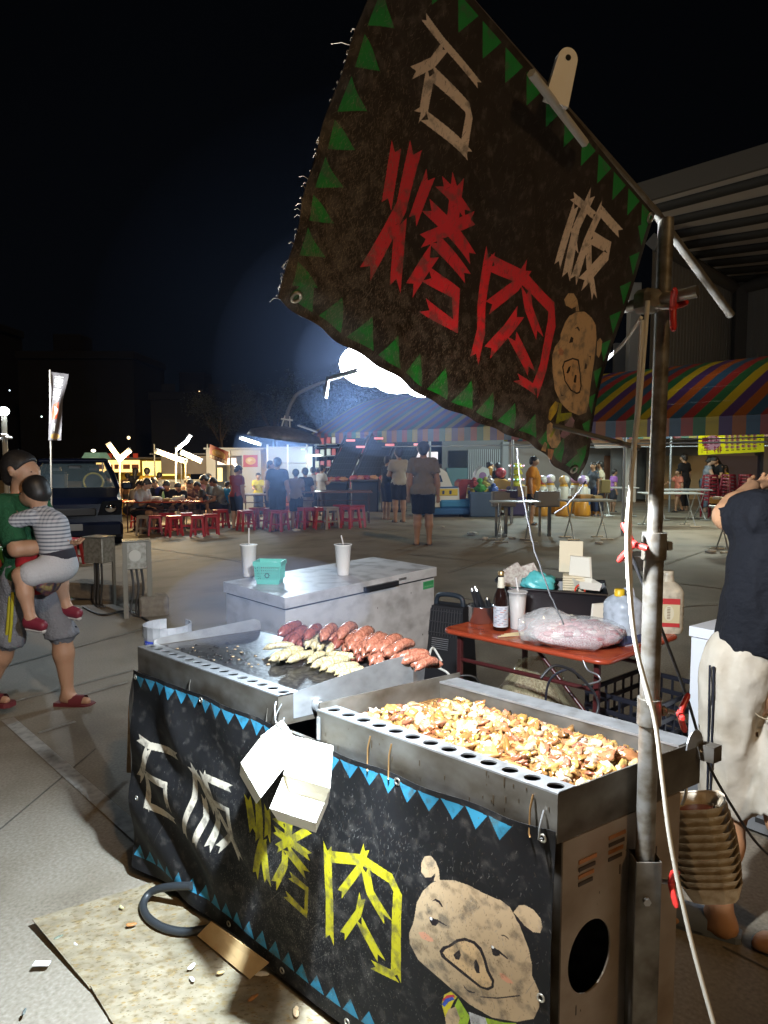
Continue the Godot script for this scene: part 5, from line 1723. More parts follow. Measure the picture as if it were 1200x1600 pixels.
	# jugs
	for e in [[972, 1003, 0.225, [0.42, 0.45, 0.5], "square plastic jug with yellow cap on the right of the red table"], [1040, 985, 0.25, [0.46, 0.4, 0.3], "tall brown jug with red printed label at the right end of the table"]]:
		var jp := on_level(e[0], e[1], y)
		var j := thing("plastic_jug", e[4], "jug", jp, 0.5 if e[0] < 1000 else -0.2)
		var jh: float = e[2]
		var jm := worn("jug %d" % e[0], [[0.0, e[3][0] * 0.55, e[3][1] * 0.55, e[3][2] * 0.55], [0.5, e[3][0], e[3][1], e[3][2]], [1.0, e[3][0] * 1.15, e[3][1] * 1.15, e[3][2] * 1.15]], 0.35, 0.0, 3.0)
		s = Shape.new()
		var hw := 0.075
		var rings := []
		for k in 19:
			var h := jh * k / 18.0
			var sc := hw * (1.0 - 0.03 * absf(sin(k * PI / 2.0)) if h < jh * 0.75 else 1.0 - 0.55 * pow((h / jh - 0.75) / 0.25, 2.2))
			if k == 0: sc *= 0.92
			var ring := []
			for m in 20:
				var g := TAU * m / 20.0
				var d := Vector2(cos(g), sin(g))
				var sq := pow(pow(absf(d.x), 5.0) + pow(absf(d.y), 5.0), -0.2)
				ring.append(Vector3(d.x * sq * sc, h, -d.y * sq * sc))
			rings.append(ring)
		s.soft = 1
		for k in 18:
			for m in 20:
				s.quad(rings[k][m], rings[k][(m + 1) % 20], rings[k + 1][(m + 1) % 20], rings[k + 1][m])
		s.soft = -1
		for m in range(1, 19): s.tri(rings[18][0], rings[18][m], rings[18][m + 1])
		put("jug_body", s, jm, j)
		if e[0] < 1000:
			put("liquid_stain", Shape.new().box(Vector3(0, 0.03, 0), Vector3(hw * 2.04, 0.058, hw * 2.04), 0.012), paint(0.05, 0.06, 0.12, 0.3), j)
			put("cap", Shape.new().lathe([Vector2(0.024, jh - 0.004), Vector2(0.024, jh + 0.025), Vector2(0.02, jh + 0.028), Vector2(0, jh + 0.028)], 18), paint(0.7, 0.42, 0.02, 0.4), j, at(-0.025))
			put("handle", Shape.new().tube(smooth([Vector3(0.0, jh - 0.01, 0), Vector3(0.01, jh + 0.022, 0), Vector3(0.055, jh + 0.02, 0), Vector3(0.07, jh - 0.05, 0)], 4), 0.009, 8), jm, j)
		else:
			put("neck", Shape.new().lathe([Vector2(0.035, jh - 0.01), Vector2(0.03, jh + 0.03), Vector2(0.03, jh + 0.05), Vector2(0, jh + 0.05)], 18), jm, j)
			var li := Image.create(96, 128, false, Image.FORMAT_RGB8)
			li.fill(lin(0.5, 0.42, 0.25))
			li.fill_rect(Rect2i(0, 0, 96, 26), lin(0.4, 0.02, 0.02))
			li.fill_rect(Rect2i(0, 110, 96, 18), lin(0.4, 0.02, 0.02))
			fill_poly(li, dot_shape(Vector2(48, 66), 22, 34), lin(0.55, 0.5, 0.36))
			for k in 8: li.fill_rect(Rect2i(40, 40 + k * 7, 14, 3), lin(0.12, 0.06, 0.03))
			var lf := func(u: float, v: float) -> Vector3: return Vector3(-0.05 + 0.1 * u, 0.175 - 0.14 * v, hw + 0.001)
			put("label", Shape.new().sheet(2, 2, lf, 0.0008), print_on(li), j)
	var bowl := thing("steel_bowl", "steel bowl set on the neck of the brown jug behind the pole", "bowl", on_level(1005, 980, y) + Vector3(0, 0.29, -0.02))
	put("bowl_shell", Shape.new().lathe([Vector2(0, -0.0), Vector2(0.05, 0.0), Vector2(0.095, 0.075), Vector2(0.103, 0.078), Vector2(0.1, 0.082), Vector2(0.092, 0.078), Vector2(0.046, 0.006), Vector2(0, 0.006)], 32), paint(0.5, 0.46, 0.4, 0.25, 0.9), bowl)
	var box3 := on_level(932, 985, y)
	takeout_box("cream paper box lid wedged between the meat bag and the jug", box3 + Vector3(-0.02, 0.02, -0.05), box3 + Vector3(0.06, 0.02, -0.08), Vector3(0.01, 0.1, -0.02), Vector3(-0.02, 0.0, 0.06))
	# under and beside the table
	for e in [[1.0, 0.32, 0.0, "black slatted plastic crate on the ground under the right end of the table"], [1.0, 0.3, 0.262, "black slatted plastic crate stacked on the lower one under the table"]]:
		var cpos: Vector3 = q.call(lx * e[0] - 0.02, lz * 0.62, e[2])
		var c := thing("plastic_crate", e[3], "crate", cpos, 0.72, "black crates under the red table")
		var dk := paint(0.012, 0.013, 0.02, 0.4)
		for side in [[0.24, 0, 0], [-0.24, 0, 0], [0, 0.17, 1], [0, -0.17, 1]]:
			s = Shape.new()
			var wl: float = 0.36 if side[2] == 0 else 0.48
			for k in 4:
				var bsz := Vector3(0.012, 0.022, wl) if side[2] == 0 else Vector3(wl, 0.022, 0.012)
				s.box(Vector3(side[0], 0.02 + k * 0.073, side[1]), bsz, 0.002)
			for k in 7:
				var o := (k - 3) / 3.0 * (wl * 0.48)
				s.box(Vector3(side[0] if side[2] == 0 else o, 0.13, o if side[2] == 0 else side[1]), Vector3(0.009, 0.24, 0.009), 0.0)
			put("crate_side", s, dk, c)
		s = Shape.new()
		for k in 9: s.box(Vector3((k - 4) * 0.055, 0.012, 0), Vector3(0.018, 0.008, 0.34), 0.0)
		put("crate_floor", s, dk, c)
	var gp := on_level(788, 1130, 0.0)
	gp = q.call(0.25, 0.42, 0.0)
	var gb := thing("produce_bag", "clear bag of onions and peelings on the ground under the table", "bag", gp)
	var gs := Shape.new()
	gs.soft = 1
	crumple(gs, Vector3(0, 0.2, 0), Vector3(0.16, 0.22, 0.14), 31, 0.2)
	put("contents", gs, worn("peelings", [[0.0, 0.08, 0.05, 0.03], [0.45, 0.25, 0.17, 0.1], [0.6, 0.45, 0.38, 0.28], [1.0, 0.55, 0.48, 0.3]], 0.6, 0.0, 9.0, 0.3), gb)
	gs = Shape.new()
	gs.soft = 1
	crumple(gs, Vector3(0, 0.24, 0), Vector3(0.185, 0.27, 0.165), 33, 0.3)
	put("plastic_film", gs, clear_film(0.18, 0.1, Color(1, 0.95, 0.75)), gb)
	var radio := thing("portable_speaker", "black portable speaker with grille and top handle between freezer and red table", "speaker", on_level(700, 1060, 0.15) * Vector3(1, 0, 1) + Vector3(0.0, 0.0, -0.12), -0.55)
	s = Shape.new()
	s.hexa([Vector3(-0.17, 0, 0.13), Vector3(0.17, 0, 0.13), Vector3(0.17, 0, -0.13), Vector3(-0.17, 0, -0.13), Vector3(-0.13, 0.6, 0.03), Vector3(0.13, 0.6, 0.03), Vector3(0.13, 0.6, -0.12), Vector3(-0.13, 0.6, -0.12)])
	put("speaker_body", s, paint(0.013, 0.013, 0.016, 0.5), radio)
	s = Shape.new()
	for k in 13:
		s.tube([Vector3(-0.12 + k * 0.02, 0.41, 0.066), Vector3(-0.115 + k * 0.0192, 0.585, 0.04)], 0.0035, 5)
	for k in 3: s.tube([Vector3(-0.13, 0.43 + k * 0.07, 0.064 - k * 0.011), Vector3(0.13, 0.43 + k * 0.07, 0.064 - k * 0.011)], 0.004, 5)
	put("grille", s, paint(0.04, 0.04, 0.045, 0.35), radio)
	s = Shape.new()
	for k in 6: s.tube([Vector3(-0.07, 0.33 + k * 0.013, 0.084 - k * 0.002), Vector3(0.05, 0.33 + k * 0.013, 0.084 - k * 0.002)], 0.0035, 5)
	put("vent_bars", s, paint(0.2, 0.2, 0.21, 0.4), radio)
	put("handle", Shape.new().tube(smooth([Vector3(-0.1, 0.59, -0.04), Vector3(-0.075, 0.66, -0.04), Vector3(0.075, 0.66, -0.04), Vector3(0.1, 0.59, -0.04)], 5), 0.016, 10), paint(0.02, 0.03, 0.045, 0.5), radio)
	var red_tank := thing("red_canister", "red metal canister with dark lid on the ground below the red table's left end", "canister", q.call(0.16, -0.02, 0.0))
	put("canister_body", Shape.new().lathe([Vector2(0, 0), Vector2(0.09, 0), Vector2(0.1, 0.02), Vector2(0.1, 0.35), Vector2(0.08, 0.4), Vector2(0, 0.4)], 24), paint(0.35, 0.03, 0.03, 0.3), red_tank)
	put("canister_lid", Shape.new().lathe([Vector2(0.084, 0.4), Vector2(0.084, 0.43), Vector2(0, 0.44)], 24), paint(0.02, 0.02, 0.02, 0.4), red_tank)
	put("handle", Shape.new().tube(smooth([Vector3(-0.08, 0.4, 0), Vector3(-0.05, 0.5, 0), Vector3(0.05, 0.5, 0), Vector3(0.08, 0.4, 0)], 4), 0.006, 6), paint(0.015, 0.015, 0.015, 0.4), red_tank)
	# cables
	var cables := [
		[[[845, 1060, 2.9], [868, 1040, 2.92], [905, 1056, 2.95], [935, 1100, 2.95], [915, 1150, 2.9]], 0.006, [0.015, 0.015, 0.017], "black cable drooping under the front edge of the red table"],
		[[[905, 1060, 3.0], [890, 1045, 3.0], [858, 1065, 3.05], [852, 1120, 3.1], [855, 1180, 3.1]], 0.005, [0.02, 0.02, 0.03], "thin dark hose hanging under the middle of the red table"],
		[[[985, 865, 1.66], [1010, 925, 1.66], [1040, 1000, 1.72], [1075, 1095, 1.85], [1105, 1190, 2.0], [1150, 1270, 2.1], [1185, 1320, 2.15], [1230, 1360, 2.2]], 0.0042, [0.014, 0.014, 0.016], "black cable running from the pole's upper clamp down to the right"],
		[[[1012, 470, 1.58], [1000, 620, 1.58], [985, 760, 1.58], [980, 860, 1.57], [992, 1000, 1.57], [1022, 1120, 1.57], [1035, 1220, 1.56], [1050, 1330, 1.55], [1080, 1470, 1.53], [1118, 1610, 1.5]], 0.0052, [0.55, 0.52, 0.44], "off white cable taped down the pole and curving to the ground"],
		[[[1003, 500, 1.58], [996, 640, 1.585], [988, 720, 1.585], [984, 850, 1.575], [990, 985, 1.575], [1015, 1100, 1.575]], 0.0052, [0.58, 0.57, 0.53], "second off white cable twisted along the upper pole"],
		[[[1002, 496, 1.58], [975, 535, 1.66], [948, 562, 1.7]], 0.004, [0.6, 0.6, 0.58], "white cable crossing from the pole behind the flag"],
		[[[690, 1033, 3.3], [676, 1012, 3.3], [672, 1035, 3.2], [700, 1052, 3.1], [708, 1075, 3.0]], 0.0055, [0.5, 0.5, 0.46], "pale cable curling in front of the black speaker"],
		[[[1135, 1390, 2.6], [1165, 1396, 2.6], [1210, 1405, 2.6]], 0.007, [0.03, 0.06, 0.25], "blue cable on the ground beside the slippers"]]
	for e in cables:
		var path := []
		for p in e[0]: path.append(at_depth(p[0], p[1], p[2]))
		tag(put("cable", Shape.new().tube(smooth(path, 7), e[1], 8), paint(e[2][0], e[2][1], e[2][2], 0.45)), e[3], "cable")

func crumple(s: Shape, c: Vector3, r: Vector3, sd: int, rough: float) -> void:   # a lumpy closed body
	var f := FastNoiseLite.new()
	f.seed = sd
	f.frequency = 0.9
	var rows := []
	for i in 15:
		var row := []
		for j in 24:
			var a := TAU * j / 24.0
			var e := PI * i / 14.0
			var p := Vector3(cos(a) * sin(e), cos(e), sin(a) * sin(e))
			var k := 1.0 + rough * (f.get_noise_3dv(p * 1.6) + 0.5 * absf(f.get_noise_3dv(p * 4.5 + Vector3.ONE * 5)))
			row.append(c + p * k * r)
		rows.append(row)
	for i in 14:
		for j in 24:
			s.quad(rows[i][(j + 1) % 24], rows[i][j], rows[i + 1][j], rows[i + 1][(j + 1) % 24])

func build_hanging_boxes_and_right_side() -> void:
	# two open takeout boxes hung on the wire hooks
	var h1a := at_depth(407, 1152, 2.1)
	var h1b := at_depth(440, 1205, 2.0)
	takeout_box("open takeout box hanging on the cart front, the left of the two, seen edge on", h1a, h1b, at_depth(440, 1122, 2.12) - h1a, at_depth(375, 1190, 1.98) - h1a, "takeout boxes hung on the cart front")
	var h2a := at_depth(443, 1211, 1.92)
	var h2b := at_depth(516, 1232, 1.84)
	takeout_box("open takeout box hanging on the cart front, facing out, the right of the two", h2a, h2b, at_depth(452, 1148, 1.93) - h2a, at_depth(419, 1262, 1.80) - h2a, "takeout boxes hung on the cart front")
	var w := Shape.new()
	w.tube(smooth([on_cart(0.85, -0.006, 0.862), at_depth(430, 1125, 2.1), at_depth(450, 1140, 2.05), at_depth(470, 1148, 1.96)], 4), 0.0018, 6)
	w.tube([on_cart(0.82, -0.004, 0.86), at_depth(429, 1107, 2.13), at_depth(431, 1130, 2.11)], 0.002, 6)
	tag(put("wire_hanger", w, mats.steel), "thin wire holding the two takeout boxes on the cart front", "wire")
	# nested dirty boxes hanging behind the right end
	var dirty := worn("dirty_cream", [[0.0, 0.3, 0.2, 0.11], [0.4, 0.5, 0.41, 0.29], [0.6, 0.62, 0.54, 0.42], [1.0, 0.68, 0.61, 0.5]], 0.6, 0.0, 3.0, 0.04, 0.016)
	var top := at_depth(1084, 1250, 1.93)
	var ax := Vector3(0.2, -1.0, 0.12).normalized()
	var sidev := Vector3(0.9, 0.16, 0.36).normalized()
	sidev = (sidev - ax * sidev.dot(ax)).normalized()
	var fr := sidev.cross(ax).normalized()
	for k in 11:
		var c := top + ax * 0.0212 * k
		var b := thing("food_tray", "stained cream food tray, %s in the hanging nested stack" % ["topmost", "second", "third", "fourth", "fifth", "sixth", "fifth from the bottom", "fourth from the bottom", "third from the bottom", "last but one", "lowest"][k], "tray", Vector3.ZERO, 0.0, "nested cream food trays")
		var s := Shape.new()
		var sc := 1.0 + 0.12 * sin(PI * k / 10.0)
		var rim := []
		var low := []
		var inn := []
		for m in 16:
			var g := TAU * m / 16.0
			var d := Vector2(cos(g), sin(g))
			var sq := pow(pow(absf(d.x), 4.0) + pow(absf(d.y), 4.0), -0.25)
			var o := (sidev * d.x * 0.075 + fr * d.y * 0.062) * sq * sc
			rim.append(c + o * 1.06)
			inn.append(c + o * 0.99 + ax * 0.003)
			low.append(c + o * 0.82 + ax * (0.045 if k == 10 else 0.03))
		for m in 16:
			var n := (m + 1) % 16
			s.quad(rim[n], rim[m], low[m], low[n])
			s.quad(rim[m], rim[n], inn[n], inn[m])
			if m > 0 and m < 15:
				s.tri(low[0], low[n], low[m])
		put("tray_shell", s, dirty, b)
		if k == 0:
			put("sauce_smear", Shape.new().ball(c + ax * 0.027, Vector3(0.05, 0.004, 0.04), 12, Basis(sidev, -ax, sidev.cross(-ax))), paint(0.3, 0.07, 0.03, 0.4), b)
	tag(put("hanging_hook", Shape.new().tube(smooth([on_cart(1.77, 0.5, 0.86), top + Vector3(-0.02, 0.1, 0), top + Vector3(-0.03, 0.03, 0.02), top + Vector3(-0.045, 0.0, 0.03)], 4), 0.004, 8), mats.steel), "steel hook carrying the nested trays at the cart's right rear corner", "hook")
	tag(put("tool_holder", Shape.new().box(at_depth(1066, 1196, 1.92), Vector3(0.05, 0.05, 0.05), 0.012, Basis(Vector3.UP, 0.6)), paint(0.02, 0.016, 0.014, 0.5)), "dark greasy lump of a tool holder under the tray bar at the cart's right rear", "holder")
	# white cabinet at the right edge
	var y := 0.84
	var a := on_level(1077, 978, y)
	var b := on_level(1140, 962, y)
	var c := on_level(1260, 1012, y)
	var wf := thing("white_cabinet", "clean white chest cabinet at the right edge beside the man in shorts", "cabinet")
	var white := paint(0.72, 0.74, 0.78, 0.35, 0.0, 0.02, 4.0)
	var e1 := (c - a)
	var back := (b - a).normalized() * 0.55
	var blk := func(p: Vector3, u: Vector3, v: Vector3, y0: float, y1: float) -> Shape:
		var l0 := Vector3(0, y0 - y, 0)
		var l1 := Vector3(0, y1 - y, 0)
		return Shape.new().hexa([p + l0, p + u + l0, p + u + v + l0, p + v + l0, p + l1, p + u + l1, p + u + v + l1, p + v + l1])
	put("cabinet_body", blk.call(a + e1 * 0.012 + back * 0.02, e1 * 0.976, back * 0.96, 0.15, y - 0.05), white, wf)
	put("lid", blk.call(a, e1, back, y - 0.044, y), white, wf)
	put("base_strip", blk.call(a + e1 * 0.012 + back * 0.03, e1 * 0.976, back * 0.94, 0.02, 0.146), paint(0.25, 0.26, 0.27, 0.4, 0.4), wf)
	for k in 5:
		put("vent_slot", blk.call(a + e1 * (0.1 + k * 0.18) + back * 0.024, e1 * 0.1, back * 0.008, 0.06, 0.08), paint(0.02, 0.02, 0.02, 0.6), wf)

# ---------- the lot, the sky line, the marquee and the stalls ----------
func fall(x: float) -> float:   # the paving drains down to the left
	return -0.6 * clampf((-x - 0.8) / 8.5, 0.0, 1.0)

func spot(px: float, py: float) -> Vector3:   # the ground as seen at that point of the photograph
	var p := on_level(px, py, 0.0)
	for i in 8: p = on_level(px, py, fall(p.x))
	return p

func stripe(name_: String, a: Vector2, b: Vector2, w: float, mt: Material, ground: Node, lift := 0.004) -> void:
	var p := spot(a.x, a.y)
	var q := spot(b.x, b.y)
	var d := (q - p).normalized()
	var n := d.cross(Vector3.UP).normalized() * w / 2.0
	var s := Shape.new()
	var k := 6
	for i in k:
		var u := p.lerp(q, float(i) / k)
		var v := p.lerp(q, float(i + 1) / k)
		var c := [u - n, v - n, v + n, u + n]
		for j in 4: c[j].y = fall(c[j].x) + lift
		s.quad(c[3], c[2], c[1], c[0])
		s.quad(c[0], c[1], c[2], c[3])
	var o := put(name_, s, mt, ground)
	o.set_meta("kind", "structure")

func build_ground() -> void:
	var m := StandardMaterial3D.new()
	m.albedo_texture = noise_map(1024, 0.09, 6, [[0.0, 0.125, 0.105, 0.078], [0.35, 0.19, 0.164, 0.127], [0.6, 0.215, 0.188, 0.148], [1.0, 0.285, 0.255, 0.21]])
	m.uv1_triplanar = true
	m.uv1_world_triplanar = true
	m.uv1_scale = Vector3.ONE * 0.55
	m.detail_enabled = true
	m.detail_uv_layer = BaseMaterial3D.DETAIL_UV_2
	m.detail_blend_mode = BaseMaterial3D.BLEND_MODE_MUL
	m.detail_albedo = noise_map(512, 0.015, 4, [[0.0, 0.5, 0.45, 0.38], [0.38, 0.82, 0.79, 0.74], [0.55, 0.94, 0.92, 0.89], [1.0, 1.0, 1.0, 1.0]], FastNoiseLite.TYPE_SIMPLEX_SMOOTH, 77)
	m.uv2_triplanar = true
	m.uv2_world_triplanar = true
	m.uv2_scale = Vector3.ONE * 0.13
	m.heightmap_enabled = true
	m.heightmap_texture = soft_noise()
	m.heightmap_scale = 0.03
	m.roughness = 0.72
	var s := Shape.new()
	var xs := [-90.0, -30.0, -9.3, -5.0, -0.8, 0.0, 20.0, 90.0]
	var zs := [20.0, 4.0, 0.0, -4.0, -10.0, -20.0, -40.0, -110.0]
	for i in 7:
		for j in 7:
			var f := func(x: float, z: float) -> Vector3: return Vector3(x, fall(x), z)
			s.quad(f.call(xs[i], zs[j]), f.call(xs[i + 1], zs[j]), f.call(xs[i + 1], zs[j + 1]), f.call(xs[i], zs[j + 1]))
	var g := put("ground", s, m)
	g.set_meta("kind", "structure")
	tag(g, "worn concrete paving of the lot", "ground")
	var white := worn("road_white", [[0.0, 0.3, 0.29, 0.27], [0.5, 0.5, 0.49, 0.46], [1.0, 0.62, 0.61, 0.58]], 0.7, 0.0, 1.5, 0.0, 0.02, true)
	var faint := worn("road_faint", [[0.0, 0.26, 0.24, 0.21], [0.5, 0.38, 0.36, 0.32], [1.0, 0.48, 0.46, 0.43]], 0.75, 0.0, 2.5, 0.0, 0.02, true)
	stripe("painted_line", Vector2(12, 1124), Vector2(225, 1312), 0.075, white, g)
	for e in [[[-10, 1105], [206, 1048]], [[-10, 1047], [220, 984]], [[-20, 990], [60, 980]], [[60, 1146], [118, 1128]], [[105, 1094], [200, 1066]], [[226, 880], [336, 866]], [[236, 857], [380, 878]], [[531, 823], [770, 845]], [[100, 888], [235, 878]], [[640, 866], [900, 893]], [[684, 928], [760, 940]], [[700, 895], [840, 850]], [[1035, 909], [1250, 934]], [[1030, 950], [1120, 945]], [[1040, 882], [1110, 858]]]:
		stripe("painted_line", Vector2(e[0][0], e[0][1]), Vector2(e[1][0], e[1][1]), 0.035, faint, g)
	var joint := paint(0.13, 0.12, 0.105, 0.9)
	for e in [[[-40, 1330], [150, 1170]], [[1030, 872], [1250, 890]], [[420, 852], [700, 864]], [[560, 838], [1250, 858]], [[1130, 1480], [1290, 1560]]]:
		stripe("expansion_joint", Vector2(e[0][0], e[0][1]), Vector2(e[1][0], e[1][1]), 0.009, joint, g, 0.002)
	# litter far out on the lot
	var i := 0
	for e in [[738, 836, 0.07], [758, 843, 0.05], [785, 838, 0.06], [800, 842, 0.05], [900, 852, 0.05], [463, 830, 0.06], [936, 850, 0.05], [1110, 864, 0.06], [692, 824, 0.03]]:
		var p := spot(e[0], e[1])
		var c := Shape.new()
		c.soft = 1
		crumple(c, Vector3(0, e[2] * 0.4, 0), Vector3(e[2] * 1.3, e[2] * 0.5, e[2]), 60 + i, 0.6)
		tag(put("crumpled_paper", c, paint(0.5, 0.49, 0.47, 0.7), null, at(p.x, p.y, p.z)), "crumpled pale paper on the paving %s" % ["below the ride's left corner", "just right of another scrap, by the grey box post", "under the grey box on its post", "right of the grey box post", "by the folding table's foot", "shining near the dining tables", "beside the metal table legs", "under the table before the man in black", "far out in front of the ship ride"][i], "litter", "crumpled papers on the lot")
		i += 1

func tube_lamp(label: String, a: Vector3, b: Vector3, r: float, c: Color, glow: float, power: float) -> void:
	var t := thing("fluorescent_lamp", label, "lamp")
	put("lamp_tube", Shape.new().tube([a, b], r, 10), shine(c.r, c.g, c.b, glow), t)
	var d := (b - a).normalized()
	for e in [a, b]:
		put("end_cap", Shape.new().tube([e - d * 0.03, e + d * 0.03], r * 1.15, 10), paint(0.5, 0.5, 0.5, 0.5), t)
	if power > 0.0:
		lamp((a + b) / 2.0 + Vector3(0, -r - 0.1, 0.06), c.linear_to_srgb(), power, 0.2, t)

func pole_bar(n: String, a: Vector3, b: Vector3, r: float, mt: Material, parent: Node = null, label := "", cat := "") -> MeshInstance3D:
	var o := put(n, Shape.new().tube([a, b], r, 8), mt, parent)
	if label: tag(o, label, cat)
	return o

func build_far_dark() -> void:
	var night := paint(0.004, 0.0045, 0.006, 0.95)
	var blocks := [[-24.0, -62.0, 9.0, 9.5, 8.0, "dim flat roofed building far behind the dark car"], [-13.6, -60.0, 8.0, 6.2, 8.0, "lower dim building behind the stalls with warm tubes"], [-37.0, -60.0, 12.0, 12.0, 8.0, "tall dark building at the far left edge"]]
	for e in blocks:
		var b := thing("dark_building", e[5], "building", Vector3(e[0], -0.6, e[1]))
		put("wall", Shape.new().box(Vector3(0, e[3] / 2, 0), Vector3(e[2], e[3], e[4]), 0.0), night, b)
		put("parapet", Shape.new().box(Vector3(0, e[3] + 0.3, 0), Vector3(e[2] + 0.3, 0.6, e[4] + 0.3), 0.05), night, b)
		put("stair_tower", Shape.new().box(Vector3(-e[2] * 0.2, e[3] + 1.4, 0), Vector3(e[2] * 0.25, 1.9, 2.5), 0.05), night, b)
		for i in 4:
			for j in 3:
				put("window", Shape.new().box(Vector3((i - 1.5) * e[2] * 0.22, 1.6 + j * 2.6, e[4] / 2 + 0.02), Vector3(e[2] * 0.13, 1.2, 0.05), 0.0), paint(0.003, 0.0035, 0.004, 0.8), b)
	var k := 0
	for e in [[201, 684, 45.0, 0.11, [1.0, 0.75, 0.4], "small warm street lamp far beyond the warm tubes"], [311, 612, 57.0, 0.07, [1.0, 0.6, 0.3], "tiny amber lamp high up far away"], [15, 610, 57.0, 0.06, [0.7, 0.9, 1.0], "tiny pale lamp high above the left post lamp"], [65, 651, 57.0, 0.07, [0.7, 1.0, 0.95], "tiny pale lamp between the left post lamp and the feather flag"], [336, 603, 57.0, 0.05, [1.0, 0.55, 0.3], "faintest amber lamp right of another high far one"]]:
		var s := Shape.new()
		s.soft = 1
		s.ball(at_depth(e[0], e[1], e[2]), Vector3.ONE * e[3], 8)
		tag(put("distant_lamp", s, shine(e[4][0], e[4][1], e[4][2], 2.5)), e[5], "lamp", "tiny far lamps")
		k += 1
	# trees behind the marquee
	var leaf := Shape.new()
	leaf.quad(Vector3(-0.5, 0, 0), Vector3(0, -0.22, 0.06), Vector3(0.5, 0, 0), Vector3(0, 0.22, 0.06))
	var lm := leaf.done()
	for e in [[505, 34.0, 4.9, 1.6, "dark leafy tree behind the left end of the marquee, above the hanging lamp shade"], [585, 36.0, 5.4, 1.7, "dark tree crown behind the bright work lamp"], [430, 42.0, 5.2, 1.8, "dim tree far behind the white stall"], [345, 48.0, 5.0, 2.0, "barely visible tree left of the others, beyond the white stall"]]:
		var base := at_depth(e[0], 790, e[1])
		base.y = 0.0
		var t := thing("broadleaf_tree", e[4], "tree", base)
		put("trunk", Shape.new().tube([Vector3.ZERO, Vector3(0.1, e[2] * 0.4, 0), Vector3(0, e[2] * 0.7, 0.1)], [0.16, 0.12, 0.06], 8), paint(0.06, 0.045, 0.03, 0.9), t)
		for b in 5:
			var g := TAU * b / 5.0
			put("limb", Shape.new().tube([Vector3(0.05, e[2] * 0.45, 0), Vector3(cos(g) * 0.6, e[2] * 0.66, sin(g) * 0.6), Vector3(cos(g) * 1.1, e[2] * 0.85, sin(g) * 1.1)], [0.06, 0.04, 0.015], 6), paint(0.06, 0.045, 0.03, 0.9), t)
		var mm := MultiMesh.new()
		mm.transform_format = MultiMesh.TRANSFORM_3D
		mm.mesh = lm
		mm.instance_count = 2600
		var cl := []
		for c in 16: cl.append(Vector3(rng.randfn(0, 0.75), e[2] * 0.8 + rng.randfn(0, 0.5), rng.randfn(0, 0.75)) * Vector3(e[3] * 0.8, 1, e[3] * 0.8))
		for c in 2600:
			var p: Vector3 = cl[c % 16] + Vector3(rng.randfn(0, 0.34), rng.randfn(0, 0.28), rng.randfn(0, 0.34))
			mm.set_instance_transform(c, Transform3D(Basis.from_euler(Vector3(rng.randf() * TAU, rng.randf() * TAU, rng.randf() * TAU)).scaled(Vector3.ONE * rng.randf_range(0.1, 0.2)), p))
		var mi := MultiMeshInstance3D.new()
		mi.name = "crown"
		mi.multimesh = mm
		mi.material_override = paint(0.016, 0.026, 0.013, 0.7)
		mi.set_meta("kind", "stuff")
		t.add_child(mi, true)

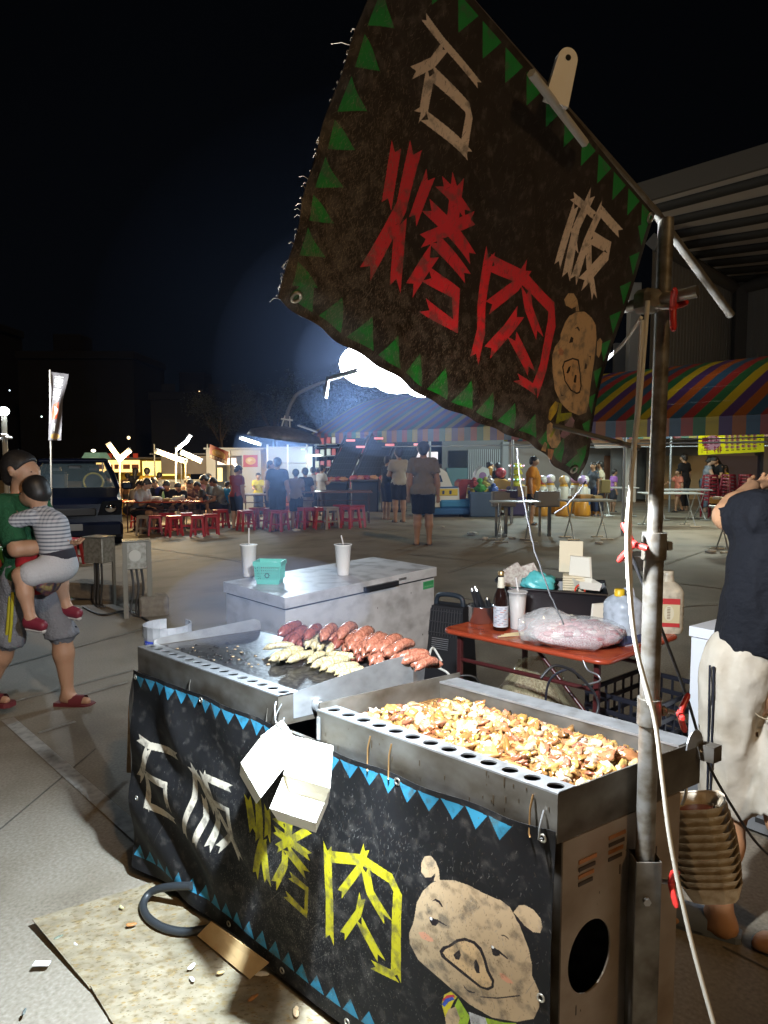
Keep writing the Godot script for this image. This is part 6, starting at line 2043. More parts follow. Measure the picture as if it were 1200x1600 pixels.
func build_hall() -> void:
	var h := thing("metal_hall", "large metal hall at the right with ribbed walls and an open roof overhang", "building")
	var wall := paint(0.5, 0.5, 0.48, 0.6)
	var dk := paint(0.2, 0.2, 0.2, 0.6)
	var p := [at_depth(1020, 377, 24.3), at_depth(1150, 449, 31.0), at_depth(1300, 436, 27.0)]
	var top := 8.6
	for i in 2:
		var a: Vector3 = p[i]
		var b: Vector3 = p[i + 1]
		a.y = 0.0
		b.y = 0.0
		var d := (b - a)
		var n := int(d.length() / 0.3)
		var nrm := d.cross(Vector3.UP).normalized() * -0.04
		var s := Shape.new()
		for k in n:   # ribbed sheet
			var u := a + d * (float(k) / n)
			var v := a + d * ((k + 0.75) / n)
			var w := a + d * ((k + 1.0) / n)
			var y := Vector3(0, top, 0)
			s.quad(u, v, v + y, u + y)
			s.quad(v, v.lerp(w, 0.3) + nrm, v.lerp(w, 0.3) + nrm + y, v + y)
			s.quad(v.lerp(w, 0.3) + nrm, v.lerp(w, 0.7) + nrm, v.lerp(w, 0.7) + nrm + y, v.lerp(w, 0.3) + nrm + y)
			s.quad(v.lerp(w, 0.7) + nrm, w, w + y, v.lerp(w, 0.7) + nrm + y)
		put("ribbed_wall", s, wall, h)
		put("eave_beam", Shape.new().tube([a + Vector3(0, top - 0.25, 0.1), b + Vector3(0, top - 0.25, 0.1)], 0.28, 4), dk, h)
	put("column", Shape.new().box(Vector3(p[1].x, top / 2, p[1].z + 0.35), Vector3(0.5, top, 0.5), 0.02), dk, h)
	var c1 := at_depth(990, 500, 24.0)
	put("column", Shape.new().box(Vector3(c1.x, 3.5, c1.z), Vector3(0.35, 7.0, 0.35), 0.02), wall, h)
	var c2 := at_depth(965, 500, 24.3)
	put("side_wall", Shape.new().box(Vector3(c2.x + 0.35, 2.6, c2.z - 0.3), Vector3(0.7, 5.2, 0.2), 0.0), dk, h)
	# the roof: its edge, its underside and the purlins below it
	var e0 := Vector3(7.4, 9.0, -22.2)
	var e1 := Vector3(13.5, 9.0, -14.9)
	var b0 := Vector3(8.6, 8.66, -25.0)
	var b1 := Vector3(26.0, 8.66, -30.0)
	var up := Vector3(0, 0.12, 0)
	put("roof", Shape.new().hexa([e0, e1, b1, Vector3(14.5, 8.66, -33.0), e0 + up, e1 + up, b1 + up, Vector3(14.5, 8.66, -33.0) + up]), paint(0.62, 0.58, 0.53, 0.6), h)
	put("fascia", Shape.new().hexa([e0 + Vector3(-0.05, -0.16, 0.1), e1 + Vector3(-0.05, -0.16, 0.1), e1 + Vector3(0.05, -0.16, 0.02), e0 + Vector3(0.05, -0.16, 0.02), e0 + Vector3(-0.05, 0.42, 0.1), e1 + Vector3(-0.05, 0.42, 0.1), e1 + Vector3(0.05, 0.42, 0.02), e0 + Vector3(0.05, 0.42, 0.02)]), paint(0.12, 0.12, 0.115, 0.6), h)
	for k in 9:
		var t := (k + 0.5) / 9.0
		var a := e0.lerp(Vector3(14.5, 8.66, -33.0), t * 0.95) + Vector3(0.2, -0.1, 0)
		var b := e1.lerp(b1, t * 0.95) + Vector3(0, -0.1, 0)
		put("purlin", Shape.new().tube([a, b], 0.17, 4), paint(0.05, 0.05, 0.048, 0.7), h)
	# the low front of the hall behind the marquee
	var f := thing("hall_front", "grey hall front behind the marquee with doors, a ribbed white shutter and an awning", "building")
	var d := 25.5
	var rect := func(n: String, x0: float, y0: float, x1: float, y1: float, dd: float, mt: Material, thick := 0.08) -> void:
		var a := at_depth(x0, y1, dd)
		var b := at_depth(x1, y0, dd)
		var ay := maxf(a.y, 0.0)
		put(n, Shape.new().box(Vector3((a.x + b.x) / 2, (ay + b.y) / 2, -dd - thick / 2), Vector3(b.x - a.x, b.y - ay, thick), 0.01), mt, f)
	rect.call("wall", 690, 640, 1330, 800, d, paint(0.22, 0.22, 0.21, 0.7))
	rect.call("dark_window", 701, 704, 730, 738, d - 0.1, paint(0.012, 0.015, 0.018, 0.15))
	rect.call("teal_panel", 697, 731, 731, 778, d - 0.12, paint(0.08, 0.17, 0.17, 0.5))
	rect.call("pillar", 784, 690, 795, 790, d - 0.3, paint(0.3, 0.31, 0.31, 0.6), 0.3)
	rect.call("pillar", 970, 690, 984, 790, d - 0.3, paint(0.26, 0.28, 0.29, 0.6), 0.3)
	rect.call("pillar", 1190, 690, 1203, 790, d - 0.3, paint(0.2, 0.2, 0.22, 0.6), 0.3)
	rect.call("brown_door", 943, 712, 966, 785, d - 0.1, paint(0.16, 0.07, 0.035, 0.5))
	rect.call("lobby_wall", 1035, 712, 1105, 785, d - 0.1, paint(0.32, 0.26, 0.16, 0.7))
	rect.call("purple_shutter", 1105, 712, 1190, 785, d - 0.1, paint(0.12, 0.11, 0.16, 0.6))
	for k in 17:
		rect.call("shutter_rib", 731.5 + k * 3.2, 702, 733.6 + k * 3.2, 768, d - 0.12, paint(0.6, 0.63, 0.63, 0.5), 0.05)
	var a0 := at_depth(918, 676, 23.5)
	var a1 := at_depth(1012, 674, 23.5)
	put("awning", Shape.new().hexa([a0 + Vector3(0, -0.5, 0.9), a1 + Vector3(0, -0.5, 0.9), a1 + Vector3(0, 0.0, 0.0), a0, a0 + Vector3(0, -0.46, 0.9), a1 + Vector3(0, -0.46, 0.9), a1 + Vector3(0, 0.04, 0.0), a0 + Vector3(0, 0.04, 0)]), paint(0.6, 0.54, 0.5, 0.6), f)

const EAVE_A := Vector3(-2.45, 0, -24.5)
const EAVE_DIR := Vector3(0.5627, 0, 0.8267)
const TENT_IN := Vector3(0.8267, 0, -0.5627)

func under_tent(s: float, w: float, y: float) -> Vector3:
	return EAVE_A + EAVE_DIR * s + TENT_IN * w + Vector3(0, y, 0)

func build_marquee() -> void:
	var t := thing("striped_marquee", "long marquee with a rainbow striped canopy across the back of the lot", "marquee")
	var tones := [[0.21, 0.165, 0.012], [0.045, 0.022, 0.085], [0.165, 0.052, 0.012], [0.018, 0.052, 0.095], [0.15, 0.02, 0.02], [0.015, 0.075, 0.034]]
	var n := 68
	var wid := 16.1 / n
	var names := ["yellow", "purple", "orange", "blue", "red", "green"]
	for i in n:
		var c: Array = tones[i % 6]
		var s := Shape.new()
		var a := i * wid
		var b := a + wid
		var prev := [Vector2(0, 1.9), Vector2(0.0, 2.02), Vector2(0.0, 2.22)]
		for k in 13:
			var g := k / 12.0
			prev.append(Vector2(6.0 * g, 2.22 + 1.3 * sin(PI * g) * (0.85 + 0.15 * sin(PI * g))))
		prev.append(Vector2(6.0, 2.0))
		s.soft = 1
		for k in prev.size() - 1:
			var p: Vector2 = prev[k]
			var q: Vector2 = prev[k + 1]
			var sw := 0.012 * sin(a * 2.6) if k < 3 else -0.03 * absf(sin(a * 1.05)) * sin(PI * k / 16.0)
			var sw2 := 0.012 * sin(b * 2.6) if k < 3 else -0.03 * absf(sin(b * 1.05)) * sin(PI * k / 16.0)
			s.quad(under_tent(a, p.x + sw, p.y), under_tent(b, p.x + sw2, p.y), under_tent(b, q.x + sw2, q.y), under_tent(a, q.x + sw, q.y))
		var mt := paint(c[0], c[1], c[2], 0.5)
		mt.backlight_enabled = true
		mt.backlight = Color(c[0], c[1], c[2]) * 0.9
		put("canopy_stripe", s, mt, t)
	var steel := paint(0.3, 0.32, 0.34, 0.4, 0.6)
	for k in 6:
		for w in [0.05, 5.95]:
			var s := 0.3 + k * 3.05
			var foot := under_tent(s, w, 0.0)
			put("post", Shape.new().tube([foot + Vector3(0, fall(foot.x), 0), foot + Vector3(0, 2.2, 0)], 0.032, 8), steel, t)
		put("rafter", Shape.new().tube([under_tent(0.3 + k * 3.05, 0.05, 2.15), under_tent(0.3 + k * 3.05, 3.0, 3.4), under_tent(0.3 + k * 3.05, 5.95, 2.15)], 0.025, 6), steel, t)
	for w in [0.06, 5.94]:
		for y in [1.78, 2.14]:
			put("eave_rail", Shape.new().tube([under_tent(0.2, w, y), under_tent(16.0, w, y)], 0.018, 6), steel, t)
	# lamps below the canopy
	tube_lamp("white tube under the marquee's left end beside the game frames", at_depth(479, 712, 22.0), at_depth(502, 711, 22.0), 0.03, Color(0.8, 1.0, 0.95), 5.0, 1.6)
	tube_lamp("cool tube under the marquee roof above the ship ride", under_tent(6.6, 3.0, 2.75), under_tent(7.8, 3.0, 2.75), 0.025, Color(0.75, 0.97, 1.0), 4.0, 9.0)
	tube_lamp("cool tube under the marquee roof above the metal tables", under_tent(10.4, 3.2, 2.75), under_tent(11.6, 3.2, 2.75), 0.025, Color(0.85, 1.0, 0.9), 4.0, 7.0)
	tube_lamp("cool tube tucked under the eave behind the yellow price banner", under_tent(12.9, 1.7, 2.45), under_tent(13.9, 1.7, 2.45), 0.025, Color(0.95, 1.0, 0.85), 4.0, 6.0)
	# the yellow price sign under the eave
	var im := Image.create(560, 210, false, Image.FORMAT_RGB8)
	im.fill(lin(0.85, 0.85, 0.03))
	fill_poly(im, dot_shape(Vector2(125, 92), 78, 74), lin(0.62, 0.45, 0.55))
	var red := lin(0.34, 0.02, 0.1)
	# the sign's four large characters, then rows of small ones
	for st in [[36, 40, 92, 40], [64, 24, 64, 40], [46, 46, 52, 58], [82, 46, 76, 58], [32, 62, 98, 62], [42, 70, 88, 70], [42, 70, 42, 96], [88, 70, 88, 96], [42, 83, 88, 83], [42, 96, 88, 96], [64, 70, 64, 116], [46, 106, 84, 106], [34, 117, 96, 117],
			[112, 30, 120, 36], [106, 46, 130, 46], [108, 58, 128, 58], [108, 70, 128, 70], [108, 82, 128, 82], [108, 82, 108, 104], [128, 82, 128, 104], [108, 104, 128, 104], [150, 32, 178, 26], [138, 54, 190, 54], [164, 32, 164, 72], [146, 76, 182, 76], [146, 76, 146, 104], [182, 76, 182, 104], [146, 104, 182, 104],
			[66, 130, 54, 150], [60, 144, 102, 144], [48, 164, 112, 164], [80, 126, 80, 198], [140, 144, 160, 144], [150, 126, 150, 190], [138, 172, 162, 162], [180, 128, 180, 196], [196, 128, 196, 196], [166, 144, 180, 144], [166, 160, 180, 160], [166, 176, 180, 176], [196, 144, 212, 144], [196, 160, 212, 160], [196, 176, 212, 176]]:
		brush(im, [Vector2(st[0], st[1]), Vector2(st[2], st[3])], 7.0, red, false)
	for c in 6:
		for r in 5:
			if r == 4:
				im.fill_rect(Rect2i(244 + c * 46, 172, 26, 10), lin(0.2, 0.2, 0.05))
				continue
			var x := 240 + c * 46
			var y := 22 + r * 36 + (c % 3) * 4
			fill_poly(im, dot_shape(Vector2(x + 15, y + 12), 19, 15), lin(0.6, 0.5, 0.4))
			for k in 4:
				im.fill_rect(Rect2i(x + 2 + k % 2, y + 2 + k * 7, 26 - (k * 5 + c) % 9, 3), red)
			im.fill_rect(Rect2i(x + 8 + (r * 5 + c) % 8, y + 1, 4, 24), red)
	for k in 5: im.fill_rect(Rect2i(524, 34 + k * 24, 8, 12), lin(0.2, 0.15, 0.02))
	for k in 4: im.fill_rect(Rect2i(32, 148 + k * 12, 6, 7), lin(0.2, 0.15, 0.02))
	var c0 := at_depth(1091, 679, 13.4)
	var c1 := at_depth(1194, 672, 12.4)
	var c2 := at_depth(1091, 711, 13.4)
	var c3 := at_depth(1194, 706, 12.4)
	var f := func(u: float, v: float) -> Vector3: return c0.lerp(c1, u).lerp(c2.lerp(c3, u), v)
	var mt := print_on(im, 0.5)
	mt.backlight_enabled = true
	mt.backlight = Color(0.9, 0.9, 0.9)
	tag(put("price_banner", Shape.new().sheet(8, 4, f, 0.002), mt), "yellow price banner with purple and red characters hung under the marquee eave", "banner")
	tag(pole_bar("hanging_wire", at_depth(1000, 689, 14.5), at_depth(1230, 682, 11.6), 0.012, paint(0.02, 0.02, 0.02, 0.5)), "dark wire running across the yellow banner under the marquee", "wire")

func build_rides() -> void:
	# the white ship ride
	var p := spot(706, 806)
	var r := thing("ship_ride", "white toy ship ride with yellow band, red seat and blue base under the marquee", "kiddie ride", p, 0.15)
	var white := paint(0.62, 0.65, 0.66, 0.3)
	var blue := paint(0.03, 0.11, 0.3, 0.35)
	put("ride_base", Shape.new().box(Vector3(0.1, 0.14, 0), Vector3(2.0, 0.16, 0.8), 0.03), blue, r)
	put("upper_base", Shape.new().box(Vector3(0.35, 0.33, 0), Vector3(1.5, 0.22, 0.7), 0.05), paint(0.04, 0.2, 0.42, 0.35), r)
	for x in [-0.75, 0.2, 0.95]:
		put("foot", Shape.new().tube([Vector3(x, 0.0, 0.2), Vector3(x, 0.07, 0.2)], 0.06, 10), paint(0.02, 0.02, 0.02, 0.6), r)
	var hull := Shape.new()
	hull.plate([Vector2(-0.95, 0.72), Vector2(-0.98, 0.55), Vector2(-0.75, 0.25), Vector2(0.45, 0.25), Vector2(0.85, 0.5), Vector2(0.95, 0.82), Vector2(0.5, 0.8), Vector2(0.45, 0.4), Vector2(0.12, 0.4), Vector2(0.1, 0.74)], Transform3D(), 0.62)
	put("hull", hull, white, r)
	for e in [[-0.42, 0.98], [0.68, 0.46]]:
		put("yellow_band", Shape.new().box(Vector3(e[0], 0.62, 0.0), Vector3(e[1], 0.17, 0.65), 0.01), paint(0.55, 0.42, 0.04, 0.35), r)
		put("blue_line", Shape.new().box(Vector3(e[0], 0.745, 0.0), Vector3(e[1], 0.03, 0.655), 0.005), blue, r)
	for k in 9:
		if k in [5]: continue
		put("porthole", Shape.new().box(Vector3(-0.84 + k * 0.18 + (0.12 if k > 5 else 0.0), 0.62, 0.33), Vector3(0.055, 0.09, 0.012), 0.004), paint(0.02, 0.05, 0.14, 0.3), r)
	put("cabin", Shape.new().plate([Vector2(-0.75, 0.76), Vector2(-0.7, 1.1), Vector2(-0.6, 1.22), Vector2(-0.35, 1.22), Vector2(-0.2, 1.12), Vector2(-0.05, 0.76)], Transform3D(), 0.5), white, r)
	put("cabin_window", Shape.new().plate([Vector2(-0.62, 0.88), Vector2(-0.58, 1.05), Vector2(-0.36, 1.05), Vector2(-0.3, 0.88)], at(0, 0, 0.256), 0.012), paint(0.02, 0.06, 0.14, 0.2), r)
	put("seat", Shape.new().plate([Vector2(0.12, 0.42), Vector2(0.12, 0.86), Vector2(0.2, 0.93), Vector2(0.5, 0.93), Vector2(0.56, 0.82), Vector2(0.35, 0.8), Vector2(0.3, 0.42)], Transform3D(), 0.45), paint(0.3, 0.03, 0.03, 0.4), r)
	var fin := put("tail_fin", Shape.new().plate([Vector2(0.5, 0.8), Vector2(0.62, 1.15), Vector2(0.75, 1.26), Vector2(0.92, 1.2), Vector2(0.97, 0.82)], Transform3D(), 0.3), white, r)
	put("fin_emblem", Shape.new().tube([Vector3(0.76, 1.02, 0.14), Vector3(0.76, 1.02, 0.158)], 0.1, 16), paint(0.3, 0.16, 0.35, 0.4), fin)
	# the yellow ride, toys, balls
	var y := spot(783, 802)
	var yr := thing("car_ride", "orange yellow toy car ride with red wheels right of the white ship", "kiddie ride", y, -0.2)
	put("ride_body", Shape.new().plate([Vector2(-0.7, 0.1), Vector2(-0.72, 0.5), Vector2(-0.45, 0.86), Vector2(-0.1, 0.95), Vector2(0.35, 0.82), Vector2(0.7, 0.72), Vector2(0.72, 0.1)], Transform3D(), 0.6), paint(0.5, 0.26, 0.015, 0.35), yr)
	put("ride_seat", Shape.new().box(Vector3(-0.3, 1.0, 0), Vector3(0.12, 0.5, 0.45), 0.04), paint(0.45, 0.22, 0.02, 0.4), yr)
	for x in [-0.6, 0.45]:
		put("wheel", Shape.new().tube([Vector3(x, 0.35, 0.3), Vector3(x, 0.35, 0.36)], 0.2, 16), paint(0.16, 0.03, 0.08, 0.5), yr)
	put("toy_driver", Shape.new().ball(Vector3(-0.02, 1.08, 0.1), Vector3(0.15, 0.14, 0.14), 10), paint(0.4, 0.05, 0.06, 0.4), yr)
	put("windscreen", Shape.new().plate([Vector2(0.15, 0.85), Vector2(0.28, 1.05), Vector2(0.34, 1.04), Vector2(0.3, 0.82)], Transform3D(), 0.5), paint(0.5, 0.5, 0.48, 0.2), yr)
	var toys := [[750, 762, 0.16, [0.08, 0.36, 0.05], "green toy heap piece beside the ship's tail"], [741, 757, 0.12, [0.4, 0.06, 0.05], "red toy behind the green one by the ship's tail"], [759, 756, 0.12, [0.5, 0.45, 0.1], "yellow toy above the green toys"], [765, 752, 0.1, [0.5, 0.5, 0.5], "white toy next to the yellow toy"], [771, 766, 0.12, [0.06, 0.12, 0.4], "blue toy at the right end of the toy counter"]]
	for e in toys:
		var s := Shape.new()
		s.soft = 1
		crumple(s, Vector3.ZERO, Vector3(e[2], e[2] * 0.8, e[2]), int(e[0]), 0.4)
		s.ball(Vector3(0, e[2], 0), Vector3.ONE * e[2] * 0.55, 8)
		tag(put("toy", s, paint(e[3][0], e[3][1], e[3][2], 0.35), null, Transform3D(Basis(), at_depth(e[0], e[1], 18.6))), e[4], "toy", "toys on the counter beside the ship ride")
	var tc := at_depth(756, 768, 18.6)
	tag(put("toy_counter", Shape.new().box(Vector3(tc.x, tc.y * 0.5, tc.z), Vector3(0.75, tc.y * 0.98, 0.5), 0.02), paint(0.1, 0.14, 0.22, 0.5)), "low dark counter carrying small coloured toys", "counter")
	# blinking tower of a game
	var lt := thing("light_tower", "yellow green game tower with rings of small lights left of the orange shirt", "game machine", spot(806, 805))
	for k in 4:
		put("tower_ring", Shape.new().lathe([Vector2(0, 0.75 + k * 0.15), Vector2(0.17, 0.76 + k * 0.15), Vector2(0.12, 0.88 + k * 0.15), Vector2(0, 0.9 + k * 0.15)], 14), paint(0.5, 0.48, 0.04, 0.3), lt)
	for y2 in [0.93, 1.28]:
		for k in 7:
			var g := PI * k / 6.0
			var s := Shape.new()
			s.soft = 1
			s.ball(Vector3(cos(g) * 0.19, y2, sin(g) * 0.19), Vector3.ONE * 0.022, 8)
			put("small_lamp", s, shine([0.3, 1.0, 1.0, 0.3][k % 4], [0.6, 0.3, 1.0, 1.0][k % 4], [1.0, 0.5, 1.0, 0.4][k % 4], 1.6), lt)
	put("tower_base", Shape.new().box(Vector3(0, 0.37, 0), Vector3(0.45, 0.74, 0.45), 0.04), paint(0.08, 0.06, 0.14, 0.4), lt)
	# the row of ball headed game figures
	var row := [[846, [0.6, 0.13, 0.12]], [859, [0.45, 0.35, 0.55]], [880, [0.6, 0.38, 0.16]], [898, [0.5, 0.28, 0.42]], [910, [0.42, 0.3, 0.55]], [928, [0.4, 0.5, 0.12]]]
	for i in row.size():
		var e: Array = row[i]
		var fp := spot(e[0], 806 - (i % 2) * 4)
		var g := thing("game_figure", "%s ball topped game machine with white body and orange base" % ["red", "lilac", "orange", "pink", "violet", "green"][i], "game machine", fp, 0.2 * (i - 2), "ball topped game machines")
		g.scale = Vector3.ONE * 0.76
		put("base", Shape.new().lathe([Vector2(0, 0), Vector2(0.26, 0), Vector2(0.27, 0.08), Vector2(0.24, 0.45), Vector2(0.2, 0.5), Vector2(0, 0.5)], 18), paint(0.5, 0.22, 0.02, 0.35), g)
		put("torso", Shape.new().lathe([Vector2(0.2, 0.5), Vector2(0.21, 0.56), Vector2(0.17, 0.95), Vector2(0.13, 1.02), Vector2(0, 1.02)], 18), paint(0.55, 0.53, 0.46, 0.35), g)
		put("collar", Shape.new().lathe([Vector2(0.14, 0.98), Vector2(0.15, 1.0), Vector2(0.12, 1.06), Vector2(0, 1.06)], 18), paint(0.55, 0.3, 0.03, 0.35), g)
		var s := Shape.new()
		s.soft = 1
		s.ball(Vector3(0, 1.2, 0), Vector3.ONE * 0.165, 18)
		var hm := paint(e[1][0], e[1][1], e[1][2], 0.2)
		put("ball_top", s, hm, g)
		put("white_patch", Shape.new().ball(Vector3(0.05, 1.22, 0.045), Vector3(0.13, 0.14, 0.13), 12), paint(0.6, 0.6, 0.58, 0.3), g)
		for sd in [-1, 1]:
			put("side_panel", Shape.new().box(Vector3(sd * 0.16, 0.75, 0.09), Vector3(0.12, 0.34, 0.1), 0.03), paint(0.55, 0.56, 0.56, 0.4), g)
		put("blue_stripe", Shape.new().box(Vector3(0.1, 0.46, 0.21), Vector3(0.06, 0.2, 0.06), 0.02), paint(0.03, 0.16, 0.5, 0.4), g)
	# dark slanted game boards at the marquee's left end
	var boards := [[506, 545, 20.6], [548, 592, 20.4], [594, 636, 20.2]]
	for i in 3:
		var e: Array = boards[i]
		var a := at_depth(e[0], 790, e[2])
		var b := at_depth(e[1], 790, e[2])
		a.y = fall(a.x)
		b.y = a.y
		var m := thing("game_board", "dark slanted netted game board under the marquee, %s" % ["leftmost of three", "middle of three", "rightmost of three"][i], "game board", Vector3.ZERO, 0.0, "slanted game boards")
		var w := b - a
		var dk := paint(0.015, 0.017, 0.02, 0.5)
		put("cabinet", Shape.new().box((a + b) / 2 + Vector3(0, 0.42, 0), Vector3(w.length() - 0.03, 0.84, 0.6), 0.03), paint(0.02, 0.024, 0.034, 0.45), m)
		put("ledge", Shape.new().box((a + b) / 2 + Vector3(0, 0.86, 0.06), Vector3(w.length(), 0.05, 0.75), 0.015), paint(0.07, 0.075, 0.08, 0.4), m)
		var lean := Vector3(0.55, 1.3, -0.7)
		for k in 2:
			var q := a.lerp(b, 0.04 + 0.92 * k) + Vector3(0, 0.86, 0.1)
			put("slanted_post", Shape.new().tube([q, q + lean], 0.03, 6), dk, m)
		var net := Shape.new()
		for k in 9:
			var q := a.lerp(b, 0.1 + 0.1 * k) + Vector3(0, 0.88, 0.08)
			net.tube([q, q + lean * 0.98], 0.006, 4)
		for k in 8:
			var q := a.lerp(b, 0.04) + Vector3(0, 0.88, 0.08) + lean * (k + 1) / 8.0
			net.tube([q, q + w * 0.92], 0.006, 4)
		put("net", net, paint(0.05, 0.06, 0.06, 0.6), m)
		put("back_panel", Shape.new().hexa([a + Vector3(0.05, 0.9, -0.05), b + Vector3(-0.05, 0.9, -0.05), b + Vector3(-0.05, 0.9, -0.09), a + Vector3(0.05, 0.9, -0.09), a + lean + Vector3(0.05, 0.8, -0.2), b + lean + Vector3(-0.05, 0.8, -0.2), b + lean + Vector3(-0.05, 0.8, -0.24), a + lean + Vector3(0.05, 0.8, -0.24)]), paint(0.02, 0.03, 0.035, 0.6), m)
		for k in 4:
			var c := a.lerp(b, 0.15 + 0.22 * k) + Vector3(0, 0.93, 0.25)
			var s := Shape.new()
			s.soft = 1
			crumple(s, c, Vector3(0.13, 0.07, 0.1), 80 + i * 4 + k, 0.5)
			put("prize", s, paint([0.3, 0.4, 0.25, 0.45][k], [0.04, 0.13, 0.03, 0.22][k], [0.03, 0.06, 0.03, 0.08][k], 0.5), m)
		for k in 2:
			var c := a.lerp(b, 0.35 + 0.4 * k) + Vector3(0.5, 2.02 - 0.18 * k, -0.3)
			put("red_lamp_strip", Shape.new().box(c, Vector3(0.26, 0.06, 0.03), 0.01), shine(1.0, 0.07, 0.09, 0.75), m)
	# shelves of prizes behind the boards
	for i in 5:
		var c := at_depth(500 + i * 18, 745, 23.2)
		var sh := thing("prize_shelf", "shelf of red and white prize packs, %s from the left" % ["first", "second", "third", "fourth", "fifth"][i], "shelf", Vector3(c.x, fall(c.x), c.z), 0.0, "prize shelves")
		for k in 5:
			put("board", Shape.new().box(Vector3(0, 0.5 + k * 0.36, 0), Vector3(0.34, 0.025, 0.3), 0.0), paint(0.2, 0.2, 0.2, 0.5), sh)
			for j in 2:
				put("pack", Shape.new().box(Vector3(-0.08 + j * 0.16, 0.62 + k * 0.36, 0.04), Vector3(0.12, 0.2, 0.14), 0.01), paint([0.5, 0.35, 0.55, 0.3][(i + k + j) % 4], [0.5, 0.05, 0.52, 0.04][(i + k + j) % 4], [0.48, 0.04, 0.45, 0.05][(i + k + j) % 4], 0.5), sh)
	# the pink lit backdrop behind the big man
	var a := at_depth(641, 745, 22.0)
	var b := at_depth(684, 706, 22.0)
	tag(put("lit_sign", Shape.new().box(Vector3((a.x + b.x) / 2, (a.y + b.y) / 2, -22.0), Vector3(b.x - a.x, b.y - a.y, 0.1), 0.01), shine(0.85, 0.62, 0.68, 0.62)), "pale pink lit sign panel behind the man in the grey and navy shirt", "sign")

func x_table(label: String, c: Vector3, w: float, dp: float, h: float, turn: float, group: String) -> Node3D:
	var t := thing("metal_table", label, "table", c, turn, group)
	var st := paint(0.42, 0.44, 0.45, 0.3, 0.6)
	put("table_top", Shape.new().box(Vector3(0, h - 0.015, 0), Vector3(w, 0.028, dp), 0.008), paint(0.5, 0.52, 0.52, 0.3, 0.5), t)
	for s in [-1, 1]:
		var x: float = s * (w * 0.5 - 0.16)
		for d in [-1, 1]:
			put("leg", Shape.new().tube([Vector3(x + d * 0.01, 0.02, d * dp * 0.46), Vector3(x + d * 0.01, 0.34, 0), Vector3(x + d * 0.01, h - 0.03, -d * dp * 0.4)], 0.013, 8), st, t)
		put("foot_bar", Shape.new().tube([Vector3(x - 0.12, 0.018, dp * 0.46), Vector3(x + 0.12, 0.018, dp * 0.46)], 0.013, 8), st, t)
		put("foot_bar", Shape.new().tube([Vector3(x - 0.12, 0.018, -dp * 0.46), Vector3(x + 0.12, 0.018, -dp * 0.46)], 0.013, 8), st, t)
	return t

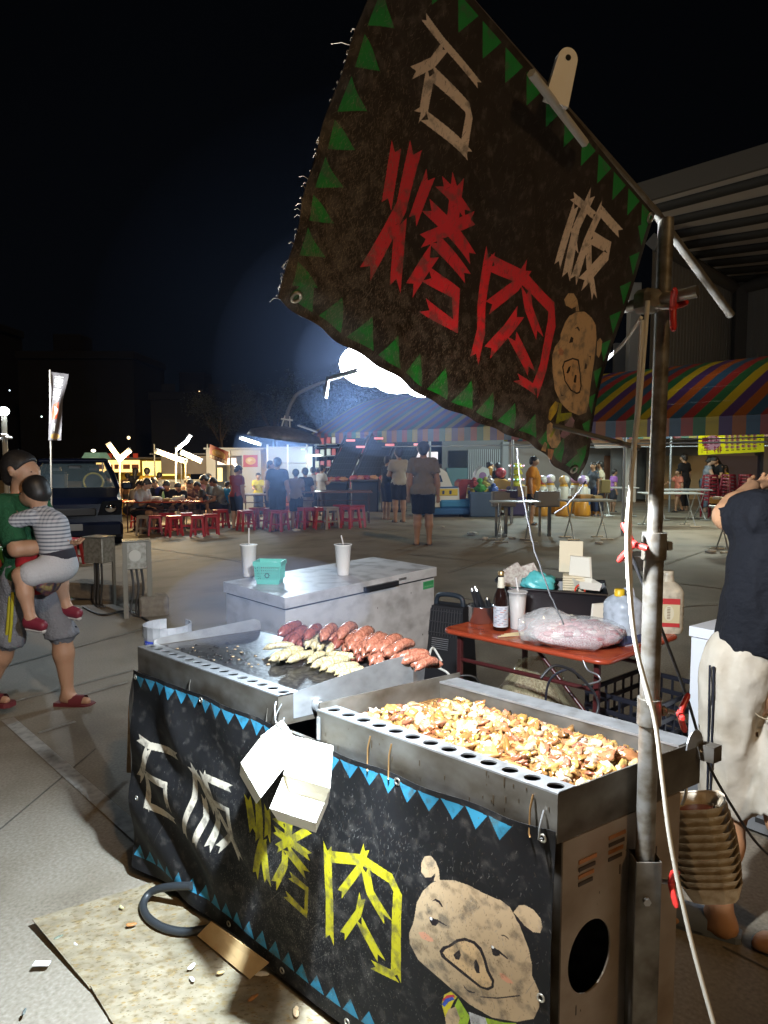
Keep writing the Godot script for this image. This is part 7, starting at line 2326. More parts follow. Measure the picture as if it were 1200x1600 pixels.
func build_metal_tables() -> void:
	for e in [[1045, 822, 1.25, 0.6, 0.0, "long bare metal table, front one of the pair under the marquee beyond the pole"], [1062, 812, 1.3, 0.6, 0.05, "bare metal table just behind the front one of the pair"], [965, 806, 0.9, 0.5, 0.0, "small metal table right of the game figures, with stools behind"], [1160, 862, 0.95, 0.55, -0.1, "metal table before the man in black, with a tray of food on it"], [915, 842, 0.95, 0.5, 0.1, "metal table with paper bags and goods left of the pole"], [803, 846, 0.85, 0.5, 0.0, "cluttered metal table left of the grey box on its post"], [1190, 826, 0.9, 0.5, 0.0, "metal table mostly hidden behind the raised arm at the right"]]:
		x_table(e[5], spot(e[0], e[1]), e[2], e[3], 0.74, e[4], "metal folding tables on the lot")
	# goods on the tables
	var i := 0
	for e in [[945, 760, 0.1, 0.17, [0.3, 0.24, 0.1], "brown paper bag standing on the metal table left of the pole"], [912, 776, 0.16, 0.06, [0.4, 0.22, 0.06], "orange food carton on the metal table left of the pole"], [930, 777, 0.13, 0.05, [0.36, 0.25, 0.1], "flat tan carton beside the orange carton"], [895, 778, 0.1, 0.05, [0.3, 0.2, 0.1], "small brown carton at the table's left end"], [816, 768, 0.1, 0.13, [0.4, 0.34, 0.24], "beige box on the cluttered table"], [798, 772, 0.16, 0.09, [0.03, 0.03, 0.09], "dark blue bundle on the cluttered table"], [786, 770, 0.08, 0.08, [0.3, 0.14, 0.2], "pink toy box on the cluttered table"], [1128, 782, 0.17, 0.07, [0.5, 0.25, 0.04], "orange food tray on the table before the man in black"], [1121, 778, 0.07, 0.03, [0.55, 0.5, 0.4], "pale food heap on the orange tray"]]:
		var c := at_depth(e[0], e[1], [15.2, 15.2, 15.2, 15.2, 14.2, 14.2, 14.2, 13.0, 12.9][i])
		tag(put("market_goods", Shape.new().box(c, Vector3(e[2] * 2, e[3] * 1.6, e[2] * 1.5), 0.015, Basis(Vector3.UP, 0.3 * i)), paint(e[4][0], e[4][1], e[4][2], 0.6)), e[5], "goods")
		i += 1
	# two low grey boxes on posts in front of the tables
	for e in [[782, 838, 765, 800, "grey metal box on one post, left of the two in front of the tables"], [850, 838, 838, 800, "grey metal box on a post, right of the two in front of the tables"]]:
		var p := spot(e[0], e[1])
		var b := thing("meter_box", e[4], "box", p, 0.1)
		put("box_body", Shape.new().box(Vector3(0.05, 0.72, 0), Vector3(0.46, 0.3, 0.16), 0.015), paint(0.2, 0.2, 0.2, 0.5, 0.3), b)
		put("box_door", Shape.new().box(Vector3(0.05, 0.72, 0.083), Vector3(0.4, 0.25, 0.012), 0.004), paint(0.24, 0.24, 0.24, 0.45, 0.3), b)
		put("post", Shape.new().box(Vector3(0.1, 0.29, 0), Vector3(0.06, 0.6, 0.06), 0.005), paint(0.16, 0.16, 0.15, 0.6), b)
		put("post", Shape.new().box(Vector3(-0.09, 0.29, 0), Vector3(0.04, 0.6, 0.05), 0.005), paint(0.16, 0.16, 0.15, 0.6), b)
	# stacked maroon stools at the right
	var k := 0
	for col in [[1108, 808], [1136, 806], [1162, 806]]:
		for j in 8:
			var p := spot(col[0], col[1])
			var st := thing("stacked_stool", "maroon stool, %s in the %s" % [["lowest", "second up", "third up", "fourth up", "fifth up", "sixth up", "seventh up", "topmost"][j], ["stack beside the woman in grey", "middle stack under the yellow banner", "stack half hidden by the raised arm"][k]], "stool", p + Vector3(0, j * 0.085, 0), 0.3 * k, "stacked maroon stools")
			var mr := paint(0.12, 0.01, 0.018, 0.2)
			put("seat", Shape.new().lathe([Vector2(0, 0.47), Vector2(0.16, 0.47), Vector2(0.17, 0.455), Vector2(0.165, 0.42)], 14), mr, st)
			for q in 4:
				var d := Vector3(cos(TAU * q / 4 + 0.5), 0, sin(TAU * q / 4 + 0.5))
				put("leg", Shape.new().tube([d * 0.15 + Vector3(0, 0.45, 0), d * 0.2 + Vector3(0, 0.0, 0)], 0.024, 6), mr, st)
		k += 1

func make_stool(label: String, p: Vector3, c: Array) -> Node3D:
	var t := thing("plastic_stool", label, "stool", p, 0.0, "plastic stools at the dining tables")
	var m := paint(c[0], c[1], c[2], 0.35)
	put("seat", Shape.new().box(Vector3(0, 0.455, 0), Vector3(0.29, 0.03, 0.29), 0.012), m, t)
	put("skirt", Shape.new().box(Vector3(0, 0.42, 0), Vector3(0.27, 0.05, 0.27), 0.008), m, t)
	for x in [-1, 1]:
		for z in [-1, 1]:
			put("leg", Shape.new().hexa([Vector3(x * 0.15 - 0.022, 0, z * 0.15 + 0.02), Vector3(x * 0.15 + 0.022, 0, z * 0.15 + 0.02), Vector3(x * 0.15 + 0.022, 0, z * 0.15 - 0.02), Vector3(x * 0.15 - 0.022, 0, z * 0.15 - 0.02), Vector3(x * 0.11 - 0.026, 0.42, z * 0.11 + 0.024), Vector3(x * 0.11 + 0.026, 0.42, z * 0.11 + 0.024), Vector3(x * 0.11 + 0.026, 0.42, z * 0.11 - 0.024), Vector3(x * 0.11 - 0.026, 0.42, z * 0.11 - 0.024)]), m, t)
	put("stretcher", Shape.new().box(Vector3(0, 0.16, 0.135), Vector3(0.26, 0.025, 0.015), 0.003).box(Vector3(0, 0.16, -0.135), Vector3(0.26, 0.025, 0.015), 0.003).box(Vector3(0.135, 0.16, 0), Vector3(0.015, 0.025, 0.26), 0.003).box(Vector3(-0.135, 0.16, 0), Vector3(0.015, 0.025, 0.26), 0.003), m, t)
	return t

func build_dining() -> void:
	var red := [0.36, 0.025, 0.03]
	var proto: Node3D
	var spots := [[216, 824, "red stool under the seated boy in the grey shirt"], [243, 836, "red stool in front of the first dining table, left"], [262, 832, "red stool behind another at the first dining table's front"], [272, 838, "red stool in front of the first dining table, near its middle"], [292, 832, "red stool under the first dining table beside the bare leg"], [312, 838, "red stool at the first dining table's right front"], [330, 836, "red stool at the first table's right corner, its legs spread"], [345, 826, "red stool between the first and second tables, farther back"], [384, 829, "tall looking red stool at the left of the second dining table"], [402, 824, "red stool under the second table's middle"], [424, 826, "red stool before the man with the printed black shirt"], [437, 830, "red stool right of the man with the printed black shirt"], [452, 822, "red stool with a pale top glint behind the smoke"], [478, 826, "red stool at the left of the third dining table"], [502, 826, "dark red stool before the third table, left of the pale one"], [534, 822, "red stool at the third table, left of the last two"], [548, 825, "red stool second from the right at the third table"], [560, 823, "rightmost red stool at the third table"], [112, 884, "red stool behind the father's elbow, before the car"], [101, 882, "red stool half hidden behind the father"]]
	for e in spots:
		var p := spot(e[0], e[1])
		if proto == null: proto = make_stool(e[2], p, red)
		else: copy(proto, e[2], p, 0.37 * (int(e[0]) % 7))
	var pale := make_stool("pale grey stool in front of the seated boy at the first table", spot(226, 836), [0.35, 0.33, 0.33])
	copy(pale, "pale dark legged stool at the third table between red ones", spot(517, 826), 0.4)
	var tables := [[252, 833, 1.9, 0.75, "red topped dining table with the eating crowd, first from the left"], [420, 822, 1.5, 0.7, "brown dining table behind the smoke, second from the left"], [520, 821, 1.75, 0.7, "brown dining table before the game boards, third from the left"], [190, 828, 0.8, 0.7, "short dining table between the car and the seated boy"], [330, 812, 1.3, 0.7, "dining table farther back behind the child in blue"]]
	for e in tables:
		var p := spot(e[0], e[1]) + Vector3(0, 0, -0.5)
		var t := thing("dining_table", e[4], "table", p, 0.06, "dining tables on the lot")
		put("table_top", Shape.new().box(Vector3(0, 0.735, 0), Vector3(e[2], 0.03, e[3]), 0.008), paint(0.36, 0.06, 0.025, 0.25) if e[0] < 300 else paint(0.17, 0.08, 0.05, 0.3), t)
		var iron := paint(0.05, 0.02, 0.018, 0.4)
		for x in [-1, 1]:
			for z in [-1, 1]:
				put("leg", Shape.new().tube([Vector3(x * (e[2] / 2 - 0.08), 0, z * (e[3] / 2 - 0.06)), Vector3(x * (e[2] / 2 - 0.08), 0.72, z * (e[3] / 2 - 0.06))], 0.016, 6), iron, t)
			put("side_bar", Shape.new().tube([Vector3(x * (e[2] / 2 - 0.08), 0.25, -e[3] / 2 + 0.06), Vector3(x * (e[2] / 2 - 0.08), 0.25, e[3] / 2 - 0.06)], 0.012, 6), iron, t)
		put("long_bar", Shape.new().tube([Vector3(-e[2] / 2 + 0.08, 0.55, e[3] / 2 - 0.06), Vector3(e[2] / 2 - 0.08, 0.55, e[3] / 2 - 0.06)], 0.012, 6), iron, t)
	var d := -(spot(252, 833).z - 0.4)
	for e in [[243, 778, 0.13, 0.1, [0.55, 0.54, 0.5], "stack of white plates on the first dining table", "plates"], [255, 772, 0.035, 0.22, [0.2, 0.32, 0.12], "green sauce bottle on the first dining table", "bottle"], [252, 781, 0.06, 0.07, [0.6, 0.58, 0.55], "small white bowl beside the green sauce bottle", "bowl"], [277, 777, 0.12, 0.1, [0.6, 0.58, 0.52], "white takeout bag on the first dining table", "bag"], [286, 780, 0.045, 0.13, [0.55, 0.53, 0.5], "white drink cup at the right of the first dining table", "cup"], [262, 779, 0.14, 0.05, [0.3, 0.2, 0.08], "brown dish of food on the first dining table", "dish"], [267, 782, 0.1, 0.05, [0.5, 0.48, 0.42], "flat white dish near the table's front edge", "dish"]]:
		var p := at_depth(e[0], 776, d)
		tag(put("tableware", Shape.new().lathe([Vector2(0, 0), Vector2(e[2] * 0.7, 0), Vector2(e[2], e[3] * 0.5), Vector2(e[2] * (0.35 if e[3] > 0.2 else 0.9), e[3]), Vector2(0, e[3])], 14), paint(e[4][0], e[4][1], e[4][2], 0.4), null, Transform3D(Basis(), Vector3(p.x, fall(-5.2) + 0.752, p.z))), e[5], e[6])

func build_stalls() -> void:
	var warm := Color(1.0, 0.66, 0.3)
	# the yellow lit stall
	var p := spot(222, 803)
	var s := thing("yellow_stall", "brightly lit yellow stall with red lettering board and food counter behind the crowd", "stall", p)
	var yel := paint(0.62, 0.42, 0.04, 0.5)
	put("back_wall", Shape.new().box(Vector3(0.1, 0.95, -1.3), Vector3(2.6, 1.9, 0.06), 0.0), yel, s)
	put("roof_sheet", Shape.new().box(Vector3(0.1, 1.98, -0.5), Vector3(2.9, 0.05, 2.0), 0.01), paint(0.12, 0.11, 0.1, 0.6), s)
	put("counter", Shape.new().box(Vector3(0.1, 0.5, 0.2), Vector3(2.4, 1.0, 0.5), 0.02), paint(0.5, 0.33, 0.05, 0.4), s)
	for x in [-1.2, 1.4]:
		put("post", Shape.new().tube([Vector3(x, 0, 0.45), Vector3(x, 1.98, 0.45)], 0.025, 6), paint(0.4, 0.38, 0.3, 0.4, 0.5), s)
	put("menu_board", Shape.new().box(Vector3(-0.62, 1.7, 0.5), Vector3(1.5, 0.42, 0.04), 0.005), shine(1.0, 0.62, 0.14, 1.5), s)
	put("menu_board", Shape.new().box(Vector3(0.8, 1.62, 0.5), Vector3(1.15, 0.5, 0.04), 0.005), shine(1.0, 0.72, 0.14, 1.8), s)
	for k in 5:
		put("red_sign", Shape.new().box(Vector3(-1.2 + k * 0.3, 2.06, 0.52), Vector3(0.16, 0.16, 0.03), 0.004), paint(0.5, 0.05, 0.02, 0.5), s)
		put("food_picture", Shape.new().box(Vector3(-1.22 + k * 0.3, 1.68, 0.53), Vector3(0.24, 0.16, 0.02), 0.004), paint(0.2, 0.06, 0.02, 0.5), s)
		put("food_tray", Shape.new().box(Vector3(-0.95 + k * 0.48, 1.05, 0.2), Vector3(0.36, 0.09, 0.35), 0.01), paint([0.4, 0.5, 0.3][k % 3], [0.2, 0.3, 0.1][k % 3], [0.05, 0.1, 0.05][k % 3], 0.4), s)
	lamp(p + Vector3(0.2, 1.8, 0.0), Color(1.0, 0.85, 0.55), 9.0, 0.2, s).name = "stall_lamp_light"
	var sb := Shape.new()
	sb.soft = 1
	sb.ball(Vector3(0.2, 1.8, 0.0), Vector3.ONE * 0.07, 10)
	put("stall_lamp", sb, shine(1.0, 0.85, 0.55, 6.0), s)
	# stall with picture panels
	var q := spot(290, 803)
	var s2 := thing("picture_stall", "small stall with grey picture panels below the warm tubes", "stall", q)
	for k in 2:
		put("panel", Shape.new().box(Vector3(-0.42 + k * 0.84, 0.98, 0.5), Vector3(0.82, 0.36, 0.05), 0.006), paint(0.42, 0.42, 0.36, 0.5), s2)
		put("picture", Shape.new().box(Vector3(-0.42 + k * 0.84, 0.98, 0.53), Vector3(0.5, 0.2, 0.02), 0.006), paint(0.14, 0.13, 0.12, 0.5), s2)
		put("upper_panel", Shape.new().box(Vector3(-0.42 + k * 0.84, 1.62, 0.0), Vector3(0.7, 0.6, 0.05), 0.006), paint(0.18, 0.15, 0.12, 0.5), s2)
	put("counter", Shape.new().box(Vector3(0, 0.4, 0.45), Vector3(1.7, 0.76, 0.4), 0.01), paint(0.08, 0.07, 0.09, 0.5), s2)
	for x in [-0.86, 0.0, 0.86]:
		put("post", Shape.new().tube([Vector3(x, 0, 0.4), Vector3(x, 2.3, 0.4)], 0.025, 6), paint(0.4, 0.38, 0.32, 0.4, 0.5), s2)
	put("roof_sheet", Shape.new().box(Vector3(0, 1.98, 0), Vector3(1.9, 0.04, 1.2), 0.0), paint(0.1, 0.1, 0.1, 0.6), s2)
	# the white container stall
	var c := spot(366, 800)
	var s3 := thing("white_stall", "white box stall with a lit serving hatch and red posters", "stall", c)
	var wt := paint(0.42, 0.43, 0.42, 0.5)
	put("left_wall", Shape.new().box(Vector3(-0.72, 1.0, -0.9), Vector3(0.3, 2.0, 1.8), 0.01), wt, s3)
	put("right_wall", Shape.new().box(Vector3(0.58, 1.0, 0.0), Vector3(0.62, 2.0, 0.06), 0.01), wt, s3)
	put("front_sill", Shape.new().box(Vector3(-0.15, 0.4, 0.0), Vector3(0.86, 0.8, 0.06), 0.01), wt, s3)
	put("hatch_lintel", Shape.new().box(Vector3(-0.15, 1.9, 0.0), Vector3(0.86, 0.2, 0.06), 0.01), wt, s3)
	put("back_wall", Shape.new().box(Vector3(0, 1.0, -1.7), Vector3(1.8, 2.0, 0.06), 0.01), paint(0.6, 0.5, 0.35, 0.5), s3)
	put("roof_sheet", Shape.new().box(Vector3(0.05, 2.03, -0.85), Vector3(1.95, 0.05, 1.9), 0.01), wt, s3)
	put("lit_board", Shape.new().box(Vector3(-0.2, 1.62, 0.06), Vector3(0.6, 0.22, 0.03), 0.005), shine(1.0, 0.72, 0.6, 1.0), s3)
	put("yellow_strip", Shape.new().box(Vector3(-0.42, 1.2, 0.06), Vector3(0.16, 0.44, 0.03), 0.005), shine(1.0, 0.65, 0.02, 0.75), s3)
	lamp(c + Vector3(-0.1, 1.5, -0.8), Color(1.0, 0.85, 0.62), 2.5, 0.15, s3).name = "hatch_lamp_light"
	var hb := Shape.new()
	hb.soft = 1
	hb.ball(Vector3(-0.1, 1.5, -0.8), Vector3.ONE * 0.06, 10)
	put("hatch_lamp", hb, shine(1.0, 0.85, 0.62, 5.0), s3)
	var im := Image.create(128, 96, false, Image.FORMAT_RGB8)
	im.fill(lin(0.38, 0.04, 0.03))
	fill_poly(im, dot_shape(Vector2(66, 46), 46, 30), lin(0.55, 0.35, 0.08))
	fill_poly(im, dot_shape(Vector2(58, 40), 20, 13), lin(0.65, 0.5, 0.25))
	fill_poly(im, dot_shape(Vector2(80, 54), 18, 10), lin(0.5, 0.25, 0.06))
	var pm := print_on(im)
	var pf := func(u: float, v: float) -> Vector3: return Vector3(0.32 + 0.46 * u, 1.82 - 0.38 * v, 0.042)
	put("poster", Shape.new().sheet(2, 2, pf, 0.004), pm, s3)
	var im2 := im.duplicate()
	im2.fill_rect(Rect2i(0, 66, 128, 30), lin(0.1, 0.02, 0.03))
	for k in 6: im2.fill_rect(Rect2i(8 + k * 20, 72, 13, 17), lin(0.55, 0.5, 0.45))
	for k in 6: im2.fill_rect(Rect2i(11 + k * 20, 76 + k % 3 * 3, 7, 3), lin(0.1, 0.02, 0.03))
	var a0 := at_depth(328, 694, 19.0)
	var a1 := at_depth(357, 706, 18.6)
	var a2 := at_depth(327, 715, 19.0)
	var a3 := at_depth(354, 726, 18.6)
	var ff := func(u: float, v: float) -> Vector3: return a0.lerp(a1, u).lerp(a2.lerp(a3, u), v) + Vector3(0, 0, 0.03 * sin(u * 6.0))
	tag(put("stall_flag", Shape.new().sheet(10, 6, ff, 0.003), print_on(im2)), "red and gold printed flag tilted on a pole before the white stall", "flag")
	tag(pole_bar("stall_flag_pole", spot(361, 815), at_depth(360, 704, 18.9), 0.02, paint(0.2, 0.2, 0.2, 0.4, 0.6)), "dark pole that carries the red and gold flag", "pole")
	# open frames with lamps right of the white stall
	var fr := thing("open_stall", "pale open stall frame seen through the smoke right of the white stall", "stall", spot(448, 800))
	for x in [-0.55, 0.05, 0.62]:
		put("post", Shape.new().tube([Vector3(x, 0, 0), Vector3(x, 2.0, 0)], 0.03, 6), paint(0.45, 0.46, 0.47, 0.4, 0.4), fr)
	for y in [1.0, 1.45, 1.9]:
		put("rail", Shape.new().tube([Vector3(-0.6, y, 0), Vector3(0.66, y, 0)], 0.022, 6), paint(0.45, 0.46, 0.47, 0.4, 0.4), fr)
	put("back_sheet", Shape.new().box(Vector3(0, 1.2, -0.8), Vector3(1.4, 1.5, 0.04), 0.0), paint(0.3, 0.31, 0.33, 0.6), fr)
	put("counter", Shape.new().box(Vector3(0, 0.45, 0.1), Vector3(1.2, 0.9, 0.4), 0.02), paint(0.3, 0.08, 0.06, 0.5), fr)
	put("small_green_lamp", Shape.new().box(Vector3(0.5, 1.86, 0.05), Vector3(0.1, 0.04, 0.03), 0.0), shine(0.1, 1.0, 0.5, 1.2), fr)
	# teal canopy far left
	var tc := at_depth(150, 712, 24.0)
	var cn := thing("teal_canopy", "small teal canopy with a white lamp on top, behind the car's right side", "canopy", tc)
	put("canopy_sheet", Shape.new().hexa([Vector3(-0.3, -0.12, 0.5), Vector3(0.3, -0.12, 0.5), Vector3(0.3, -0.12, -0.5), Vector3(-0.3, -0.12, -0.5), Vector3(-0.24, 0.1, 0.3), Vector3(0.24, 0.1, 0.3), Vector3(0.24, 0.1, -0.3), Vector3(-0.24, 0.1, -0.3)]), paint(0.2, 0.42, 0.42, 0.5), cn)
	put("post", Shape.new().tube([Vector3(0.2, -2.5, 0), Vector3(0.2, 0.1, 0)], 0.02, 6), paint(0.3, 0.3, 0.3, 0.5), cn)
	var cb := Shape.new()
	cb.soft = 1
	cb.ball(Vector3(0, 0.16, 0.2), Vector3(0.08, 0.05, 0.05), 8)
	put("canopy_lamp", cb, shine(1.0, 0.9, 0.7, 4.0), cn)
	# tubes over the stalls
	for e in [[170, 694, 187, 717, 20.0, 1, "long warm tube, left arm of the V shaped pair over the yellow stall"], [187, 717, 202, 704, 20.0, 1, "shorter warm tube, right arm of the V shaped pair over the yellow stall"], [245, 705, 290, 721, 19.6, 1, "longest warm tube, sloping over the picture stall"], [285, 707, 314, 720, 20.4, 1, "warm tube right of the longest one, over the picture panels"], [278, 700, 291, 690, 20.0, 0, "white tube on a stick above the picture stall"], [291, 690, 297, 681, 20.0, 0, "small white tube at the tip of the stick above the picture stall"], [376, 684, 407, 694, 19.5, 0, "white tube slanting above the white stall, left of the lamp shade"]]:
		var warm_one: bool = e[5] == 1
		tube_lamp(e[6], at_depth(e[0], e[1], e[4]), at_depth(e[2], e[3], e[4]), 0.065 if warm_one else 0.045, Color(1.0, 0.66, 0.28) if warm_one else Color(0.8, 0.97, 1.0), 4.5, 4.0 if warm_one else 2.5)
	for e in [[187, 718, 186, 800, 20.0, "thin post below the V shaped tubes"], [275, 700, 274, 800, 20.0, "thin post that carries the white tube's stick"], [290, 720, 291, 800, 19.8, "thin post under the end of the longest warm tube"]]:
		var a := at_depth(e[0], e[1], e[4])
		var b := at_depth(e[2], e[3], e[4])
		b.y = fall(b.x)
		tag(pole_bar("lamp_post", b, a, 0.022, paint(0.45, 0.42, 0.35, 0.5, 0.3)), e[5], "post")
	# the hanging shade above the smoke
	var sc := at_depth(446, 676, 6.2)
	var sh := thing("hanging_lamp_shade", "wide dark round lamp shade hanging from a bent arm, glowing below", "lamp", sc, 0.0)
	sh.rotation = Vector3(0.05, 0, -0.13)
	put("shade", Shape.new().lathe([Vector2(0.3, -0.055), Vector2(0.315, -0.05), Vector2(0.29, -0.005), Vector2(0.16, 0.035), Vector2(0.03, 0.05), Vector2(0, 0.05)], 36), worn("rusty_shade", [[0.0, 0.03, 0.025, 0.02], [0.5, 0.09, 0.08, 0.07], [1.0, 0.16, 0.14, 0.12]], 0.5, 0.4, 3.0), sh)
	put("inner_shade", Shape.new().lathe([Vector2(0.3, -0.054), Vector2(0.27, -0.012), Vector2(0.1, 0.02), Vector2(0, 0.02)], 36), paint(0.6, 0.6, 0.6, 0.5), sh)
	var ub := Shape.new()
	ub.soft = 1
	ub.ball(Vector3(-0.02, -0.035, 0), Vector3(0.13, 0.03, 0.13), 14)
	put("lamp_bulb", ub, shine(0.75, 0.88, 1.0, 7.0), sh)
	lamp(sc + Vector3(-0.02, -0.035, 0), Color(0.85, 0.94, 1.0), SHADE_POWER, 0.08, sh).position = Vector3(-0.02, -0.035, 0)
	put("mounting_plate", Shape.new().box(Vector3(0.19, 0.06, 0.08), Vector3(0.17, 0.012, 0.12), 0.003, Basis(Vector3.BACK, -0.2)), paint(0.35, 0.37, 0.4, 0.4, 0.5), sh)
	put("bent_arm", Shape.new().tube(smooth([Vector3(0.0, 0.05, 0), Vector3(0.0, 0.16, 0), Vector3(0.03, 0.27, 0), Vector3(0.1, 0.36, -0.02), Vector3(0.4, 0.5, -0.05), Vector3(0.95, 0.52, -0.06)], 5), 0.015, 8), paint(0.07, 0.065, 0.055, 0.7), sh)
	put("arm_clamp", Shape.new().box(Vector3(0.0, 0.11, 0), Vector3(0.1, 0.016, 0.03), 0.004), paint(0.4, 0.38, 0.32, 0.5, 0.4), sh)
	for k in 2: put("stay", Shape.new().tube([Vector3(-0.02 + k * 0.04, 0.14, 0), Vector3(-0.035 + k * 0.07, 0.045, 0.02)], 0.006, 6), paint(0.4, 0.38, 0.32, 0.5, 0.4), sh)

func build_left_things() -> void:
	# the dark car facing the camera
	var p := spot(124, 860)
	var c := thing("dark_car", "dark navy car facing the camera at the left, windscreen seen through", "car", p + Vector3(-0.12, 0, 0), 0.37)
	c.scale = Vector3.ONE * 1.14
	var body := paint(0.003, 0.0045, 0.012, 0.28)
	body.metallic_specular = 0.3
	var dark := paint(0.01, 0.01, 0.011, 0.5)
	put("lower_body", Shape.new().hexa([Vector3(-0.84, 0.22, 0.0), Vector3(0.84, 0.22, 0.0), Vector3(0.86, 0.22, -3.8), Vector3(-0.86, 0.22, -3.8), Vector3(-0.84, 0.82, -0.06), Vector3(0.84, 0.82, -0.06), Vector3(0.86, 0.95, -3.8), Vector3(-0.86, 0.95, -3.8)]), body, c)
	put("bonnet", Shape.new().hexa([Vector3(-0.84, 0.821, -0.06), Vector3(0.84, 0.821, -0.06), Vector3(0.86, 0.9, -3.8), Vector3(-0.86, 0.9, -3.8), Vector3(-0.76, 0.93, -0.22), Vector3(0.76, 0.93, -0.22), Vector3(0.82, 1.08, -1.0), Vector3(-0.82, 1.08, -1.0)]), body, c)
	put("bumper", Shape.new().box(Vector3(0, 0.36, 0.02), Vector3(1.7, 0.28, 0.14), 0.05), body, c)
	put("grille", Shape.new().box(Vector3(0, 0.68, -0.01), Vector3(0.8, 0.14, 0.06), 0.02), dark, c)
	put("number_plate", Shape.new().box(Vector3(0, 0.42, 0.1), Vector3(0.34, 0.12, 0.01), 0.003), paint(0.12, 0.12, 0.12, 0.5), c)
	for s in [-1, 1]:
		var hl := put("headlight", Shape.new().hexa([Vector3(s * 0.62 - 0.2, 0.62, 0.005), Vector3(s * 0.62 + 0.2, 0.62, 0.005), Vector3(s * 0.62 + 0.2, 0.62, -0.2), Vector3(s * 0.62 - 0.2, 0.62, -0.2), Vector3(s * 0.66 - 0.16, 0.86, -0.05), Vector3(s * 0.66 + 0.2, 0.89, -0.05), Vector3(s * 0.66 + 0.2, 0.89, -0.3), Vector3(s * 0.66 - 0.16, 0.86, -0.2)]), paint(0.03, 0.032, 0.035, 0.08, 0.8), c)
		put("reflector", Shape.new().ball(Vector3(s * 0.64, 0.74, 0.0), Vector3(0.1, 0.08, 0.03), 12), paint(0.6, 0.6, 0.6, 0.06, 1.0), hl)
		put("front_pillar", Shape.new().tube([Vector3(s * 0.8, 1.06, -0.95), Vector3(s * 0.72, 1.34, -1.35), Vector3(s * 0.6, 1.55, -1.75)], 0.045, 8), body, c)
		put("rear_pillar", Shape.new().tube([Vector3(s * 0.82, 1.0, -3.7), Vector3(s * 0.62, 1.56, -3.4)], 0.06, 8), body, c)
		put("door_pillar", Shape.new().tube([Vector3(s * 0.83, 1.0, -2.3), Vector3(s * 0.62, 1.56, -2.3)], 0.045, 8), body, c)
		put("mirror", Shape.new().box(Vector3(s * 0.98, 1.1, -1.15), Vector3(0.2, 0.14, 0.1), 0.03), body, c)
		var wh := put("wheel", Shape.new().tube([Vector3(s * 0.66, 0.3, -0.75), Vector3(s * 0.85, 0.3, -0.75)], 0.3, 20), dark, c)
		put("rim", Shape.new().tube([Vector3(s * 0.84, 0.3, -0.75), Vector3(s * 0.862, 0.3, -0.75)], 0.19, 16), paint(0.3, 0.3, 0.31, 0.3, 0.8), wh)
		var wr := put("wheel", Shape.new().tube([Vector3(s * 0.66, 0.3, -3.1), Vector3(s * 0.85, 0.3, -3.1)], 0.3, 20), dark, c)
		put("rim", Shape.new().tube([Vector3(s * 0.84, 0.3, -3.1), Vector3(s * 0.862, 0.3, -3.1)], 0.19, 16), paint(0.3, 0.3, 0.31, 0.3, 0.8), wr)
	put("roof", Shape.new().box(Vector3(0, 1.59, -2.55), Vector3(1.3, 0.08, 1.9), 0.035), body, c)
	var pane := clear_film(0.12, 0.03, Color(0.5, 0.6, 0.65))
	put("windscreen", Shape.new().hexa([Vector3(-0.76, 1.07, -0.98), Vector3(0.76, 1.07, -0.98), Vector3(0.76, 1.07, -0.984), Vector3(-0.76, 1.07, -0.984), Vector3(-0.57, 1.55, -1.74), Vector3(0.57, 1.55, -1.74), Vector3(0.57, 1.55, -1.744), Vector3(-0.57, 1.55, -1.744)]), pane, c)
	put("dashboard", Shape.new().box(Vector3(0, 1.02, -1.25), Vector3(1.5, 0.1, 0.45), 0.03), dark, c)
	var st := []
	for k in 25: st.append(Vector3(0.36 + cos(TAU * k / 24) * 0.18, 1.17 + sin(TAU * k / 24) * 0.17, -1.5 + sin(TAU * k / 24) * -0.05))
	put("steering_wheel", Shape.new().tube(st, 0.02, 8), paint(0.3, 0.24, 0.03, 0.5), c)
	for x in [-0.36, 0.36]:
		put("seat_back", Shape.new().box(Vector3(x, 1.12, -2.1), Vector3(0.46, 0.5, 0.16), 0.06), dark, c)
		put("head_rest", Shape.new().box(Vector3(x, 1.42, -2.12), Vector3(0.24, 0.16, 0.1), 0.04), dark, c)
	put("inner_mirror", Shape.new().box(Vector3(0.02, 1.46, -1.6), Vector3(0.24, 0.07, 0.04), 0.015), dark, c)
	# feather flag behind the car
	var im := Image.create(96, 400, false, Image.FORMAT_RGB8)
	im.fill(lin(0.13, 0.11, 0.11))
	var pale := lin(0.5, 0.47, 0.42)
	for k in 2:   # two stacked characters
		var y := 24 + k * 74
		for e in [[24, y, 72, y], [48, y - 8, 48, y + 60], [28, y + 12, 68, y + 12], [28, y + 12, 28, y + 34], [68, y + 12, 68, y + 34], [28, y + 23, 68, y + 23], [28, y + 34, 68, y + 34], [22, y + 46, 74, y + 46], [30, y + 58, 66, y + 58]]:
			brush(im, [Vector2(e[0], e[1]), Vector2(e[2], e[3])], 6.0, pale, false)
	fill_poly(im, PackedVector2Array([Vector2(30, 190), Vector2(66, 170), Vector2(72, 220), Vector2(58, 270), Vector2(24, 280), Vector2(22, 230)]), lin(0.42, 0.06, 0.02))
	fill_poly(im, PackedVector2Array([Vector2(34, 196), Vector2(66, 214), Vector2(60, 236), Vector2(46, 252), Vector2(44, 226)]), pale)
	brush(im, [Vector2(44, 300), Vector2(40, 345)], 9.0, pale, false)
	fill_poly(im, dot_shape(Vector2(50, 376), 34, 18), lin(0.35, 0.2, 0.05))
	var f0 := at_depth(78, 582, 14.0)
	var f1 := at_depth(75, 689, 14.0)
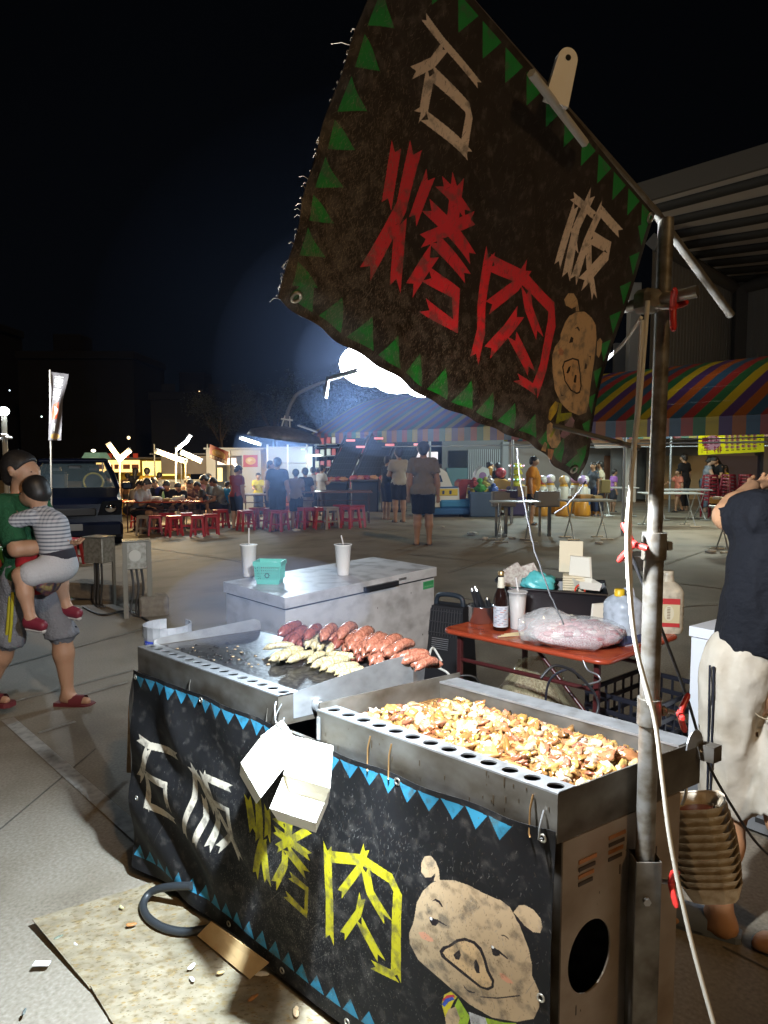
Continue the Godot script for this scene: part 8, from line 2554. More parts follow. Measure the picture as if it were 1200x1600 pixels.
	var ff := func(u: float, v: float) -> Vector3:
		var w := lerpf(28.0, 20.0, smoothstep(0.0, 0.45, v))
		return at_depth(79 - 3.4 * v + w * u, 581 + 107 * v + 3.5 * u * (1 - v * 1.0), 14.0 + 0.06 * sin(u * 5.0 + v * 4.0))
	tag(put("feather_flag", Shape.new().sheet(8, 24, ff, 0.003), print_on(im)), "tall narrow grey banner flag with pale and red print above the dark car", "flag")
	var fb := f1
	fb.y = fall(fb.x)
	tag(pole_bar("feather_flag_pole", fb, f0 + Vector3(0, 0.05, 0), 0.016, paint(0.5, 0.45, 0.38, 0.5)), "thin pale pole of the tall grey banner flag", "pole")
	# the post lamp at the left edge
	var lp := at_depth(8, 700, 13.0)
	lp.y = fall(lp.x)
	var pl := thing("post_lamp", "white lamp on a pole at the far left edge with small cameras below it", "lamp", lp)
	var top := at_depth(8, 648, 13.0) - lp
	put("post", Shape.new().tube([Vector3.ZERO, Vector3(0, top.y, 0)], 0.045, 10), paint(0.35, 0.34, 0.3, 0.5), pl)
	var pb := Shape.new()
	pb.soft = 1
	pb.ball(Vector3(0, top.y + 0.06, 0), Vector3(0.1, 0.08, 0.08), 12)
	put("lamp_head", pb, shine(0.9, 0.97, 1.0, 8.0), pl)
	lamp(Vector3(0, top.y + 0.06, 0), Color(0.92, 0.97, 1.0), 9.0, 0.07, pl)
	for e in [[0.1, -0.4], [-0.09, -0.42], [0.03, -0.36]]:
		put("camera_head", Shape.new().box(Vector3(e[0], top.y + e[1], 0.06), Vector3(0.09, 0.05, 0.12), 0.015), paint(0.6, 0.6, 0.6, 0.4), pl)
	# the two electric boxes on legs
	for e in [[158, 946, 0.3, "steel electric box on thin legs, left of the two, beside the father's hand"], [216, 962, 0.3, "steel electric box with a round dial on legs, right of the two"]]:
		var b := spot(e[0], e[1])
		var bx := thing("electric_box", e[3], "box", b, -0.35 if e[0] < 200 else 0.35)
		var tin := worn("box_tin", [[0.0, 0.2, 0.19, 0.16], [0.5, 0.33, 0.32, 0.28], [1.0, 0.42, 0.41, 0.37]], 0.4, 0.5, 2.5)
		put("box_body", Shape.new().box(Vector3(0, 0.66, 0), Vector3(0.27, 0.29, 0.22), 0.008), tin, bx)
		put("box_lid", Shape.new().box(Vector3(0, 0.812, 0), Vector3(0.285, 0.012, 0.235), 0.003), tin, bx)
		for x in [-0.12, 0.12]:
			put("leg", Shape.new().box(Vector3(x, 0.34 if e[0] < 200 else 0.4, -0.09 if e[0] < 200 else 0.115), Vector3(0.05, 0.8, 0.012), 0.002), paint(0.2, 0.19, 0.16, 0.5, 0.3), bx)
			put("leg_flange", Shape.new().box(Vector3(x + 0.02, 0.34, -0.07 if e[0] < 200 else 0.098), Vector3(0.01, 0.68, 0.03), 0.002), paint(0.2, 0.19, 0.16, 0.5, 0.3), bx)
		if e[0] > 200:
			put("dial", Shape.new().tube([Vector3(-0.02, 0.66, 0.11), Vector3(-0.02, 0.66, 0.118)], 0.06, 20), paint(0.5, 0.49, 0.45, 0.4), bx)
			put("latch", Shape.new().box(Vector3(0.138, 0.66, 0.02), Vector3(0.012, 0.05, 0.03), 0.003), paint(0.1, 0.1, 0.1, 0.4), bx)
		for k in 3:
			var x := -0.06 + k * 0.05
			put("conduit", Shape.new().tube(smooth([Vector3(x, 0.52, 0.02), Vector3(x + 0.02, 0.3, 0.04), Vector3(x - 0.01, 0.04, 0.03), Vector3(x + 0.12, 0.015, 0.12)], 4), 0.012, 8), paint(0.05, 0.05, 0.05, 0.5), bx)
	var kb := spot(165, 940)
	tag(put("concrete_block", Shape.new().box(kb + Vector3(-0.1, 0.09, -0.25), Vector3(0.95, 0.2, 0.3), 0.02, Basis(Vector3.UP, -0.3)), worn("kerb_concrete", [[0.0, 0.12, 0.1, 0.08], [1.0, 0.24, 0.21, 0.17]], 0.85, 0.0, 2.0, 0.2)), "low concrete block behind the legs of the electric boxes", "block")
	var ob := spot(230, 965)
	tag(put("concrete_block", Shape.new().box(ob + Vector3(0.02, 0.1, -0.15), Vector3(0.3, 0.22, 0.26), 0.02, Basis(Vector3.UP, 0.4)), worn("kerb_concrete", [], 0.85, 0.0, 2.0)), "short concrete block under the right electric box", "block")
	tag(put("floor_cable", Shape.new().tube(smooth([spot(130, 950) + Vector3(0, 0.01, 0), spot(160, 962) + Vector3(0, 0.01, 0), spot(200, 956) + Vector3(0, 0.01, 0), spot(232, 972) + Vector3(0, 0.01, 0)], 6), 0.012, 8), paint(0.02, 0.02, 0.02, 0.5)), "black cable lying on the ground between the electric boxes", "cable")
	# goods at the far left edge, behind the father
	for e in [[8, 895, 0.34, 0.22, [0.3, 0.05, 0.04], "red and white packs on a low stand at the left edge"], [12, 918, 0.4, 0.2, [0.3, 0.24, 0.12], "tan carton of jars at the left edge below the red packs"], [4, 868, 0.3, 0.12, [0.06, 0.22, 0.04], "green vegetables on the low stand at the left edge"]]:
		var c2 := at_depth(e[0], e[1], 6.6)
		var s := Shape.new()
		for k in 5: s.box(c2 + Vector3(-0.1 + 0.07 * k, 0.0 + 0.02 * (k % 2), 0.02 * k), Vector3(0.065, e[3], 0.12), 0.012, Basis(Vector3.UP, 0.3 * k))
		tag(put("market_goods", s, paint(e[4][0], e[4][1], e[4][2], 0.5)), e[5], "goods")
	var sp := spot(8, 945)
	tag(put("low_stand", Shape.new().box(Vector3(sp.x - 0.2, sp.y + 0.15, -6.7), Vector3(0.75, 0.3, 0.4), 0.02), paint(0.1, 0.09, 0.08, 0.6)), "low dark stand at the left edge behind the father", "stand")

# ---------- people ----------
func stander(label: String, px: float, head: float, feet: float, yaw: float, o: Dictionary, group := "") -> Node3D:
	var p := spot(px, feet)
	var tall := clampf(at_depth(px, head, -p.z).y - p.y, 0.95, 1.86)
	return person(label, p, yaw, tall, o, group)

func sitter(label: String, px: float, head: float, d: float, yaw: float, o: Dictionary) -> Node3D:
	var top := at_depth(px, head, d)
	var g := fall(top.x)
	o.pose = "sit"
	var tall := clampf((top.y - g - 0.42) / 0.475, 1.2, 1.78)
	return person(label, Vector3(top.x, g, top.z), yaw, tall, o, "diners at the tables")

func build_crowd() -> void:
	var dim := [0.3, 0.17, 0.1]
	# the big man seen from behind
	stander("man in a grey shirt with navy sleeves seen from behind on the open lot", 661, 690, 851, 178, {"cell": 0.016, "shirt": [0.2, 0.185, 0.17], "bottom": [0.012, 0.014, 0.026], "leg": 0.86, "wide": 1.06, "shoe": [0.04, 0.03, 0.03], "look": -8.0, "nod": 2.0, "arms": ["down", "down"], "hem": 0.49, "skin": [0.36, 0.21, 0.14]})
	stander("man in a cream t-shirt and navy shorts facing away beside the big man", 624, 700, 816, 200, {"shirt": [0.36, 0.34, 0.3], "bottom": [0.016, 0.017, 0.028], "leg": 0.85, "arms": ["cross", "cross"], "shoe": [0.03, 0.03, 0.03], "skin": dim})
	stander("person in dark clothes half hidden left of the man in cream", 604, 712, 812, 120, {"shirt": [0.02, 0.024, 0.035], "bottom": [0.014, 0.02, 0.05], "leg": 0.95, "arms": ["fwd", "down"], "shoe": [0.25, 0.18, 0.1], "skin": dim, "girl": true})
	# by the stalls, left
	stander("woman in a black shirt with a white print behind the car's right side", 174, 735, 838, 250, {"girl": true, "shirt": [0.012, 0.012, 0.014], "bottom": [0.02, 0.02, 0.02], "arms": ["phone", "down"], "skin": [0.42, 0.27, 0.2]})
	stander("man in a dark red t-shirt and black shorts standing by the blue child", 370, 727, 826, 150, {"shirt": [0.18, 0.028, 0.022], "bottom": [0.014, 0.014, 0.017], "leg": 0.95, "arms": ["down", "fwd"], "nod": 30.0, "look": -30.0, "skin": dim})
	stander("child in a blue t-shirt beside the man in dark red", 355, 752, 822, 130, {"shirt": [0.03, 0.2, 0.36], "bottom": [0.08, 0.08, 0.09], "leg": 0.95, "skin": dim})
	stander("man in a white sleeveless top left of the smoke, facing right", 421, 720, 818, 80, {"shirt": [0.42, 0.42, 0.42], "sleeve": 0.0, "bottom": [0.05, 0.05, 0.06], "leg": 1.0, "skin": dim})
	stander("man in a black t-shirt with a round pale print on the back", 434, 715, 830, 175, {"shirt": [0.014, 0.016, 0.026], "bottom": [0.014, 0.016, 0.026], "leg": 0.9, "skin": dim, "wide": 1.08})
	stander("person in a navy and beige shirt behind the smoke", 463, 733, 826, 190, {"shirt": [0.2, 0.17, 0.16], "bottom": [0.015, 0.02, 0.05], "leg": 0.9, "arms": ["eat", "fwd"], "skin": dim})
	stander("person with black sleeves right of the navy and beige shirt", 478, 731, 822, 205, {"shirt": [0.02, 0.022, 0.03], "bottom": [0.2, 0.16, 0.12], "leg": 0.9, "skin": dim})
	stander("stall worker in yellow and white by the lit counter", 404, 739, 808, 20, {"shirt": [0.5, 0.38, 0.03], "bottom": [0.04, 0.04, 0.05], "leg": 1.9, "arms": ["fwd", "fwd"], "skin": dim})
	stander("shopper in white at the prize shelves, left of another", 489, 730, 806, 170, {"girl": true, "shirt": [0.42, 0.42, 0.42], "bottom": [0.03, 0.03, 0.04], "leg": 1.8, "skin": dim})
	stander("shopper in pale grey at the prize shelves beside the dark post", 502, 727, 806, 130, {"shirt": [0.36, 0.36, 0.36], "bottom": [0.04, 0.04, 0.06], "leg": 1.8, "arms": ["phone", "down"], "skin": dim})
	stander("customer in a mustard yellow shirt seen from behind at the yellow stall", 231, 731, 812, 180, {"shirt": [0.42, 0.25, 0.02], "bottom": [0.03, 0.03, 0.04], "leg": 1.8, "wide": 1.15, "skin": dim})
	stander("customer in white at the yellow stall's right end", 250, 738, 808, 170, {"girl": true, "hair": "bun", "shirt": [0.4, 0.4, 0.38], "bottom": [0.05, 0.05, 0.06], "leg": 1.8, "skin": dim})
	stander("customer in black at the yellow stall, left of the mustard shirt", 213, 731, 810, 185, {"girl": true, "hair": "long", "shirt": [0.02, 0.02, 0.022], "bottom": [0.03, 0.03, 0.04], "leg": 1.8, "skin": dim})
	stander("short customer with dark hair between the stall and the woman in black", 201, 739, 806, 200, {"shirt": [0.14, 0.08, 0.05], "bottom": [0.05, 0.05, 0.06], "leg": 1.8, "skin": dim})
	stander("woman in dark red before the white stall's left wall", 326, 740, 812, 60, {"girl": true, "shirt": [0.18, 0.03, 0.04], "bottom": [0.03, 0.03, 0.05], "skin": dim, "hair": "long"})
	# diners: head positions as seen, how far off
	var d1 := -spot(252, 830).z
	sitter("boy in a grey camouflage shirt eating at the left end of the first table", 214, 751, d1 - 0.1, 75, {"cell": 0.018, "shirt": [0.3, 0.3, 0.33], "sleeve": 0.8, "bottom": [0.02, 0.022, 0.025], "leg": 0.8, "arms": ["eat", "fwd"], "nod": 30.0, "lean": 20.0, "tuck": -0.12, "skin": [0.36, 0.22, 0.15]})
	for e in [[201, 749, 0.9, 80, [0.26, 0.24, 0.22], "diner in beige behind the boy in camouflage"], [224, 752, 1.1, 20, [0.02, 0.02, 0.025], "diner in black across the table from the boy"], [241, 748, 1.3, -20, [0.03, 0.03, 0.04], "diner with bowed head left of the blue shirt"], [256, 746, 1.2, -40, [0.03, 0.035, 0.12], "diner in a dark blue shirt leaning over the first table"], [265, 754, 0.9, 0, [0.012, 0.012, 0.014], "diner in black bending low over the plates"], [285, 757, 0.85, -10, [0.012, 0.012, 0.013], "diner in black with a bag strap right of the plates"], [311, 752, 1.0, -40, [0.07, 0.03, 0.03], "diner in dark brown near the first table's right end"], [324, 756, 0.35, -70, [0.05, 0.05, 0.055], "child in dark grey at the first table's right end"], [338, 746, 0.7, -80, [0.24, 0.24, 0.23], "diner in light grey with a dark strap, seen from the side"], [350, 750, 0.1, -95, [0.16, 0.16, 0.15], "diner in grey just left of the blue child"], [298, 748, 1.9, 0, [0.16, 0.1, 0.07], "diner far back under the picture panels"], [316, 741, 2.2, 30, [0.1, 0.04, 0.04], "diner in brown at the farther table under the white stall"]]:
		sitter(e[5], e[0], e[1], d1 + e[2], e[3], {"shirt": e[4], "nod": 32.0, "lean": 24.0, "arms": ["eat", "fwd"], "bottom": [0.03, 0.03, 0.04], "skin": dim, "girl": int(e[0]) % 3 == 0})
	# under the marquee
	stander("woman in a teal patterned blouse, left of the pair by the white shutter", 763, 722, 800, 90, {"girl": true, "hair": "bun", "shirt": [0.1, 0.17, 0.18], "bottom": [0.03, 0.03, 0.04], "leg": 1.8, "arms": ["fwd", "fwd"], "skin": dim})
	stander("man in dark grey, right of the pair by the white shutter", 778, 723, 802, 200, {"shirt": [0.035, 0.035, 0.03], "bottom": [0.03, 0.03, 0.04], "leg": 1.8, "skin": dim})
	stander("large man in an orange shirt standing behind the metal tables", 830, 713, 820, 70, {"shirt": [0.42, 0.17, 0.02], "bottom": [0.02, 0.02, 0.03], "leg": 0.9, "wide": 1.25, "belly": 0.04, "skin": dim, "arms": ["down", "hip"], "hem": 0.46})
	stander("woman with long dark hair right of the green ball figure", 927, 722, 806, -60, {"girl": true, "hair": "long", "shirt": [0.08, 0.09, 0.11], "bottom": [0.03, 0.04, 0.08], "leg": 1.8, "skin": dim})
	stander("person in pale yellow behind the woman with long dark hair", 938, 720, 806, -110, {"shirt": [0.42, 0.38, 0.28], "bottom": [0.03, 0.03, 0.04], "leg": 1.8, "skin": dim})
	stander("child in a purple top beside the brown door", 957, 733, 800, 100, {"girl": true, "shirt": [0.24, 0.1, 0.3], "bottom": [0.04, 0.04, 0.05], "skin": dim})
	stander("man in black standing in the hall doorway beyond the pole", 1068, 709, 798, 210, {"shirt": [0.013, 0.013, 0.015], "bottom": [0.02, 0.02, 0.024], "leg": 1.8, "skin": dim})
	stander("child in a coral top stretching an arm before the man in black", 1059, 733, 800, -70, {"girl": true, "hair": "pony", "shirt": [0.5, 0.17, 0.12], "bottom": [0.2, 0.08, 0.06], "leg": 0.7, "arms": ["reach", "down"], "skin": dim, "pose": "walk"})
	stander("woman in a long grey blue dress by the stool stacks", 1100, 713, 800, 80, {"girl": true, "hair": "pony", "shirt": [0.2, 0.22, 0.25], "bottom": [0.13, 0.17, 0.23], "leg": 1.75, "skirt": true, "sleeve": 0.2, "arms": ["fwd", "fwd"], "skin": [0.4, 0.26, 0.19], "nod": 25.0, "lean": 10.0})
	stander("woman in a black shirt bending over the stool stacks", 1122, 710, 800, -60, {"girl": true, "hair": "long", "shirt": [0.014, 0.014, 0.015], "bottom": [0.03, 0.03, 0.04], "leg": 1.8, "nod": 40.0, "lean": 16.0, "arms": ["fwd", "fwd"], "skin": dim})
	stander("child in a yellow top among the stool stacks", 1132, 727, 800, -90, {"girl": true, "hair": "long", "shirt": [0.5, 0.42, 0.03], "bottom": [0.04, 0.04, 0.05], "skin": dim})
	stander("person in pink just right of the pole, partly hidden", 1020, 727, 800, 60, {"girl": true, "shirt": [0.4, 0.18, 0.22], "bottom": [0.05, 0.05, 0.06], "skin": dim})

func build_near_people() -> void:
	# the father with the child on his arm
	var f := spot(52, 1108)
	var skin := [0.34, 0.19, 0.115]
	var dad := person("father in a green and red t-shirt and grey shorts carrying a child", f, 78, 1.72, {"cell": 0.0125, "shirt": [0.018, 0.075, 0.035], "bottom": [0.16, 0.165, 0.185], "leg": 1.02, "flare": 0.035, "hem": 0.47, "arms": ["hold", "hold"], "shoe": [0.11, 0.012, 0.015], "skin": skin, "pose": "walk", "wide": 0.94, "lean": -4.0, "look": 6.0, "sleeve": 0.85, "hair": "short"})
	var h := 1.72
	# trim of his clothes
	var redm := paint(0.3, 0.018, 0.022, 0.85)
	var s := []
	s.append([Vector3(-0.185, 1.31, -0.075), Vector3(-0.15, 1.365, -0.07), 0.062, 0.058])
	s.append([Vector3(-0.15, 1.365, -0.07), Vector3(-0.06, 1.41, -0.08), 0.058, 0.04])
	put("red_yoke", flesh(s, 0.012, 0.03), redm, dad)
	s = [[Vector3(-0.115, 0.86, 0.06), Vector3(-0.12, 1.1, 0.08), 0.06, 0.055], [Vector3(-0.06, 0.85, 0.11), Vector3(-0.05, 1.1, 0.12), 0.06, 0.05]]
	put("red_side", flesh(s, 0.012, 0.03), redm, dad)
	# yellow stripe down his shorts
	var st := Shape.new()
	for k in 2:
		st.tube([Vector3(-0.185 - 0.004 * k, 0.83, 0.01 + 0.022 * k), Vector3(-0.18, 0.62, -0.02 + 0.024 * k), Vector3(-0.165, 0.5, -0.05 + 0.024 * k)], 0.011, 6)
	put("yellow_stripe", st, paint(0.4, 0.36, 0.03, 0.8), dad)
	# the child, leaning over his arm
	var b := Basis(Vector3.UP, deg_to_rad(78))
	var c := thing("person", "small child in a striped white shirt and pale shorts carried on the father's arm", "person", f + b * Vector3(-0.04, 0.0, 0.0), deg_to_rad(78))
	var sk := paint(0.38, 0.215, 0.135, 0.55)
	var P := func(x: float, y: float, z: float) -> Vector3: return Vector3(x, y, z)
	var hip: Vector3 = P.call(-0.02, 1.0, 0.27)
	var chest: Vector3 = P.call(-0.02, 1.24, 0.23)
	var nk: Vector3 = P.call(-0.02, 1.34, 0.15)
	var hd: Vector3 = P.call(-0.02, 1.44, 0.13)
	var bones := [[hip, chest, 0.09, 0.088], [chest, nk, 0.08, 0.042], [nk, hd, 0.04, 0.045], [hd, hd + Vector3(0.01, 0.035, -0.01), 0.078, 0.08], [hd + Vector3(0, -0.03, -0.06), hd + Vector3(0, -0.02, -0.07), 0.045, 0.045], [hd + Vector3(0, 0.0, -0.095), hd + Vector3(0, -0.005, -0.1), 0.012, 0.012]]
	for sd in [-1, 1]:
		var knee: Vector3 = hip + Vector3(sd * 0.17 - 0.01, -0.05, -0.13)
		var ank: Vector3 = knee + Vector3(sd * 0.01, -0.27, 0.06)
		bones.append([hip + Vector3(sd * 0.06, -0.02, 0), knee, 0.068, 0.05])
		bones.append([knee, knee.lerp(ank, 0.4), 0.05, 0.047])
		bones.append([knee.lerp(ank, 0.4), ank, 0.047, 0.03])
		bones.append([ank, ank + Vector3(0, -0.03, 0.07), 0.03, 0.022])
		var sh: Vector3 = nk + Vector3(sd * 0.09, -0.03, 0.0)
		var el: Vector3 = sh + Vector3(sd * 0.05, -0.04, -0.12)
		var wr: Vector3 = el + Vector3(-sd * 0.05, 0.04, -0.12)
		bones.append([sh, el, 0.036, 0.03])
		bones.append([el, wr, 0.03, 0.021])
		put("hand", hand_mesh, sk, c, Transform3D(Basis(Quaternion(Vector3.DOWN, (wr - el).normalized())).scaled_local(Vector3(sd, 1, 1) * 0.62), wr))
		var foot := put("shoe", flesh([[ank + Vector3(0, -0.01, -0.01), ank + Vector3(0, -0.035, 0.085), 0.038, 0.03], [ank + Vector3(0, -0.035, -0.02), ank + Vector3(0, -0.05, 0.08), 0.03, 0.026]], 0.008, 0.02), paint(0.16, 0.015, 0.03, 0.5), c)
		put("sole", flesh([[ank + Vector3(0, -0.06, -0.02), ank + Vector3(0, -0.072, 0.09), 0.02, 0.018]], 0.008, 0.01), paint(0.45, 0.42, 0.4, 0.6), foot)
	put("body", flesh(bones, 0.0115, 0.03), sk, c)
	var im := Image.create(64, 64, false, Image.FORMAT_RGB8)
	im.fill(lin(0.4, 0.41, 0.44))
	for k in 8: im.fill_rect(Rect2i(0, k * 8, 64, 3), lin(0.1, 0.11, 0.14))
	var stripes := print_on(im, 0.85)
	stripes.uv1_triplanar = true
	stripes.uv1_scale = Vector3.ONE * 5.2
	put("shirt", flesh([[hip + Vector3(0, 0.05, 0), chest, 0.106, 0.103, hip + Vector3(0, 0.03, 0), Vector3(0, -1, 0)], [chest, nk, 0.1, 0.056], [nk + Vector3(-0.09, -0.03, 0), nk + Vector3(-0.125, -0.06, -0.08), 0.05, 0.05], [nk + Vector3(0.09, -0.03, 0), nk + Vector3(0.125, -0.06, -0.08), 0.05, 0.05]], 0.0115, 0.03), stripes, c)
	put("shorts", flesh([[hip + Vector3(0, 0.03, 0), hip + Vector3(0, -0.02, 0.0), 0.11, 0.106], [hip + Vector3(-0.06, -0.02, 0), hip + Vector3(-0.15, -0.045, -0.08), 0.09, 0.08], [hip + Vector3(0.06, -0.02, 0), hip + Vector3(0.15, -0.045, -0.08), 0.09, 0.08]], 0.0115, 0.03), paint(0.42, 0.42, 0.44, 0.85, 0.0, 0.3, 6.0), c)
	put("waist_band", flesh([[hip + Vector3(0, 0.045, 0), hip + Vector3(0, 0.05, 0), 0.112, 0.11, hip + Vector3(0, 0.035, 0), Vector3(0, -1, 0)]], 0.0115, 0.01), paint(0.03, 0.03, 0.04, 0.8), c)
	put("hair", flesh([[hd + Vector3(0, 0.02, 0.012), hd + Vector3(0, 0.05, 0.0), 0.083, 0.083, hd + Vector3(0, 0.03, -0.045), Vector3(0, -0.5, -0.85)]], 0.01, 0.02), paint(0.012, 0.01, 0.009, 0.5), c)
	var ey := Shape.new()
	for sd in [-1, 1]: ey.ball(hd + Vector3(sd * 0.035, 0.012, -0.088), Vector3(0.011, 0.008, 0.006), 8)
	put("eyes", ey, paint(0.02, 0.015, 0.012, 0.3), c)
	# a small bag worn by the father in front
	var bg := Shape.new()
	bg.soft = 1
	crumple(bg, Vector3.ZERO, Vector3(0.12, 0.11, 0.07), 52, 0.2)
	tag(put("waist_bag", bg, worn("bag_print", [[0.0, 0.012, 0.014, 0.02], [0.45, 0.03, 0.035, 0.06], [0.55, 0.16, 0.02, 0.06], [0.7, 0.2, 0.17, 0.04], [1.0, 0.3, 0.3, 0.3]], 0.6, 0.0, 3.0), null, Transform3D(b, f + b * Vector3(-0.1, 0.92, 0.22))), "dark patterned waist bag below the child's legs", "bag")
	# someone else's foot at the very left edge
	person("person at the left edge of the frame, only a bare foot in a slipper showing", spot(-56, 1176), 92, 1.66, {"cell": 0.02, "shirt": [0.1, 0.1, 0.12], "bottom": [0.08, 0.08, 0.09], "leg": 1.7, "shoe": [0.3, 0.3, 0.32], "skin": [0.4, 0.25, 0.18]})
	# the man at the right, seen from behind
	build_right_man()

func build_right_man() -> void:
	var root := spot(1150, 1470)
	var m := thing("person", "man in a black t-shirt and cream shorts at the right edge, one arm raised", "person")
	var sk := paint(0.36, 0.19, 0.1, 0.5)
	var W := func(px: float, py: float, d: float) -> Vector3: return at_depth(px, py, d)
	var d := 2.42
	var hip_l: Vector3 = W.call(1150, 1060, d)
	var hip_r: Vector3 = W.call(1222, 1060, d + 0.03)
	var knee_l: Vector3 = W.call(1136, 1262, d + 0.02)
	var ank_l: Vector3 = on_level(1124, 1422, 0.085)
	var knee_r: Vector3 = W.call(1230, 1280, d - 0.12)
	var ank_r: Vector3 = on_level(1288, 1470, 0.085)
	var waist: Vector3 = W.call(1192, 985, d)
	var belly: Vector3 = W.call(1182, 960, d)
	var chest: Vector3 = W.call(1212, 865, d)
	var sh_l: Vector3 = W.call(1192, 806, d - 0.02)
	var sh_r: Vector3 = W.call(1300, 806, d + 0.05)
	var el: Vector3 = W.call(1137, 806, d + 0.14)
	var wr: Vector3 = W.call(1176, 762, d + 0.28)
	var neck: Vector3 = W.call(1275, 790, d)
	var head: Vector3 = W.call(1296, 712, d + 0.03)
	var el_r: Vector3 = W.call(1345, 940, d + 0.1)
	var wr_r: Vector3 = W.call(1310, 1000, d + 0.3)
	var bones := [
		[hip_l.lerp(hip_r, 0.15), hip_l.lerp(hip_r, 0.85), 0.105, 0.105], [waist + Vector3(-0.03, 0, 0), waist + Vector3(0.08, 0, 0), 0.1, 0.1], [hip_l.lerp(hip_r, 0.5), chest.lerp(sh_r, 0.3), 0.12, 0.12], [chest + Vector3(-0.02, 0, 0), chest + Vector3(0.14, 0, 0), 0.11, 0.11], [sh_l, sh_r, 0.06, 0.06], [neck + Vector3(0, -0.03, 0), head + Vector3(0, -0.06, 0), 0.06, 0.055], [head, head + Vector3(0, 0.06, -0.01), 0.088, 0.092],
		[head + Vector3(-0.05, -0.05, -0.05), head + Vector3(-0.06, -0.04, -0.06), 0.05, 0.05], [head + Vector3(-0.08, -0.01, -0.08), head + Vector3(-0.085, -0.02, -0.085), 0.012, 0.014],
		[hip_l, knee_l, 0.095, 0.062], [knee_l, knee_l.lerp(ank_l, 0.35), 0.06, 0.058], [knee_l.lerp(ank_l, 0.35), ank_l, 0.058, 0.034], [hip_r, knee_r, 0.095, 0.062], [knee_r, knee_r.lerp(ank_r, 0.35), 0.06, 0.058], [knee_r.lerp(ank_r, 0.35), ank_r, 0.058, 0.034],
		[sh_l, el, 0.056, 0.044], [el, el.lerp(wr, 0.3), 0.044, 0.046], [el.lerp(wr, 0.3), wr, 0.045, 0.03], [sh_r, el_r, 0.056, 0.044], [el_r, wr_r, 0.044, 0.03]]
	for a in [ank_l, ank_r]:
		var toe := Vector3(-0.85, 0, -0.5).normalized()
		bones.append([a + Vector3(0.02, -0.05, 0.012), a + toe * 0.14 + Vector3(0, -0.055, 0), 0.034, 0.024])
		bones.append([a, a + Vector3(0.01, -0.045, 0.01), 0.036, 0.034])
		for k in 5:
			var side := Vector3(-toe.z, 0, toe.x) * (k - 2) * 0.017
			bones.append([a + toe * 0.13 + side + Vector3(0, -0.058, 0), a + toe * (0.185 - absf(k - 1.0) * 0.008) + side + Vector3(0, -0.062, 0), 0.012, 0.01])
	put("body", flesh(bones, 0.0125, 0.035), sk, m)
	var arm_dir := (wr - el).normalized()
	put("hand", hand_mesh, sk, m, Transform3D(Basis(Quaternion(Vector3.DOWN, (arm_dir + Vector3(0.25, -0.2, 0)).normalized())) * Basis(Vector3.UP, 2.2), wr))
	put("hand", hand_mesh, sk, m, Transform3D(Basis(Quaternion(Vector3.DOWN, (wr_r - el_r).normalized())), wr_r))
	var hem := W.call(1180, 1012, d) as Vector3
	var dn := Vector3(0.12, -1, 0).normalized()
	var shirt := [[waist + Vector3(-0.015, -0.06, 0), chest + Vector3(-0.01, 0.0, 0), 0.135, 0.13, hem, dn], [waist + Vector3(0.1, -0.06, 0), chest + Vector3(0.14, 0.0, 0), 0.14, 0.13, hem, dn], [sh_l, sh_r, 0.075, 0.075], [sh_l, el, 0.078, 0.082, sh_l.lerp(el, 0.62), (el - sh_l).normalized()], [sh_r, el_r, 0.078, 0.08, sh_r.lerp(el_r, 0.6), (el_r - sh_r).normalized()]]
	put("shirt", flesh(shirt, 0.0115, 0.04, 0.014, Vector3(6, 2.6, 6)), paint(0.006, 0.0065, 0.009, 0.85, 0.0, 0.5, 3.0), m)
	var kl := (knee_l - hip_l).normalized()
	var kr := (knee_r - hip_r).normalized()
	var shorts := [[hip_l.lerp(hip_r, 0.1) + Vector3(0, 0.06, 0), hip_l.lerp(hip_r, 0.9) + Vector3(0, 0.06, 0), 0.118, 0.118], [hip_l, knee_l, 0.112, 0.086, hip_l.lerp(knee_l, 0.99), kl], [hip_r, knee_r, 0.122, 0.1, hip_r.lerp(knee_r, 0.98), kr]]
	var cream := worn("cream_cloth", [[0.0, 0.2, 0.16, 0.11], [0.35, 0.31, 0.27, 0.21], [0.55, 0.36, 0.32, 0.26], [1.0, 0.4, 0.36, 0.3]], 0.85, 0.0, 1.2, 0.3, 0.008)
	var sm := put("shorts", flesh(shorts, 0.0115, 0.03, 0.016, Vector3(7, 2.4, 7)), cream, m)
	var band := Shape.new()
	for k in 2:
		var pth := []
		for j in 9:
			var t := j / 8.0
			var ctr := hip_l.lerp(knee_l, t) + Vector3(0, 0.06 * (1 - t), 0)
			var r := lerpf(0.123, 0.094, t) + 0.002
			var dir2 := Vector3(-0.9, 0, 0.42 + 0.14 * k).normalized()
			pth.append(ctr + dir2 * r)
		band.tube(pth, 0.0035, 6)
	put("side_stripe", band, paint(0.015, 0.016, 0.022, 0.8), sm)
	var pk := Shape.new()
	var pc := hip_l.lerp(hip_r, 0.45) + Vector3(0, -0.01, 0)
	var pth2 := []
	for j in 13:
		var g := PI + PI * j / 12.0
		var x := cos(g) * 0.075
		pth2.append(pc + Vector3(x, sin(g) * 0.05 - 0.04, 0.126 - x * x * 2.5))
	pth2.push_front(pc + Vector3(-0.075, 0.05, 0.112))
	pth2.append(pc + Vector3(0.075, 0.05, 0.112))
	pk.tube(pth2, 0.0022, 5)
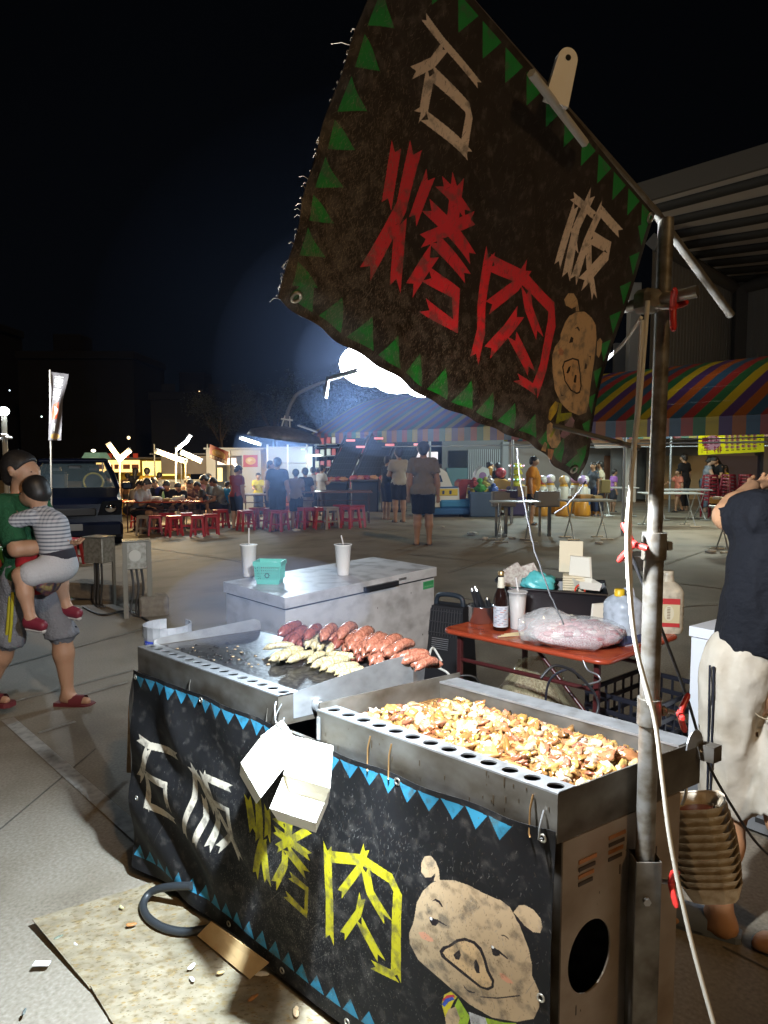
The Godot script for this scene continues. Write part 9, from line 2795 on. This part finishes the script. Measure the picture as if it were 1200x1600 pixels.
	put("pocket_seam", pk, paint(0.34, 0.28, 0.19, 0.85), sm)
	for a in [ank_l, ank_r]:
		var toe := Vector3(-0.85, 0, -0.5).normalized()
		var side := Vector3(-toe.z, 0, toe.x)
		var sole := []
		for e in [[-0.06, 0.026], [-0.045, 0.036], [0.02, 0.038], [0.1, 0.046], [0.16, 0.045], [0.195, 0.032], [0.21, 0.012]]: sole.append(Vector2(e[1], e[0]))
		for k in range(6, -1, -1): sole.append(Vector2(-sole[k].x, sole[k].y))
		var s := Shape.new()
		s.plate(sole, Transform3D(Basis(side, toe, side.cross(toe)), a + Vector3(0.01, -0.074, 0.0)), 0.02)
		s.soft = 1
		for j in 8:
			for q in 1:
				var g0 := PI * j / 8.0
				var g1 := PI * (j + 1) / 8.0
				var o: Vector3 = a + Vector3(0.01, -0.07, 0.0)
				var p0: Vector3 = o + side * -cos(g0) * 0.05 + Vector3(0, sin(g0) * 0.055, 0)
				var p1: Vector3 = o + side * -cos(g1) * 0.05 + Vector3(0, sin(g1) * 0.055, 0)
				s.quad(p1 + toe * 0.04, p0 + toe * 0.04, p0 + toe * 0.14, p1 + toe * 0.14)
				s.quad(p0 + toe * 0.04 + Vector3(0, 0.006, 0), p1 + toe * 0.04 + Vector3(0, 0.006, 0), p1 + toe * 0.14 + Vector3(0, 0.006, 0), p0 + toe * 0.14 + Vector3(0, 0.006, 0))
		put("slipper", s, paint(0.1, 0.12, 0.15, 0.6), m)
	put("hair", flesh([[head + Vector3(0.01, 0.02, 0.015), head + Vector3(0, 0.075, 0.0), 0.096, 0.098, head + Vector3(-0.03, 0.0, -0.03), Vector3(-0.6, -0.45, -0.6).normalized()]], 0.012, 0.02), paint(0.012, 0.01, 0.009, 0.5), m)
	var ey := Shape.new()
	for sd in [-1, 1]: ey.ball(head + Vector3(-0.062 + sd * 0.022, 0.01, -0.066 - sd * 0.02), Vector3(0.011, 0.008, 0.011), 8)
	put("eyes", ey, paint(0.02, 0.015, 0.012, 0.3), m)
